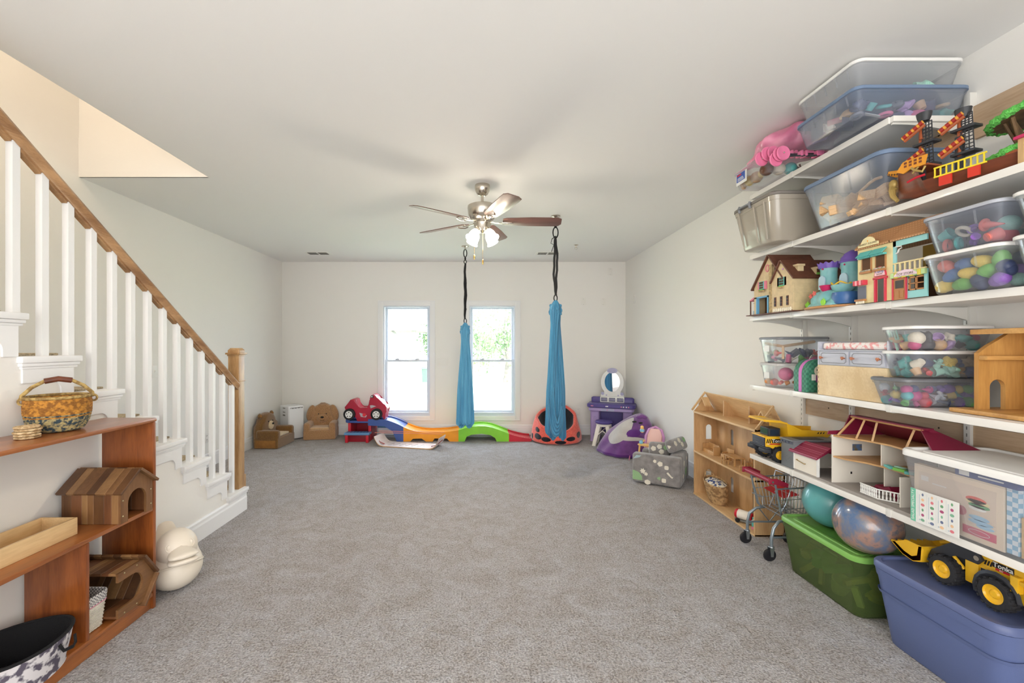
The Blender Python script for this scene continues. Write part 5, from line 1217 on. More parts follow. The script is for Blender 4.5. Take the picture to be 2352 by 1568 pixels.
for x in (.012, .215):
    m = MB(); m.box(x, x+.19, -.003, .006, .006, .074, .002); d_ = m.part('drawer', M_gdr, t)
    P = [(x+.012, .022), (x+.022, .014), (x+.168, .014), (x+.178, .022), (x+.178, .058), (x+.168, .066), (x+.022, .066), (x+.012, .058)]
    m = MB(); m.tube([(u, -.0035, v) for u, v in P], .0016, 6, closed=True); m.part('bead', M_glid, d_)
    for xx in (x+.022, x+.168): m = MB(); m.cyl((xx, -.003, .04), (xx, -.014, .04), .004, n=8); m.ball((xx-.004, -.016, .043), (.006, .004, .006), 10); m.ball((xx+.004, -.016, .043), (.006, .004, .006), 10); m.ball((xx, -.016, .037), (.006, .004, .006), 10); m.part('heart_knob', M_copper, d_)
M_pad = mat('pink_ikat_cloth', (246, 238, 234), .9, rgb2=(238, 170, 170), vscale=60, stretch=(1, .35, 1), kind='noise', lo=.5, hi=.6, bump=.3, bscale=60)
t = thing('changing_pad', 'pink and white patterned pad lying on the grey drawer unit', 'pad', (1.862, 2.42, 1.382), -PI/2)
m = MB(); m.box(0, .39, .012, .25, 0, .038, .017, 4); m.part('pad_cover', M_pad, t)
# green and blue totes on the floor
gt = tote('green_tote', 'translucent green storage tote on the carpet under the lowest shelf', 1.872, 2.205, 2.19, 2.79, 0, .33, P_green, mat('green_lid', (126, 180, 88), .35), .035, .05, .03, ribs=0)
m = MB(); m.loft([rrect(.20, .48, .04, .3315, 5), rrect(.19, .47, .04, .3318, 5)]); m.part('lid_recess', mat('deep_green_lid', (86, 132, 52), .35), gt)
fill((1.93, 2.17, 2.26, 2.72, .012, .20), .10, ['plank', 'cloth', 'cup', 'figure'], ['yellow', 'cream', 'wood', 'green', 'tan', 'orange'], 'inside the green tote', 51, 1.3, grp='toys inside the green tote')
M_btote = mat('slate_blue_tote', (94, 108, 152), .42, bump=.05, bscale=200)
bt = tote('blue_tote', 'opaque slate blue storage tote on the carpet under the toy loader', 1.868, 2.205, 1.57, 2.135, 0, .378, M_btote, mat('slate_blue_tote_lid', (92, 104, 146), .4), .04, .06, .034, ribs=0, band=False)
m = MB(); m.loft([rrect(.30, .53, .055, .23, 5), rrect(.308, .538, .055, .245, 5)], cap=False); m.part('moulded_band', M_btote, bt, smooth=30)
# ================================================================ toys and houses on the right-hand shelves
def pierced(m, w, h, holes, M, th=.006, x0=0):
    """upright panel of width w and height h in the drawn plane with openings (xa,xb,za,zb,arched)"""
    cols = sorted({(a, b) for a, b, *_ in holes}); x = x0
    def bx(a, b, c, d):
        if b-a > 1e-5 and d-c > 1e-5: m.prism([(a, c), (b, c), (b, d), (a, d)], th, M)
    for a, b in cols:
        bx(x, a, 0, h); z = 0
        for _, _, c, d, ar in sorted([q for q in holes if (q[0], q[1]) == (a, b)], key=lambda q: q[2]):
            bx(a, b, z, c)
            if ar:
                r = (b-a)/2; cx = (a+b)/2
                pts = [(cx+r*math.cos(PI*k/8), d-r+r*math.sin(PI*k/8)) for k in range(9)]
                m.prism([(b, d-r), (b, d+.001), (cx, d+.001), (cx, d)]+pts[3:0:-1], th, M)
                m.prism([(cx, d), (cx, d+.001), (a, d+.001), (a, d-r)]+pts[7:4:-1], th, M)
            z = d+(.001 if ar else 0)
        bx(a, b, z, h); x = b
    bx(x, x0+w, 0, h)
    return m
def bxp(name, par, mt, *a, bev=0, smooth=35, **k): m = MB(); m.box(*a, bev=bev); return m.part(name, mt, par, smooth=smooth, **k)
# ---------------------------------------------------------------- toy house with two gables
M_tanh = mat('tan_house_plastic', (216, 194, 152), .55, var=.07, vscale=30); M_brown = mat('brown_roof_plastic', (104, 62, 46), .5, var=.12, vscale=40); M_tealp = mat('teal_trim', (98, 190, 184), .45)
M_skyb = mat('blue_trim', (110, 172, 206), .45); M_rose = mat('rose_plastic', (222, 128, 148), .5); M_darkin = mat('dark_interior', (92, 62, 38), .8); M_stone = mat('stone_relief', (196, 170, 122), .7, var=.2, vscale=60)
h = thing('toy_house', 'tan two-gabled toy house with a brown roof at the far end of the third shelf', 'toy house', (1.80, 2.965, 1.6055), -PI/2)
m = MB(); F1 = XZ
m.prism([(.03, .12), (.068, .12), (.068, 0), (.03, 0)][::-1], .006, TR(0, .02, 0) @ F1)
m.prism([(.03, .112), (.229, .112), (.229, .3), (.187, .368), (.03, .183)], .006, TR(0, .02, 0) @ F1); m.prism([(.183, 0), (.229, 0), (.229, .112), (.183, .112)], .006, TR(0, .02, 0) @ F1)
m.part('tall_gable', M_tanh, h, smooth=0)
m = MB(); m.prism([(.229, 0), (.414, 0), (.414, .2), (.313, .31), (.229, .2)], .008, TR(0, .012, 0) @ F1); m.part('short_gable', M_tanh, h, smooth=0)
bxp('end_wall', h, M_tanh, .408, .414, .012, .31, 0, .2, smooth=0); bxp('end_wall', h, M_tanh, .03, .036, .02, .31, 0, .18, smooth=0); bxp('back_wall', h, M_tanh, .03, .414, .3, .306, 0, .2, smooth=0)
for k in range(17): bxp('siding_board', h, M_tanh, .414, .4155, .014, .31, .008+k*.0113, .016+k*.0113, smooth=0)
bxp('house_base', h, M_brown, -.03, .42, -.004, .32, 0, .006)
def roofslab(pa, pb, ya, yb, th=.008, nm='roof_slab', mt=M_brown):
    dx, dz = pb[0]-pa[0], pb[1]-pa[1]; L = math.hypot(dx, dz); n = (-dz/L*th, dx/L*th)
    if n[1] < 0: n = (-n[0], -n[1])
    m = MB(); m.prism([pa, pb, (pb[0]+n[0], pb[1]+n[1]), (pa[0]+n[0], pa[1]+n[1])], yb-ya, TR(0, yb, 0) @ XZ); return m.part(nm, mt, h, smooth=0)
roofslab((.018, .168), (.187, .372), 0, .27); roofslab((.187, .372), (.33, .20), 0, .27)
roofslab((.222, .186), (.313, .314), -.006, .30); roofslab((.313, .314), (.424, .19), -.006, .31)
bxp('chimney', h, M_tanh, .355, .39, .05, .085, .2, .275); bxp('chimney_cap', h, M_tanh, .35, .395, .045, .09, .27, .282)
bxp('dormer', h, M_tanh, .36, .41, .14, .19, .21, .262); bxp('dormer_window', h, M_darkin, .4095, .4115, .147, .183, .225, .25); bxp('dormer_planter', h, mat('planter_green', (110, 170, 70), .7), .41, .418, .146, .184, .215, .228)
bxp('chimney_stack', h, M_stone, .20, .228, .002, .02, 0, .31, bev=.002)
def win(cx, cz, par, w=.046, hh=.052, open_=False):
    f = bxp('window_frame', par, M_tealp, cx-w/2, cx+w/2, .002, .014, cz-hh/2, cz+hh/2, smooth=0)
    for i in range(4):
        for j in range(3): bxp('window_pane', f, M_darkin, cx-w/2+.004+i*(w-.006)/4, cx-w/2+.004+i*(w-.006)/4+.007, .0005, .003, cz-hh/2+.006+j*.0155, cz-hh/2+.018+j*.0155, smooth=0)
    for s in (-1, 1): bxp('shutter', par, M_rose, cx+s*(w/2+.009)-.008, cx+s*(w/2+.009)+.008, .004, .014, cz-hh/2, cz+hh/2)
    bxp('flower_box', par, M_stone, cx-w/2+.004, cx+w/2-.004, -.006, .01, cz-hh/2-.014, cz-hh/2-.005)
    m = MB()
    for k in range(6): m.ball((cx-w/2+.008+k*.006, -.002, cz-hh/2-.003), .005, 8)
    m.part('flower_row', mat('planter_green', (110, 170, 70), .7), par, kind='stuff')
win(.125, .19, h); win(.317, .188, h)
for x in (.26, .315, .37):
    f = bxp('slot_window', h, M_brown, x-.009, x+.009, .001, .006, .04, .098, smooth=0)
    for k in range(3): bxp('slot_pane', f, M_nose, x-.006, x+.006, -.0005, .002, .045+k*.018, .056+k*.018, smooth=0)
for a in ((.066, .074, 0, .118), (.179, .187, 0, .118), (.066, .187, .110, .120)): bxp('door_frame', h, M_skyb, a[0], a[1], .004, .022, a[2], a[3])
bxp('garage_interior', h, M_darkin, .074, .179, .06, .065, .006, .11, smooth=0)
for k in range(10): bxp('picket', h, mat('ivory_fence', (238, 230, 208), .5), .245+k*.0165, .253+k*.0165, -.002, .004, .006, .028)
bxp('fence_rail', h, mat('ivory_fence', (238, 230, 208), .5), .24, .41, 0, .003, .014, .019, smooth=0)
m = MB(); m.tube([(.17+.015*math.cos(a), .012, .295+.022*math.sin(a)) for a in [k*PI/8 for k in range(16)]], .003, 6, closed=True); m.part('round_window', M_rose, h)
m = MB(); m.prism([(-.03, .10), (.03, .118), (.03, .13), (-.03, .108)], .10, TR(0, .12, 0) @ XZ); m.part('porch_roof', M_rose, h, smooth=0)
bxp('porch_post', h, M_brown, -.026, -.02, .02, .026, .006, .105, smooth=0); bxp('pump', h, M_skyb, -.004, .012, .03, .045, .006, .035)
m = MB(); m.tube([(.0, .035, .035), (.002, .035, .09), (-.008, .035, .085)], .002, 6); m.part('pump_handle', M_dark, h)
m = MB(); m.ball((.33, .002, .262), (.007, .003, .006), 10); m.part('butterfly', M_lilp, h)
# ---------------------------------------------------------------- toy sea castle
M_aqua = mat('aqua_rock_plastic', (150, 200, 200), .5, rgb2=(116, 178, 182), vscale=12, bump=.25, bscale=16); M_vio = mat('violet_plastic', (116, 90, 176), .4); M_deepb = mat('deep_blue_plastic', (62, 104, 160), .3); M_wineb = mat('raspberry_plastic', (196, 40, 96), .4)
c = thing('toy_castle', 'aqua rock toy castle with violet-topped towers on the third shelf', 'toy castle', (1.935, 2.365, 1.6055), -PI/2)
m = MB(); m.loft([[Vector((.185*s_*math.cos(a), .15*s_*math.sin(a), z)) for a in [2*PI*k/40 for k in range(40)]] for s_, z in ((.98, 0), (1, .003), (1, .009), (.97, .012))]); m.part('base_disc', wood('castle_base', (206, 156, 100), (176, 124, 74), 9, 'x'), c)
m = MB(); m.grid(lambda u, v: Vector(((.16*(1-v)**.55+.004)*(1+.10*math.sin(2*PI*u*5+4*v)+.05*math.sin(2*PI*u*9-6*v))*math.cos(2*PI*u), (.125*(1-v)**.55+.004)*(1+.10*math.sin(2*PI*u*5+4*v)+.05*math.sin(2*PI*u*9-6*v))*math.sin(2*PI*u), .011+.085*v*(1+.12*math.sin(2*PI*u*3)*(1-v)))), 72, 20, True); m.part('rock_mound', M_aqua, c, smooth=80)
rn = random.Random(9); bm_ = [(rn.uniform(-.13, .12), rn.uniform(-.09, .09), rn.uniform(.028, .05)) for _ in range(16)]+[(-.06, -.06, .06), (-.0, -.07, .06), (.03, -.06, .055)]
for k, (x, y, r) in enumerate(bm_):
    m = MB(); m.ball((x*.92, y*.9, .012+r*.6), (r*1.1, r*.9, r*.75+.01), 14); m.part('rock', M_aqua, c, smooth=80)
for (x, y, z0, z1, r, dome) in ((-.06, -.02, .05, .238, .040, 0), (.045, .02, .05, .245, .047, 1)):
    m = MB(); n = 24; prof = [(r*1.12, z0), (r, z0+.03), (r*.96, z1-.03), (r*1.05, z1)]
    m.lathe(prof, n, TR(x, y, 0)); tw = m.part('tower', M_aqua, c)
    m = MB(); m.prism(arch(r*1.1, .075, 8, z0+.06), .006, TR(x+r*.1, y-r*.96, 0) @ XZ); m.part('tower_opening', mat('pale_aqua_inside', (176, 206, 220), .5), tw, smooth=0)
    m = MB(); m.ball((x+r*.2, y-r*1.0, z1-.016), .005, 8); m.part('jewel', M_wineb, tw)
    if dome: m = MB(); m.lathe([(r*1.15, z1-.004), (r*1.2, z1+.004), (r*1.05, z1+.012), (r*1.0, z1+.024), (r*.8, z1+.034), (r*.7, z1+.044), (r*.4, z1+.054), (.004, z1+.062)], 20, TR(x, y, 0)); m.part('domed_roof', M_vio, c)
    else:
        m = MB(); m.grid(lambda u, v: Vector((x+(r*1.15+.006*v+.003*math.sin(u*2*PI*12)*v)*math.cos(2*PI*u), y+(r*1.15+.006*v+.003*math.sin(u*2*PI*12)*v)*math.sin(2*PI*u), z1-.012+.03*v+.004*math.sin(u*2*PI*12)*v)), 72, 6, True); m.lathe([(r*1.1, z1), (.002, z1+.001)], 20, TR(x, y, 0)); m.part('crown_top', M_vio, c)
m = MB(); m.lathe([(.012, .085), (.024, .10), (.034, .125), (.03, .122), (.002, .105)], 16, TR(-.005, -.075, 0)); m.part('shell_balcony', M_wineb, c)
m = MB(); m.lathe([(.03, .075), (.05, .10), (.055, .118), (.05, .118), (.002, .1)], 20, TR(.07, -.045, 0)); m.part('aqua_balcony', M_aqua, c)
m = MB(); m.tube([(.07+.05*math.cos(a), -.045+.05*math.sin(a), .125+.008*math.sin(a*5)) for a in [PI+k*PI/10 for k in range(11)]], .004, 6); m.part('coral_rail', mat('yellow_coral', (230, 190, 50), .45), c)
m = MB(); m.lathe([(.0, .015), (.05, .015), (.06, .05), (.055, .075), (.045, .06), (.002, .04)], 20, TR(.10, -.06, 0)); m.part('blue_pool', M_deepb, c)
for x, z in ((-.085, .075), (-.035, .085)):
    m = MB(); m.prism([(x+a, z+b_) for a, b_ in star(.016, 5, .5)], .004, TR(0, -.118 if x > -.05 else -.10, 0) @ XZ); m.part('coral_star', M_coral, c)
for x, y in ((-.15, -.07), (-.155, -.04), (.03, -.12)):
    for k in range(3): m = MB(); m.tube([(x+.006*k-.006, y, .012), (x+.012*k-.012, y-.002, .035), (x+.009*k-.009, y, .056-.008*abs(k-1))], [.004, .005, .001], 6); m.part('seaweed', mat('lime_seaweed', (150, 214, 66), .4), c)
# ---------------------------------------------------------------- market building
M_butt = mat('butter_wall', (238, 220, 164), .55, var=.05, vscale=20); M_rooft = mat('toy_tile_roof', (214, 172, 130), .6, rgb2=(176, 126, 82), vscale=80, kind='dots', lo=.2, hi=.34); M_aquat = mat('aqua_trim', (150, 212, 212), .45); M_mred = mat('toy_red_frame', (206, 62, 80), .45); M_wbr = mat('toy_brown_frame', (178, 124, 76), .5); M_ltxt = mat('dark_print', (96, 84, 62), .6)
k_ = thing('toy_market', 'butter and aqua toy shop building with awnings between the castle and the egg bin', 'toy building', (1.828, 2.135, 1.6055), -PI/2)
m = MB(); pierced(m, .178, .27, [(.102, .148, .0, .105, 0)], TR(0, .006, 0) @ XZ); wl = m.part('shop_wall', M_butt, k_, smooth=0)
for (a, b) in ((.025, .079), (.098, .153)):
    f = bxp('window_frame', k_, M_wbr, a, b, -.004, 0, .154, .222, smooth=0); bxp('window_opening', f, M_darkin, a+.006, b-.006, -.0045, -.002, .16, .216, smooth=0)
    m = MB(); n = 7
    for i in range(n): m.box(a-.006+(b-a+.012)*i/n, a-.006+(b-a+.012)*(i+1)/n-.0008, -.02, -.004, .214, .222, M=None)
    m.prism([(-.005, .248), (-.03, .222), (-.028, .22), (-.003, .246)], b-a+.012, TR(a-.006, 0, 0) @ YZ); m.part('teal_awning', M_tealp, k_, smooth=0)
    bxp('planter', k_, M_wbr, a-.002, b+.002, -.014, -.002, .142, .152, bev=.001)
    m = MB()
    for q in range(7): m.ball((a+.004+q*.0075, -.008, .154), .0055, 8)
    m.part('planter_flowers', mat('planter_green2', (130, 150, 110), .7, rgb2=(220, 190, 190), vscale=120), k_, kind='stuff')
bxp('chalkboard', k_, mat('chalkboard', (112, 116, 128), .7), .004, .048, -.004, 0, .02, .085, smooth=0)
for i in range(5): bxp('awning_stripe', k_, M_mred if i % 2 == 0 else mat('pale_red', (240, 170, 176), .45), -.002+i*.0115, .0095+i*.0115, -.024, 0, .088, .112, bev=.002)
bxp('planter', k_, M_wbr, -.002, .05, -.016, 0, .012, .022, bev=.001)
for i in range(5): bxp('picket', k_, mat('ivory_fence', (238, 230, 208), .5), .004+i*.0095, .0105+i*.0095, -.014, -.01, 0, .014)
for a in ((.096, .103, 0, .11), (.147, .154, 0, .11), (.09, .16, .105, .115)): bxp('door_surround', k_, M_mred, a[0], a[1], -.008, .004, a[2], a[3], bev=.001)
bxp('door_interior', k_, M_nose, .1, .15, .05, .055, 0, .105, smooth=0)
m = MB(); m.prism([(.095+.03-.03*math.cos(PI*q/14), .118+.045*math.sin(PI*q/14)) for q in range(15)], .006, TR(0, 0, 0) @ XZ); sg = m.part('arched_sign', M_mred, k_, smooth=0)
m = MB(); m.prism([(.125-.026*math.cos(PI*q/14), .121+.038*math.sin(PI*q/14)) for q in range(15)], .002, TR(0, -.0055, 0) @ XZ); m.part('sign_face', mat('sign_pink', (244, 204, 210), .5), sg, smooth=0)
text_mesh('Candy', .017, M_deepb, 'sign_lettering', sg, TR(.125, -.0077, .139) @ XZ, .0003); text_mesh('SHOPPE', .0085, M_ltxt, 'sign_lettering', sg, TR(.125, -.0077, .127) @ XZ, .0003)
bxp('shop_base', k_, M_ltxt, 0, .335, -.002, .2, -.0, .002, smooth=0)
# right half
x0, x1 = .180, .335
m = MB()
for a, b, c0, d0 in ((x0, .187, 0, .12), (.247, .26, 0, .12), (.322, x1, 0, .12), (.26, .322, 0, .036), (.187, .322, .095, .12), (x0, .198, .12, .27), (x0, x1, .238, .262)): m.box(a, b, 0, .006, c0, d0)
m.part('aqua_wall', M_aquat, k_, smooth=0)
bxp('yellow_room', k_, mat('mustard_inside', (150, 120, 50), .7), .198, x1, .12, .125, .12, .24, smooth=0); bxp('dark_window', k_, M_nose, .215, .245, .118, .12, .13, .185, smooth=0); bxp('room_floor', k_, M_wbr, x0, x1, 0, .2, .118, .122, smooth=0); bxp('dark_room', k_, M_darkin, x0, x1, .1, .105, 0, .118, smooth=0)
for a, b, z0_, z1_ in ((.19, .335, .158, .164), (.19, .335, .12, .125)): bxp('balcony_rail', k_, M_butt, a, b, -.006, 0, z0_, z1_)
for q in range(6): bxp('baluster', k_, M_butt, .196+q*.022, .202+q*.022, -.005, -.001, .124, .159)
m = MB(); m.tube([(.2, -.002, .236), (.225, -.002, .234), (.228, -.002, .226), (.215, -.002, .222), (.21, -.002, .21), (.2, -.002, .205)], .003, 6); m.part('scroll_bracket', M_wht, k_)
for q in range(9): bxp('scallop_stripe', k_, mat('lemon_stripe', (226, 210, 90), .5) if q % 2 else mat('mint_stripe', (196, 226, 160), .5), .182+q*.0172, .199+q*.0172, -.012, 0, .096-.002*(q % 2), .119, bev=.003)
m = MB(); m.prism([(.205, .1), (.305, .1), (.305, .107), (.296, .112), (.285, .122), (.255, .127), (.225, .122), (.214, .112), (.205, .107)], .004, TR(0, -.012, 0) @ XZ, bev=.001); sg = m.part('shop_sign', mat('sign_lilac', (232, 208, 220), .5), k_, smooth=0)
text_mesh('TOY STORE', .0145, M_ltxt, 'sign_lettering', sg, TR(.255, -.0163, .108) @ XZ, .0003)
f = bxp('shop_door', k_, M_wbr, .19, .245, -.003, .003, .0, .093, smooth=0); bxp('door_glass', f, M_nose, .198, .237, -.004, -.002, .05, .085, smooth=0)
for q in (.2, .221): bxp('door_panel', f, M_wbr, q, q+.016, -.005, -.002, .008, .04)
for a in ((.184, .19, 0, .098), (.245, .251, 0, .098), (.184, .251, .093, .099)): bxp('door_surround', k_, M_mred, a[0], a[1], -.006, .004, a[2], a[3])
for a in ((.258, .322, .034, .040), (.258, .322, .086, .092), (.258, .264, .034, .092), (.289, .294, .034, .092), (.258, .322, .061, .065)): bxp('shop_window_bar', k_, M_wbr, a[0], a[1], -.004, .002, a[2], a[3])
bxp('corner_post', k_, M_butt, .172, .184, -.001, .02, .12, .264, smooth=0)
for a, b in ((0, .178), (.18, .335)):
    m = MB(); m.prism([(-.012, .262), (-.012, .27), (.06, .345), (.19, .345), (.19, .262)], b-a+.006, TR(a-.004, 0, 0) @ YZ); m.part('tiled_roof', M_rooft, k_, smooth=0)
P = [(.022, .268), (.13, .268), (.13, .281), (.118, .284)]+[(.076+.036*math.cos(a), .284+.028*math.sin(a)) for a in [PI*q/10 for q in range(11)]]+[(.034, .284), (.022, .281)]
m = MB(); m.prism(P, .005, TR(0, -.014, 0) @ XZ, bev=.001); sg = m.part('roof_sign', mat('sign_cream', (234, 220, 170), .55), k_, smooth=0)
text_mesh('MARKET SQUARE', .0125, M_ltxt, 'sign_lettering', sg, TR(.076, -.0193, .279) @ XZ, .0003); m = MB(); m.ball((.076, -.0195, .292), (.003, .001, .004), 8); m.part('sign_emblem', M_org, sg)
# ---------------------------------------------------------------- pirate ship
M_hull = mat('ship_brown', (128, 70, 46), .4, rgb2=(106, 54, 36), vscale=10, stretch=(1, .15, 4)); M_spar = mat('spar_brown', (164, 86, 50), .4); M_amb = mat('amber_plastic', (222, 150, 46), .4); M_char = mat('charcoal_plastic', (52, 54, 58), .5); M_gold = mat('old_gold', (166, 140, 80), .45, .3); M_yelr = mat('bright_yellow_plastic', (230, 206, 50), .4)
M_sail = mat('rolled_sail', (196, 40, 36), .5, rgb2=(236, 178, 60), vscale=36, kind='wave', stretch=(0, 1, 0), lo=.45, hi=.55)
sh = thing('toy_ship', 'brown toy sailing ship with amber rails and rolled red-yellow sails on the second shelf', 'toy ship', (1.845, 1.90, 2.031), math.radians(13)); sh.scale = (.78, .88, 1)
def hull(u, v):
    # u along the length 0 bow .. 1 stern (towards the camera), v around the half section
    y = .02-.46*u; wd = .082*min(1, (u*5.5)**.55 if u > 0 else 0); top = .135 if u < .2 else (.135-.085*min(1, (u-.2)/.07))
    a = PI*v; bow = max(0, 1-u*8); return Vector((-wd*math.cos(a)*(1-.25*abs(math.sin(a))), y+.035*bow*math.cos(2*a)*0+(.02*bow), top*(1-math.sin(a)**.8)+.002+.02*bow*math.sin(a)))
m = MB(); m.grid(hull, 60, 16); m.part('hull', M_hull, sh, smooth=40)
bxp('deck', sh, M_spar, -.07, .07, -.43, -.13, .04, .048); bxp('foredeck', sh, M_spar, -.07, .07, -.12, -.01, .115, .122); bxp('stern_deck', sh, M_spar, -.07, .07, -.43, -.38, .05, .07)
m = MB(); m.prism([(.0, .12), (.03, .105), (.06, .115), (.115, .115), (.125, .155), (.03, .155)], .008, TR(-.078, 0, 0) @ NX); fr = m.part('bow_rail', M_amb, sh)
for q in range(4):
    for w in range(2): bxp('rail_opening', fr, M_hull, -.0875, -.086, -.045-q*.02, -.034-q*.02, .128+w*.013, .137+w*.013, smooth=0)
m = MB(); m.tube([(0, .0, .13), (-.01, .04, .14), (-.015, .075, .15)], [.014, .01, .006], 8); m.tube([(.01, .0, .12), (.0, .05, .128), (-.01, .08, .146)], .006, 6); m.part('bowsprit', M_amb, sh)
m = MB()
for q in range(6): m.tube([(-.02, .01+q*.012, .122+q*.002), (-.01, .015+q*.012, .15+q*.001)], .0018, 5)
m.part('bow_netting', M_char, sh, kind='stuff')
m = MB(); m.tube([(-.045, .018, .005), (-.04, .04, .03), (-.03, .05, .06), (-.03, .042, .075)], [.008, .012, .016, .02], 10); m.ball((-.032, .045, .088), (.016, .018, .02), 12); m.part('figurehead', M_gold, sh)
m = MB(); m.tube([(-.098, -.075, .09), (-.10, -.1, .11)], .004, 8); m.tube([(-.098, -.07, .115), (-.10, -.085, .1), (-.10, -.115, .085), (-.098, -.125, .105)], .005, 8); m.part('anchor', M_gold, sh)
m = MB(); m.tube([(-.09, -.05, .062), (-.095, -.09, .07), (-.09, -.12, .072)], .005, 6); m.part('red_cannon', M_red, sh)
for y0, y1 in ((-.17, -.215), (-.27, -.31)): bxp('gun_port', sh, mat('port_red', (206, 56, 40), .4), -.088, -.08, y1, y0, .008, .045)
for a in ((.082, .088), (.046, .052)): bxp('yellow_rail_bar', sh, M_yelr, -.086, -.08, -.33, -.15, a[0], a[1])
for q in range(9): bxp('yellow_baluster', sh, M_yelr, -.085, -.081, -.156-q*.021, -.151-q*.021, .05, .084)
def mast(y, h_, par, k):
    m = MB(); m.tube([(0, y, .05), (0, y, h_)], [.01, .008], 10); ms = m.part('mast', M_spar, par)
    for z in ((.17, .285) if k == 0 else (.16, .255)):
        m = MB(); m.tube([(-.045, y+.045, z-.03), (-.03, y-.03, z+.012)], .009, 8); m.part('yard', M_spar, ms)
        m = MB(); pa, pb = Vector((-.058, y+.046, z-.022)), Vector((-.043, y-.032, z+.022)); m.tube([pa, pb], .0085, 8); rs = m.part('rolled_sail', M_yelr if 0 else mat('sail_yellow', (210, 150, 52), .5), ms)
        for q in range(4): m = MB(); m.tube([pa.lerp(pb, .06+q*.25), pa.lerp(pb, .21+q*.25)], .0091, 8); m.part('red_stripe', mat('sail_red', (150, 34, 28), .5), rs)
        m = MB(); m.tube([(0, y, z+.02), (-.012, y-.006, z-.04)], .008, 6); m.part('gaff', M_spar, ms)
    m = MB(); zt = h_-.01
    def net(u, v): return Vector((-.03+.07*u, y-.045+.0*v, 0))
    for (z0_, z1_, w0, w1) in ((.13, .215, .05, .04), (.225, .31 if k == 0 else .28, .04, .034)):
        for q in range(4):
            f = q/3-.5; m.tube([(-.01+f*0, y-.03+f*w0, z0_), (-.01, y-.03+f*w1, z1_)], .0024, 5)
        for q in range(7):
            f = q/6; w = w0+(w1-w0)*f; z = z0_+(z1_-z0_)*f; m.tube([(-.01, y-.03-w/2, z), (-.01, y-.03+w/2, z)], .0022, 5)
    m.part('ratlines', M_char, ms, kind='stuff')
    for z in (.122, .218): bxp('mast_platform', ms, M_char, -.03, .03, y-.065, y+.02, z, z+.010, bev=.002)
    m = MB(); m.lathe([(.02, h_-.025), (.026, h_-.01), (.03, h_+.01), (.024, h_+.01)], 12, TR(0, y-.012, 0)); m.part('crows_nest', M_char, ms)
    bxp('mast_core', ms, M_char, -.012, .012, y-.014, y+.012, .05, .2)
mast(-.055, .345, sh, 0); mast(-.20, .295, sh, 1)
# ---------------------------------------------------------------- treehouse toy
M_turf = mat('green_fuzz', (110, 206, 96), .9, bump=1, bscale=120); M_bark2 = mat('treehouse_bark', (122, 96, 66), .7, var=.2, vscale=20)
th_ = thing('toy_treehouse', 'toy treehouse with two fuzzy green rings beside the ship on the second shelf', 'toy treehouse', (2.01, 1.555, 2.031))
for z, r in ((.085, .135), (.225, .125)):
    m = MB(); rn = random.Random(int(z*100))
    def rf(u, v):
        a = 2*PI*u; b_ = 2*PI*v; rr = .012*(1+.25*math.sin(31*a+3*b_)+.15*math.sin(17*a)); return Vector(((r+rr*math.cos(b_))*math.cos(a), (r+.02+rr*math.cos(b_))*math.sin(a), z+.025*math.cos(a+1)+rr*1.1*math.sin(b_)))
    m.grid(rf, 160, 9, True); m.part('green_ring', M_turf, th_, smooth=40)
    m = MB(); m.loft([[Vector(((r-.004)*s*math.cos(a), (r+.016)*s*math.sin(a), z-.004+.025*math.cos(a+1)*s-dz)) for a in [2*PI*k/32 for k in range(32)]] for s, dz in ((1, 0), (.3, 0), (.3, .006), (1, .006))], cap=False); m.part('platform', M_bark2, th_, smooth=30)
m = MB(); m.tube([(.02, .0, 0), (.01, .02, .1), (.03, 0, .2), (.0, .0, .31)], [.045, .035, .03, .02], 10); m.tube([(.02, .02, .1), (-.04, .05, .15), (-.08, .04, .2)], [.02, .012, .006], 8); m.part('trunk', M_bark2, th_)
for k in range(5): a = 2+k*.5; m = MB(); m.tube([(.06*math.cos(a), .06*math.sin(a), .09), (.1*math.cos(a+.4), .1*math.sin(a+.4), .2)], .006, 6); m.part('branch', M_bark2, th_)
bxp('post', th_, wood('treehouse_post', (206, 170, 120), (176, 136, 90), 8, 'z'), -.15, -.135, -.05, -.035, 0, .09); bxp('magenta_roof', th_, M_wineb, -.16, -.02, -.16, -.03, .09, .1)
bxp('wall_panel', th_, M_bark2, -.1, .05, -.06, -.05, .0, .085)
# ---------------------------------------------------------------- wooden barn at the near end of the fourth shelf
M_honey = wood('honey_wood', (204, 154, 86), (168, 118, 58), 8, 'z', .45, .15); M_honeyx = wood('honey_wood_cross', (214, 164, 96), (178, 128, 66), 8, 'x', .45, .15)
b = thing('wooden_barn', 'honey-coloured wooden play barn at the near end of the fourth shelf', 'toy barn', (1.95, 1.72, 1.133))
bxp('base_board', b, M_honeyx, -.045, .26, -.5, .07, 0, .018, bev=.006)
m = MB(); A = arch(.062, .118, 10, .018, .075)
L = [(0, .018), (.044, .018)]+[(.044, .105)]+[(.075-.031*math.cos(PI*q/10), .105+.031*math.sin(PI*q/10)) for q in range(6)]+[(.075, .29), (.04, .27), (0, .24)]
R_ = [(.106, .018), (.25, .018), (.25, .33), (.12, .318), (.075, .29)]+[(.075+.031*math.cos(PI*q/10), .105+.031*math.sin(PI*q/10)) for q in range(5, -1, -1)]
m.prism(L, .016, TR(0, .016, 0) @ XZ); m.prism(R_, .016, TR(0, .016, 0) @ XZ); m.part('arched_wall', M_honey, b, smooth=0)
m = MB(); m.box(.0, .25, -.03, 0, .213, .23, .003); m.part('loft_shelf', M_honeyx, b)
m = MB(); m.prism([(.03, .315), (.27, .325), (.27, .345), (.03, .335)], .26, TR(0, .06, 0) @ XZ, bev=.006); m.part('roof_board', M_honeyx, b)
bxp('side_wall', b, M_honey, .235, .25, -.45, 0, .018, .32)
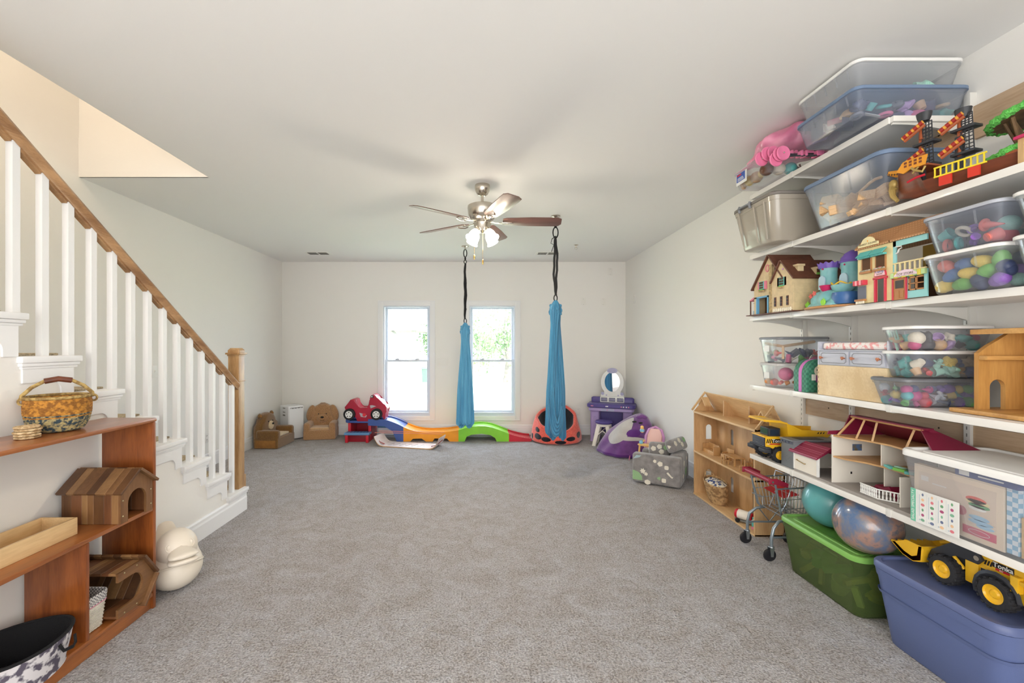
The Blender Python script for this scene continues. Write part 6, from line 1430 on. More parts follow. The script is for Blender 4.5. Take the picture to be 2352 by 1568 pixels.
bxp('far_wall', b, M_honey, 0, .25, -.45, -.434, .018, .24)
# ---------------------------------------------------------------- dump truck
M_ty = mat('truck_yellow', (236, 184, 38), .35, coat=.3); M_tb = mat('truck_black_plastic', (46, 48, 54), .5); M_tyre = mat('rubber_tyre', (38, 38, 42), .8, bump=.3, bscale=60); M_twin = mat('truck_window', (40, 52, 66), .15, coat=.5)
d = thing('dump_truck', 'yellow and black toy dump truck at the far end of the lowest shelf', 'toy truck', (1.80, 2.875, .6555), -PI/2-.04)
def tyre(p, r, w, ax, par, hub, n=14, nm='wheel'):
    """lugged tyre with hub; ax 'x' or 'y' is the axle"""
    A = TR(*p) @ (RY(PI/2) if ax == 'x' else RX(PI/2))
    m = MB(); m.lathe([(r*.56, -w*.46), (r*.6, -w/2), (r*.86, -w/2), (r*.95, -w*.38), (r*.95, w*.38), (r*.86, w/2), (r*.6, w/2), (r*.56, w*.46), (r*.56, -w*.46)], 32, A, cap=False)
    for k in range(n):
        a = 2*PI*k/n
        for s in (-1, 1): m.box(r*.9, r*1.02, -r*.09, r*.09, s*w*.26-w*.24, s*w*.26+w*.24, .001, 1, M=A @ RZ(a+s*.11))
    t = m.part(nm, M_tyre, par, smooth=30)
    m = MB(); m.lathe([(.001, -w*.42), (r*.2, -w*.42), (r*.3, -w*.3), (r*.5, -w*.36), (r*.56, -w*.5), (r*.58, -w*.5), (r*.58, w*.5), (r*.56, w*.5), (r*.5, w*.36), (r*.3, w*.3), (r*.2, w*.42), (.001, w*.42)], 24, A); m.part('hub', hub, t)
    return t
for x in (-.078, .078):
    for y in (.085, .29): tyre((x, y, .05), .049, .045, 'x', d, M_ty)
bxp('chassis', d, M_tb, -.05, .05, .03, .36, .05, .08, bev=.004)
bxp('bumper', d, M_tb, -.1, -.03, -.012, .03, .062, .088, bev=.005); bxp('bumper', d, M_tb, .03, .1, -.012, .03, .062, .088, bev=.005); bxp('step_bar', d, M_tb, -.095, .095, 0, .03, .084, .098, bev=.003)
g = bxp('grille_block', d, M_tb, -.07, .07, .006, .12, .095, .158, bev=.003)
for k in range(6): bxp('grille_slat', g, mat('dark_grey_plastic', (88, 92, 104), .4), -.062, .062, .001, .008, .10+k*.0095, .1055+k*.0095, bev=.001)
bxp('hood', d, M_ty, -.074, .074, .0, .13, .156, .163, bev=.002)
m = MB(); m.prism([(.008, .14), (.008, .157), (.13, .157), (.13, .10), (.09, .10), (.06, .085), (.008, .10)], .004, TR(.069, 0, 0) @ YZ); sd = m.part('side_panel', M_ty, d, smooth=0)
bxp('decal', sd, M_nose, .0732, .0736, .05, .125, .122, .148, smooth=0); bxp('decal', sd, M_red, .0732, .0737, .03, .1, .112, .119, smooth=0)
for k in range(3): m = MB(); m.prism([(.012+k*.011, .122), (.018+k*.011, .122), (.026+k*.011, .148), (.02+k*.011, .148)], .0006, TR(.0732, 0, 0) @ YZ); m.part('stripe', M_nose, sd, smooth=0)
text_mesh('Tonka', .030, M_wht, 'side_lettering', sd, TR(.0738, .088, .135) @ YZ, .0004, .0005); text_mesh('857', .012, M_wht, 'side_lettering', sd, TR(.0739, .028, .115) @ YZ, .0003)
cb = bxp('cab', d, M_tb, -.035, .06, .035, .11, .16, .215, bev=.006); bxp('windscreen', cb, M_twin, -.028, .053, .0335, .036, .17, .208, smooth=0); bxp('side_window', cb, M_twin, .0595, .0612, .045, .1, .17, .206, smooth=0)
m = MB(); m.prism([(.09, .255), (.13, .25), (.135, .16), (.16, .145), (.37, .155), (.40, .18), (.40, .205), (.22, .21), (.16, .24), (.09, .27), (.0, .275), (-.01, .262)][::-1], .012, TR(.083, 0, 0) @ YZ, bev=.002)
m.prism([(.09, .255), (.13, .25), (.135, .16), (.16, .145), (.37, .155), (.40, .18), (.40, .205), (.22, .21), (.16, .24), (.09, .27), (.0, .275), (-.01, .262)][::-1], .012, TR(-.095, 0, 0) @ YZ, bev=.002)
m.prism([(-.01, .262), (.09, .255), (.13, .25), (.135, .16), (.16, .145), (.37, .155), (.40, .18), (.39, .182), (.365, .162), (.165, .152), (.143, .165), (.138, .255), (.09, .264), (-.01, .275)], .17, TR(-.085, 0, 0) @ YZ)
db = m.part('dump_bed', M_ty, d, smooth=30)
for k in range(3): m = MB(); m.prism([(.315+k*.017, .188), (.322+k*.017, .188), (.328+k*.017, .198), (.321+k*.017, .198)], .0008, TR(.0952, 0, 0) @ YZ); m.part('vent_mark', M_nose, db, smooth=0)
# ---------------------------------------------------------------- grey case, white garage and farmhouse
M_gc = mat('slate_case_plastic', (112, 116, 120), .45); M_maroon = mat('maroon_roof', (206, 140, 160), .45, rgb2=(132, 32, 62), vscale=110, kind='dots', lo=.2, hi=.3); M_marp = mat('maroon_plain', (122, 24, 54), .45); M_off = mat('offwhite_wall', (230, 224, 212), .55); M_floorb = wood('toy_floor_wood', (206, 164, 112), (180, 136, 88), 9, 'x', .5, .1)
M_gbase = mat('toy_grey_base', (156, 150, 144), .6); M_tgreen = mat('dark_green_toy', (54, 92, 82), .5)
g = thing('toy_case', 'slate grey plastic toy case between the dump truck and the white toy garage', 'toy case', (1.862, 2.737, .6555), -PI/2)
bxp('case_body', g, M_gc, 0, .108, 0, .26, 0, .165, bev=.003); bxp('case_lid', g, M_gc, -.004, .112, -.008, .27, .165, .176, bev=.003); bxp('lid_inset', g, M_tb, .02, .09, .05, .2, .1755, .1775, bev=.001)
for k in range(4): bxp('clip', g, mat('dark_grey_plastic', (88, 92, 104), .4), .008+k*.027, .022+k*.027, -.012, -.002, .152, .163, bev=.002)
for k in range(5): m = MB(); a = k*1.3; m.tube([(.05+.014*math.cos(a), -.0005, .055+.014*math.sin(a)), (.056+.02*math.cos(a+.4), -.0005, .055+.02*math.sin(a+.4))], .0016, 5); m.part('embossed_mark', M_gc, g)
w = thing('toy_garage', 'small white toy garage with a dotted maroon roof on the lowest shelf', 'toy garage', (1.862, 2.625, .6555), -PI/2)
bxp('garage_base', w, M_gbase, 0, .275, 0, .26, 0, .012, smooth=0); bxp('garage_door', w, M_off, .004, .185, 0, .006, .012, .115, smooth=0)
for a in ((0, .006), (.183, .190)): bxp('door_post', w, M_wht, a[0], a[1], -.003, .01, .012, .12)
m = MB(); m.tube([(.035, -.004, .072), (.035, -.012, .072), (.10, -.012, .062), (.10, -.004, .062)], .0025, 6); m.part('door_handle', M_gold, w)
bxp('back_wall', w, M_off, 0, .275, .25, .256, .012, .12, smooth=0); bxp('end_wall', w, M_off, 0, .005, .006, .25, .012, .12, smooth=0)
m = MB(); m.prism([(-.012, .108), (-.01, .118), (.07, .175), (.074, .165), (.075, .160)], .225, TR(-.03, 0, 0) @ YZ); m.part('dotted_roof', M_maroon, w, smooth=0)
bxp('ridge_roof', w, M_marp, .0, .28, .074, .24, .14, .165, bev=.003)
bxp('side_room', w, M_off, .20, .275, .20, .205, .012, .14, smooth=0); bxp('landing', w, M_gbase, .19, .24, .06, .2, .07, .075, smooth=0)
for k in range(4): bxp('stair_rail_bar', w, M_gc, .225+k*.013, .229+k*.013, .12, .124, .07, .11, smooth=0)
bxp('stair_rail_top', w, M_gc, .22, .275, .118, .126, .108, .112); bxp('newel', w, M_gc, .215, .223, .118, .126, .06, .122, bev=.001); bxp('brown_door', w, M_wbr, .235, .272, .19, .2, .012, .062, smooth=0)
f = thing('toy_farmhouse', 'open-fronted off-white toy farmhouse with a maroon roof in the middle of the lowest shelf', 'dollhouse', (1.862, 2.342, .6555), -PI/2)
bxp('ground_base', f, M_gbase, -.004, .52, -.01, .30, 0, .014, smooth=0)
bxp('back_wall', f, M_off, 0, .5, .294, .30, .014, .27, smooth=0); bxp('end_wall', f, M_off, 0, .005, .002, .294, .014, .27, smooth=0); bxp('end_wall', f, M_off, .495, .5, .06, .294, .014, .27, smooth=0)
for zf in (.150, .262):
    m = MB(); m.prism([(0, .006), (.07, .02), (.14, .065), (.24, .09), (.38, .07), (.5, .06), (.5, .294), (0, .294)], .008, TR(0, 0, zf)); m.part('floor_slab', M_floorb, f, smooth=0)
bxp('partition', f, M_off, .2, .205, .085, .294, .158, .262, smooth=0); bxp('partition', f, M_off, .2, .205, .1, .294, .014, .15, smooth=0); bxp('partition', f, M_off, .365, .370, .02, .294, .014, .15, smooth=0)
for (x, z) in ((.155, .2), (.15, .08), (.27, .2), (.3, .08)):
    m = MB(); m.box(x, x+.034, .288, .294, z-.028, z+.028); wf = m.part('window_frame', M_tgreen, f, smooth=0)
    for i in range(2): bxp('window_pane', wf, M_off, x+.006, x+.028, .286, .289, z-.022+i*.024, z-.002+i*.024, smooth=0)
m = MB(); m.box(.0048, .0062, .11, .16, .185, .22); pc = m.part('group_photo', mat('photo_print', (80, 110, 150), .5, rgb2=(110, 96, 60), vscale=45, kind='noise'), f, smooth=0)
bxp('switch_print', f, M_nose, .0048, .006, .1, .108, .06, .072, smooth=0)
# roof shell
m = MB(); m.prism([(.30, .27), (.12, .375), (.10, .375), (.10, .367), (.30, .258)], .40, TR(.02, 0, 0) @ YZ); m.part('rear_roof', M_marp, f, smooth=0)
m = MB(); m.prism([(.08, .372), (.125, .372), (.125, .380), (.08, .380)], .385, TR(.03, 0, 0) @ YZ); m.part('ridge', M_marp, f, smooth=0)
m = MB(); m.prism([(-.02, .272), (-.012, .29), (.05, .293), (.07, .31), (.10, .376), (.125, .376), (.30, .27)], .006, TR(-.004, 0, 0) @ YZ); m.part('gable_end', M_marp, f, smooth=0)
m = MB(); m.loft([[Vector(p) for p in ((.40, .08, .378), (.40, .125, .378), (.40, .125, .37), (.40, .08, .37))], [Vector(p) for p in ((.535, .02, .268), (.535, .3, .268), (.53, .3, .262), (.53, .02, .262))]]); m.part('hip_end', M_marp, f, smooth=0)
for x0_, y0_ in ((.02, .02), (.10, .05), (.17, .07), (.36, .05)):
    m = MB(); m.tube([(x0_+.0, y0_, .27), (x0_-.0 if x0_ > .05 else x0_+.02, .095, .37)], .006, 4); m.part('rafter', M_floorb, f, smooth=0)
m = MB(); m.tube([(.03, .082, .371), (.41, .082, .371)], .005, 4); m.part('ridge_beam', M_floorb, f, smooth=0)
# things in the farmhouse
t = thing('toy_roof_piece', 'small maroon toy roof piece lying on the farmhouse ground floor', 'toy part', (1.94, 2.20, .670), -PI/2)
m = MB(); m.prism([(0, 0), (.04, .045), (.08, .04), (.11, .055), (.15, 0), (.14, 0), (.105, .04), (.08, .028), (.045, .033), (.015, 0)], .05, TR(0, .05, 0) @ XZ); m.part('roof_shell', M_marp, t, smooth=0)
bxp('roof_side', t, M_marp, .01, .045, 0, .003, 0, .03, smooth=0)
t = thing('toy_fence', 'white toy balcony fence on a grey base in front of the farmhouse', 'toy fence', (1.875, 2.175, .6698), -PI/2)
for (xa, ya, xb, yb, n) in ((0, 0, .10, -.005, 10), (.10, -.005, .175, .05, 7)):
    for z in (.004, .048): m = MB(); m.tube([(xa, ya, z), (xb, yb, z)], .0035, 4); m.part('fence_rail', M_wht, t, smooth=0)
    for k in range(n): q = (k+.5)/n; x, y = xa+(xb-xa)*q, ya+(yb-ya)*q; m = MB(); m.lathe([(.002, .004), (.0038, .016), (.002, .026), (.0038, .036), (.002, .048)], 8, TR(x, y, 0)); m.part('fence_baluster', M_wht, t)
for k in range(5): put('block', ['teal', 'mint', 'green', 'navy', 'teal'][k], (1.925+.03*(k % 2), 2.075-.028*k, .8265+.0), (.05, .028, .03), (0, 0, 1.2+.3*k), ['dark teal', 'mint', 'green', 'navy', 'small teal'][k]+' toy furniture piece on the middle floor of the farmhouse', 'toy furniture', 'toy_furniture')
# ---------------------------------------------------------------- big picture bin on the lowest shelf
pb_ = tote('storage_bin', 'large clear bin with a broad white lid at the near end of the lowest shelf', 1.80, 2.20, 1.18, 1.907, .656, .305, clear('milky_bin_plastic', (240, 242, 248), .10, .2, .3), M_wlid, .03, .04, .03, ribs=0)
M_cardb = mat('cardboard', (238, 220, 196), .75, var=.04, vscale=5); M_gingb = mat('blue_gingham', (140, 184, 212), .85, rgb2=(216, 226, 232), vscale=60, kind='check', lo=.4, hi=.6)
sk_ = RY(math.radians(-6))
def panel(name, lab, cat, ya, yb, za, zb, x, mt, th=.004, grp=None):
    """thin upright sheet leaning along the tapered front wall of the bin; ya is its far edge"""
    t = thing(name, lab, cat, (x, ya, za), (0, 0, 0), grp); t.rotation_euler = (0, math.radians(-6), -PI/2) if 0 else (0, 0, -PI/2)
    m = MB(); m.box(0, ya-yb, 0, th, 0, zb-za, .001, M=RX(math.radians(-6)) if 0 else None); return t, m.part('sheet', mt, t, smooth=0)
t, s_ = panel('puzzle_box', 'tan cardboard play set box with a sandwich picture inside the white-lidded bin', 'box', 1.868, 1.545, .668, .90, 1.842, M_cardb, .03)
bxp('grey_field', s_, mat('tan_print', (222, 204, 186), .7), .02, .30, -.0006, 0, .06, .205, smooth=0); bxp('barcode', s_, M_wht, .03, .06, -.001, 0, .17, .19, smooth=0); bxp('red_banner', s_, mat('rose_banner', (206, 96, 120), .6), .19, .30, -.0012, 0, .02, .05, smooth=0)
bxp('print_line', s_, M_wht, .075, .13, -.001, 0, .165, .17, smooth=0)
m = MB(); m.tube([(.245+.035*math.cos(a), -.0014, .035+.009*math.sin(a)) for a in [k*PI/10 for k in range(20)]], .0009, 4, closed=True); m.part('banner_oval', M_wht, s_)
m = MB(); m.cyl((.185, -.0014, .10), (.185, -.0005, .10), .018, n=18); m.part('round_badge', mat('rose_banner2', (190, 90, 110), .6), s_)
for (cx, cz, rx, rz, mt) in ((.235, .155, .035, .012, M_coral), (.24, .147, .04, .01, mat('toast_print', (236, 222, 170), .6)), (.245, .135, .036, .009, mat('leaf_print', (90, 160, 110), .6)), (.24, .125, .03, .009, M_wht), (.245, .09, .035, .009, mat('blue_print', (160, 198, 224), .6)), (.25, .075, .042, .009, mat('blue_print', (160, 198, 224), .6)), (.265, .062, .03, .007, mat('blue_print', (160, 198, 224), .6))):
    m = MB(); m.prism([(cx+rx*math.cos(2*PI*q/16), cz+rz*math.sin(2*PI*q/16)) for q in range(16)], .0012, XZ); m.part('printed_shape', mt, s_, smooth=0)
t, s_ = panel('order_sheet', 'white order sheet with a green edge headed salad against the white-lidded bin', 'sheet', 1.862, 1.672, .66, .798, 1.8205, M_wht, .002)
t.rotation_euler = (math.radians(0), 0, -PI/2); 
bxp('green_edge', s_, mat('sheet_green', (112, 190, 160), .6), 0, .022, -.0005, .0001, 0, .138, smooth=0)
text_mesh('SALAD SPECIALTY', .0155, M_wht, 'sheet_lettering', s_, TR(.011, -.0007, .069) @ XZ @ RZ(PI/2), .0002)
rn = random.Random(2)
for cidx in range(4):
    x = .045+cidx*.038; bxp('column_rule', s_, mat('pale_rule', (190, 200, 206), .7), x-.016, x-.0155, -.0003, .0001, .008, .13, smooth=0)
    for r_ in range(6):
        z = .122-r_*.021; mt = mat('sheet_'+['slate', 'tan', 'rose', 'moss', 'plum', 'sage'][(r_+cidx) % 6], [(110, 120, 150), (230, 190, 150), (214, 120, 130), (110, 160, 120), (170, 80, 120), (130, 180, 150)][(r_+cidx) % 6], .6)
        m = MB(); m.prism([(x+.006+(.004+.002*(r_ % 3))*math.cos(2*PI*q/12), z+.006*math.sin(2*PI*q/12)) for q in range(12)], .0004, XZ); m.part('printed_food', mt, s_, smooth=0)
    bxp('text_column', s_, mat('pale_rule', (190, 200, 206), .7), x-.009, x-.006, -.0003, .0001, .03, .12, smooth=0); bxp('tick_box', s_, mat('pale_rule', (190, 200, 206), .7), x-.009, x-.003, -.0003, .0001, .012, .018, smooth=0)
panel('checked_cloth', 'blue checked cloth between the tan box and the cutting board in the white-lidded bin', 'cloth', 1.54, 1.505, .672, .90, 1.845, M_gingb, .05)
t = thing('cutting_board', 'pale toy cutting board standing inside the white-lidded bin', 'cutting board', (1.848, 1.50, .67), -PI/2)
m = MB(); m.prism([(0, 0), (.16, 0), (.16, .14), (.12, .15), (.105, .165), (.10, .2), (.085, .215), (.065, .215), (.052, .2), (.05, .165), (.035, .15), (0, .14)], .008, TR(0, .008, 0) @ XZ, bev=.002); cbp = m.part('board', M_lp, t, smooth=30)
m = MB(); m.cyl((.075, -.0005, .195), (.075, .003, .195), .008, n=14); m.part('hanging_hole', M_slot, cbp)
t = thing('navy_booklet', 'navy booklet with a white label lying on top inside the white-lidded bin', 'booklet', (1.835, 1.70, .902), -PI/2); s_ = bxp('cover', t, mat('navy_cover', (84, 96, 140), .6), 0, .20, 0, .15, 0, .028, bev=.001); bxp('cover_label', s_, M_wht, .015, .05, -.0008, .0002, .005, .023, smooth=0); bxp('cover_line', s_, M_wht, .08, .16, -.0008, .0002, .011, .016, smooth=0)
# ================================================================ wooden dollhouse on the floor by the right wall
M_dh = wood('dollhouse_pine', (214, 176, 128), (184, 142, 96), 7, 'z', .5, .1, ((120, 74, 40), 4.4)); M_dhx = wood('dollhouse_pine_shelf', (224, 190, 142), (196, 156, 108), 7, 'x', .5, .1)
dh = thing('wooden_dollhouse', 'large open natural wood dollhouse with arched windows on the carpet', 'dollhouse', (1.985, 4.14, 0), -PI/2)
W_, Dp, H1, H2 = .94, .222, .415, .787
m = MB(); pierced(m, Dp, H2, [(.11, .165, .10, .235, 1), (.11, .165, .52, .66, 1)], YZ, .012); m.part('far_side', M_dh, dh, smooth=0)
bxp('near_side', dh, M_dh, W_-.018, W_, 0, Dp, 0, H2, smooth=0)
m = MB(); pierced(m, W_, H2, [(.24, .29, .10, .235, 1), (.24, .29, .52, .66, 1), (.56, .64, .02, .26, 1), (.66, .71, .52, .66, 1)], TR(0, Dp-.002, 0) @ XZ, .008); m.part('back_panel', M_dh, dh, smooth=0)
for z in (.014, H1, H2): bxp('floor_board', dh, M_dhx, -.0, W_, -.004, Dp, z-.016 if z > .02 else 0, z, bev=.002, smooth=0)
for x in (.31, .68):
    m = MB(); m.prism([(.11, H2), (.215, H2), (.215, H2+.06), (.12, H2+.135), (.11, H2+.135)], .012, TR(x, 0, 0) @ YZ); m.part('attic_partition', M_dh, dh, smooth=0)
m = MB(); m.prism([(.222, H2-.002), (.214, H2-.002), (.118, H2+.168), (.126, H2+.176)], W_+.03, TR(-.02, 0, 0) @ YZ); m.part('rear_roof', M_dhx, dh, smooth=0)
for x in (0, W_-.012):
    m = MB(); m.prism([(0, H2), (.2, H2), (.12, H2+.12), (.07, H2+.08)], .010, TR(x, 0, 0) @ YZ); m.part('gable_infill', M_dh, dh, smooth=0)
for x0_, x1_ in ((-.03, .09), (W_-.09, W_+.03)):
    m = MB(); m.prism([(-.012, H2+.01), (.0, H2+.0), (.124, H2+.17), (.116, H2+.182)], .014, TR(x0_ if x0_ < 0 else x1_-.014, 0, 0) @ YZ); m.part('barge_board', M_dhx, dh, smooth=0)
    m = MB(); m.prism([(0, .02), (.06, .09), (.12, .02), (.12, .008), (.06, .078), (0, .008)], .06, TR(x0_, .12, H2+.045) @ XZ); m.part('dormer_roof', M_dhx, dh, smooth=0)
M_furn = wood('doll_furniture_wood', (206, 162, 108), (176, 132, 82), 10, 'z', .45, .15)
def furn(name, lab, x, y, z, boxes, rz=0):
    t = thing(name, lab, name.replace('_', ' ').replace('doll ', 'doll '), (1.985+y, 4.14-x, z+.0005), -PI/2+rz)
    for nm, a in boxes: bxp(nm, t, M_furn, *a, bev=.001)
furn('doll_bench', 'wooden doll bench on the middle floor of the wooden dollhouse', .09, .07, H1, [('seat', (-.05, .13, 0, .06, .022, .032)), ('backrest', (-.05, .13, .052, .06, .03, .085)), ('side', (-.058, -.05, 0, .06, 0, .075)), ('side', (.13, .138, 0, .06, 0, .075)), ('front_rail', (-.05, .13, 0, .006, .0, .024))])
furn('doll_table', 'wooden doll table on the middle floor of the wooden dollhouse', .50, .09, H1, [('tabletop', (-.07, .09, -.045, .045, .062, .072)), ('leg', (-.06, -.048, -.036, -.024, 0, .062)), ('leg', (.068, .08, -.036, -.024, 0, .062)), ('leg', (-.06, -.048, .024, .036, 0, .062)), ('leg', (.068, .08, .024, .036, 0, .062))])
chb = [('seat', (-.022, .022, -.022, .022, .032, .038)), ('leg', (-.022, -.014, -.022, -.014, 0, .034)), ('leg', (.014, .022, -.022, -.014, 0, .034)), ('back_post', (-.022, -.014, .014, .022, 0, .085)), ('back_post', (.014, .022, .014, .022, 0, .085)), ('back_rail', (-.014, .014, .015, .021, .06, .084))]
furn('doll_chair', 'wooden doll chair in front of the doll table, back to the room', .50, .02, H1, chb, PI); furn('doll_chair', 'wooden doll chair behind the doll table by the back panel', .58, .17, H1, chb)
furn('doll_chair', 'wooden doll chair at the near end of the doll table', .68, .06, H1, chb, -.6)
furn('doll_armchair', 'wooden doll armchair at the far end of the doll table', .35, .13, H1, [('seat', (-.03, .035, -.03, .03, .02, .03)), ('side', (-.036, -.03, -.03, .03, 0, .06)), ('side', (.035, .041, -.03, .03, 0, .06)), ('backrest', (-.036, .041, .024, .03, 0, .088))], .3)
# slouching basket with fabric
M_rope = weavemat('rope_basket', (190, 154, 108), (142, 108, 72), 40); M_floral = mat('floral_fabric', (232, 224, 204), .9, rgb2=(60, 76, 124), vscale=34, kind='noise', lo=.5, hi=.56)
t = thing('rope_basket', 'slouching coiled rope basket full of floral fabric in the wooden dollhouse', 'basket', (2.065, 3.855, .0145))
def rb(u, v, k=0):
    a = 2*PI*u; z = .002+.185*v; r = .068+.036*v**.8+k; return Vector((r*math.cos(a)*.8-.015*v, r*1.25*math.sin(a)+.02*v, z*(1+.10*math.sin(a+.4)*v)))
for k in range(13):
    v = (k+.3)/13; m = MB(); m.tube([rb(i/36, v) for i in range(36)], .0072, 6, closed=True); m.part('rope_coil', M_rope, t, smooth=60)
m = MB(); m.grid(lambda u, v: rb(u, v, -.004), 36, 8, True); m.part('basket_body', M_rope, t)
m = MB(); m.tube([rb(.15, .95), rb(.18, 1)+Vector((0, .01, .035)), rb(.28, 1)+Vector((0, .01, .04)), rb(.32, .95)], .006, 8); m.part('handle', M_rope, t)
m = MB(); m.grid(lambda u, v: Vector((rb(u, .9).x*(1-v)*.93-.013*v, rb(u, .9).y*(1-v)*.93+.018*v, .172+.03*math.sin(v*PI/2)+.008*math.sin(9*2*PI*u+6*v)*(1-v)+.01*math.sin(2*PI*u+.4)*(1-v))), 36, 10, True); m.part('fabric_filling', M_floral, t, smooth=70)
# toy mixer truck lying on the dollhouse ground floor
t = thing('toy_tanker', 'red and cream toy tank truck on the ground floor of the wooden dollhouse', 'toy truck', (2.035, 3.42, .0145), math.radians(-55))
m = MB(); m.lathe([(.001, -.06), (.032, -.06), (.037, -.052), (.037, -.04)], 24, TR(0, 0, .06) @ RY(PI/2)); m.part('tank_cap', M_red, t)
m = MB(); m.lathe([(.036, -.04), (.036, .04)], 24, TR(0, 0, .06) @ RY(PI/2)); m.part('tank', mat('cream_plastic', (236, 230, 218), .4), t)
m = MB(); m.lathe([(.037, .04), (.037, .052), (.028, .064), (.001, .066)], 24, TR(0, 0, .06) @ RY(PI/2)); m.part('tank_cap', M_red, t)
bxp('chassis', t, M_slot, -.06, .12, -.025, .025, .012, .026); bxp('cab', t, M_tealp, .072, .12, -.03, .03, .02, .075, bev=.004); bxp('cab_roof', t, M_red, .075, .118, -.026, .026, .075, .082, bev=.002)
for x in (-.035, .095):
    for y in (-.03, .03): m = MB(); m.cyl((x, y-.006, .016), (x, y+.006, .016), .016, n=16); m.part('wheel', M_nose, t)
t = thing('toy_crate', 'small teal and pink toy crate beside the toy tank truck in the dollhouse', 'toy crate', (2.06, 3.29, .0145), .5)
bxp('crate_base', t, M_pinkp, -.03, .03, -.03, .03, 0, .02, bev=.003); bxp('crate_body', t, M_tealp, -.028, .028, -.028, .028, .02, .06, bev=.003); bxp('crate_top', t, M_wht, -.03, .03, -.03, .03, .06, .068, bev=.002)
# ================================================================ child's shopping cart
M_wire = mat('zinc_wire', (176, 182, 188), .3, .9); M_tubeg = mat('grey_steel_tube', (132, 142, 148), .35, .5); M_hred = mat('wine_red_plastic', (150, 30, 56), .3, coat=.3)
ct = thing('shopping_cart', 'child-size metal shopping cart with a wine-red handle before the dollhouse', 'shopping cart', (1.86, 2.965, 0), -PI/2)
m = MB(); m.tube([(-.145, 0, .522), (.135, 0, .522)], .017, 14); m.part('handle_bar', M_hred, ct)
for s in (-1, 1):
    m = MB(); m.prism([(-.022, -.018), (.025, -.014), (.10, -.04), (.105, -.012), (.03, .02), (-.02, .02)], .012, TR(s*.145-.006, .0, .522) @ YZ, bev=.003); e_ = m.part('handle_end', M_hred, ct)
    m = MB(); m.cyl((s*.145, 0, .522), (s*.154, 0, .522), .006, n=10); m.part('bolt', M_nickel, e_)
    m = MB(); m.tube([(s*.13, .03, .50), (s*.13, .05, .40), (s*.125, .075, .29), (s*.12, .1, .268)], .0065, 8); m.part('rear_upright', M_tubeg, ct)
    m = MB(); m.tube([(s*.12, .12, .265), (s*.12, .06, .255), (s*.13, .02, .215), (s*.13, .005, .15), (s*.13, .005, .095)], .0095, 10); m.part('leg', M_tubeg, ct)
    m = MB(); m.tube([(s*.12, .25, .265), (s*.125, .3, .2), (s*.125, .31, .095)], .0085, 10); m.part('leg', M_tubeg, ct)
    m = MB(); m.tube([(s*.13, .01, .155), (s*.125, .305, .155)], .007, 8); m.part('side_rail', M_tubeg, ct)
    m = MB(); m.tube([(s*.12, .075, .262), (s*.127, .16, .157), (s*.12, .24, .262)], .0045, 6); m.part('brace', M_tubeg, ct)
    for y in (.005, .31):
        m = MB(); m.lathe([(.016, .098), (.018, .094), (.014, .088)], 12, TR(s*.13, y, 0)); m.prism([(-.014, .09), (.014, .09), (.008, .035), (-.008, .035)], .003, TR(s*.13-.016, y-.004, 0) @ YZ); m.prism([(-.014, .09), (.014, .09), (.008, .035), (-.008, .035)], .003, TR(s*.13+.013, y-.004, 0) @ YZ)
        cs = m.part('caster_fork', M_wire, ct)
        m = MB(); m.lathe([(.001, -.011), (.028, -.011), (.038, -.008), (.042, 0), (.038, .008), (.028, .011), (.001, .011)], 28, TR(s*.13, y-.012, .0425) @ RY(PI/2)); m.part('wheel', mat('cart_wheel', (24, 24, 30), .35, coat=.3), cs)
def rect(y0, y1, x, z): return [(-x, y0, z), (x, y0, z), (x, y1, z), (-x, y1, z)]
m = MB(); m.tube([(-.135, .03, .47), (-.135, .31, .485), (.135, .31, .485), (.135, .03, .47)], .0055, 8); m.part('top_rim', M_tubeg, ct)
m = MB(); top = lambda f: Vector((.135, .04+.27*f, .47+.015*f)); bot = lambda f: Vector((.115, .085+.19*f, .275+.012*f))
for s in (-1, 1):
    mm = MB()
    for k in range(11):
        f = k/10; a, b_ = top(f), bot(f); mm.tube([(s*a.x, a.y, a.z), (s*b_.x, b_.y, b_.z)], .0021, 5)
    for q in (.0, .38, .7, 1.0): a, b_, c0, d0 = top(0), bot(0), top(1), bot(1); p, r_ = a.lerp(b_, q), c0.lerp(d0, q); mm.tube([(s*p.x, p.y, p.z), (s*r_.x, r_.y, r_.z)], .0026, 5)
    mm.part('basket_side', M_wire, ct, kind='stuff')
mm = MB()
for k in range(10):
    x = -.115+.23*k/9; mm.tube([(x*1.17, .31, .485), (x, .275, .287), (x, .085, .275)], .0021, 5)
for q in (.3, .65): mm.tube([(-.128, .298, .485-.198*q), (.128, .298, .485-.198*q)], .0026, 5)
for k in range(5): y = .10+.04*k; mm.tube([(-.115, y, .276+.05*(y-.085)), (.115, y, .276+.05*(y-.085))], .0026, 5)
mm.part('basket_floor_and_front', M_wire, ct, kind='stuff')
m = MB(); m.loft([[Vector(p) for p in ((-.10, .10, .405), (.10, .10, .40), (.10, .105, .403), (-.10, .105, .408))], [Vector(p) for p in ((-.10, .21, .425), (.10, .21, .42), (.10, .205, .424), (-.10, .205, .428))]]); m.part('seat_flap', mat('cherry_flap', (196, 30, 44), .3, coat=.2), ct, smooth=0)
mm = MB()
P0 = [(-.06, .15, .50), (-.06, .16, .54), (.10, .165, .54), (.115, .16, .52), (.10, .12, .36), (.085, .10, .30)]
mm.tube(P0, .0035, 6)
for k in range(6): z = .50-.035*k; mm.tube([(-.06, .15-.008*k, z), (.11-.006*k, .158-.010*k, z)], .002, 5)
mm.part('seat_grid', M_wire, ct, kind='stuff')
m = MB(); m.tube([(-.13, .04, .36), (-.11, .1, .34), (-.09, .09, .29)], .0045, 6); m.tube([(.12, .04, .36), (.0, .12, .42), (-.02, .09, .3)], .004, 6); m.part('seat_hinge_bar', M_wire, ct)
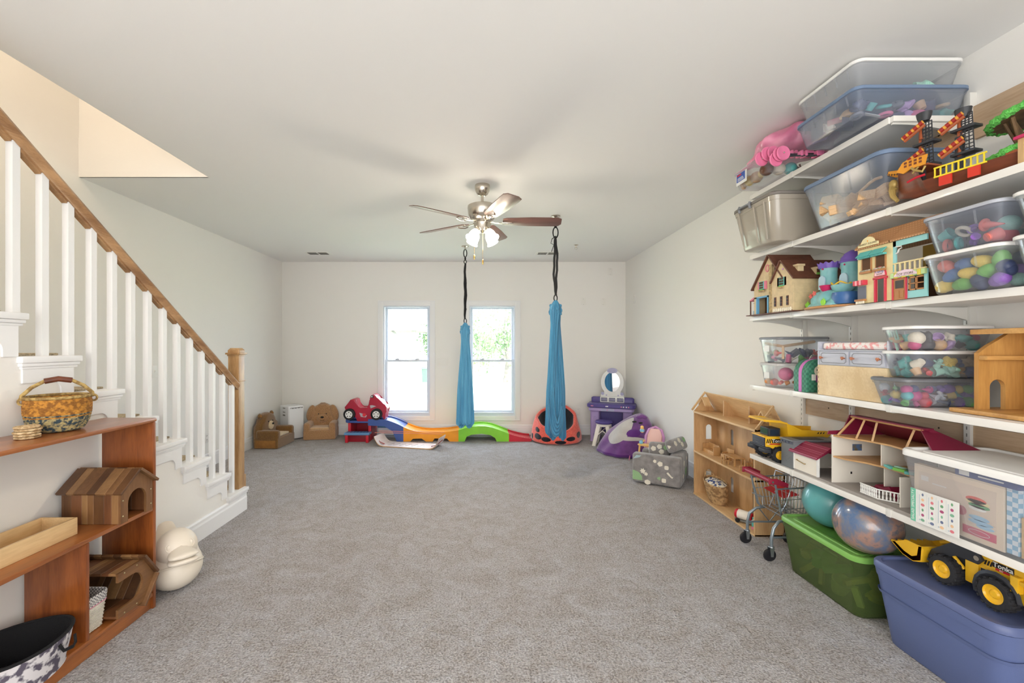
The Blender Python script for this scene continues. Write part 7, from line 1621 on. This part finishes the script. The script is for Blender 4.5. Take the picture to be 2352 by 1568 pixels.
# ================================================================ balls
M_tball = mat('teal_ball_rubber', (96, 172, 174), .3, var=.08, vscale=6, coat=.5)
def ballm(name, stops):
    m = bpy.data.materials.new(name); m.use_nodes = True; N = m.node_tree.nodes; L = m.node_tree.links; p = N['Principled BSDF']; p.inputs['Roughness'].default_value = .25; p.inputs['Coat Weight'].default_value = .5
    tc = N.new('ShaderNodeTexCoord'); t = N.new('ShaderNodeTexNoise'); t.inputs['Scale'].default_value = 6.0; t.inputs['Detail'].default_value = 12; t.inputs['Distortion'].default_value = .35; t.inputs['Roughness'].default_value = .62
    L.new(tc.outputs['Object'], t.inputs['Vector']); r = N.new('ShaderNodeValToRGB')
    while len(r.color_ramp.elements) < len(stops): r.color_ramp.elements.new(.5)
    for e_, (q, c_) in zip(r.color_ramp.elements, stops): e_.position = q; e_.color = _sl(c_)
    L.new(t.outputs['Fac'], r.inputs[0]); L.new(r.outputs[0], p.inputs['Base Color']); return m
M_gball = ballm('marbled_ball_rubber', [(.28, (52, 74, 124)), (.40, (86, 112, 150)), (.48, (120, 122, 134)), (.56, (168, 132, 116)), (.64, (78, 98, 116)), (.75, (104, 62, 58))])
m = MB(); m.ball((0, 0, 0), (.142, .142, .142), 48); o = m.part('play_ball', M_tball, None, smooth=80, loc=(2.055, 2.585, .474)); tag(o, 'glossy teal play ball resting on the green tote under the lowest shelf', 'ball')
m = MB(); m.ball((0, 0, 0), (.146, .146, .146), 48); o = m.part('play_ball', M_gball, None, smooth=80, loc=(1.985, 2.262, .478)); tag(o, 'marbled blue and orange play ball resting on the near end of the green tote', 'ball')
# ================================================================ wheel loader on the blue tote
ld = thing('wheel_loader', 'yellow and black toy wheel loader on the lid of the blue tote', 'toy loader', (2.055, 1.76, .3785))
for x in (-.068, .068):
    for y in (.115, -.075): tyre((x, y, .062), .061, .046, 'x', ld, M_ty, 16)
bxp('front_frame', ld, M_tb, -.04, .04, .03, .16, .05, .13, bev=.005); bxp('front_fender', ld, M_ty, -.06, .06, .0, .05, .05, .15, bev=.004)
m = MB(); m.prism([(.0, .05), (-.03, .05), (-.045, .10), (-.08, .135), (-.12, .11), (-.145, .05), (-.26, .05), (-.27, .16), (-.2, .185), (0, .19)][::-1], .11, TR(-.055, 0, 0) @ YZ, bev=.003); rb_ = m.part('rear_body', M_ty, ld, smooth=30)
m = MB(); m.tube([(-.076, -.075+.072*math.cos(a), .062+.074*math.sin(a)) for a in [math.radians(-20+q*22) for q in range(10)]], .012, 4, flat=.5); m.part('rear_fender', M_tb, ld)
bxp('dark_panel', rb_, M_tb, -.057, -.054, -.04, -.005, .07, .13, smooth=0)
bxp('engine_cowl', ld, M_tb, -.05, .05, -.31, -.22, .03, .15, bev=.006); bxp('side_guard', ld, M_ty, -.075, -.06, -.24, -.225, .06, .14, bev=.003); bxp('side_guard', ld, M_ty, -.075, -.06, -.24, -.14, .135, .15, bev=.003); bxp('yellow_step', ld, M_ty, -.078, -.056, -.145, -.12, .10, .16, bev=.002)
bxp('decal', rb_, M_nose, -.0562, -.0552, -.115, -.045, .155, .178, smooth=0); bxp('decal', rb_, M_red, -.0563, -.0552, -.10, -.055, .146, .154, smooth=0)
text_mesh('Tonka', .026, M_wht, 'side_lettering', rb_, TR(-.0564, -.08, .166) @ NX, .0004, .0004); text_mesh('857', .009, M_wht, 'side_lettering', rb_, TR(-.0565, -.075, .150) @ NX, .0003)
for k in range(3): m = MB(); m.prism([(.015+k*.01, .15), (.021+k*.01, .15), (.027+k*.01, .17), (.021+k*.01, .17)], .0006, TR(-.0553, 0, 0) @ NX); m.part('stripe', M_nose, rb_, smooth=0)
for s in (-1, 1):
    m = MB(); m.prism([(-.02, .165), (.0, .19), (.10, .185), (.18, .12), (.2, .075), (.18, .065), (.14, .105), (.08, .14), (.0, .14)], .012, TR(s*.06-.006, 0, 0) @ YZ, bev=.003); am = m.part('lift_arm', M_tb, ld)
    m = MB(); m.cyl((s*.06-.01*1, -.0, .165), (s*.06+.01, 0, .165), .01, n=12); m.part('pivot_pin', M_nickel, am)
    m = MB(); m.tube([(s*.05, .06, .09), (s*.055, .10, .13)], .007, 8); m.part('piston', M_ty, ld)
m = MB(); m.tube([(0, .08, .20), (0, .2, .14)], .01, 6); m.part('tilt_link', M_ty, ld)
bp = [(.19, .11), (.20, .05), (.24, .035), (.29, .045), (.345, .08), (.33, .09), (.28, .062), (.245, .055), (.22, .07), (.215, .115), (.30, .118), (.30, .123), (.19, .122)]
m = MB(); m.prism(bp[:10]+[(.2, .12)], .18, TR(-.09, 0, 0) @ YZ, bev=.001)
for s in (-1, 1): m.prism([(.2, .12), (.205, .055), (.24, .038), (.29, .048), (.34, .082), (.27, .12)], .004, TR(s*.088-.002, 0, 0) @ YZ)
bu = m.part('bucket', M_ty, ld, smooth=30)
for k in range(6): bxp('bucket_tooth', bu, M_ty, -.085+k*.031, -.073+k*.031, .335, .352, .078, .088)
bxp('bucket_hinge', bu, M_ty, -.04, .04, .185, .21, .07, .11, bev=.003)
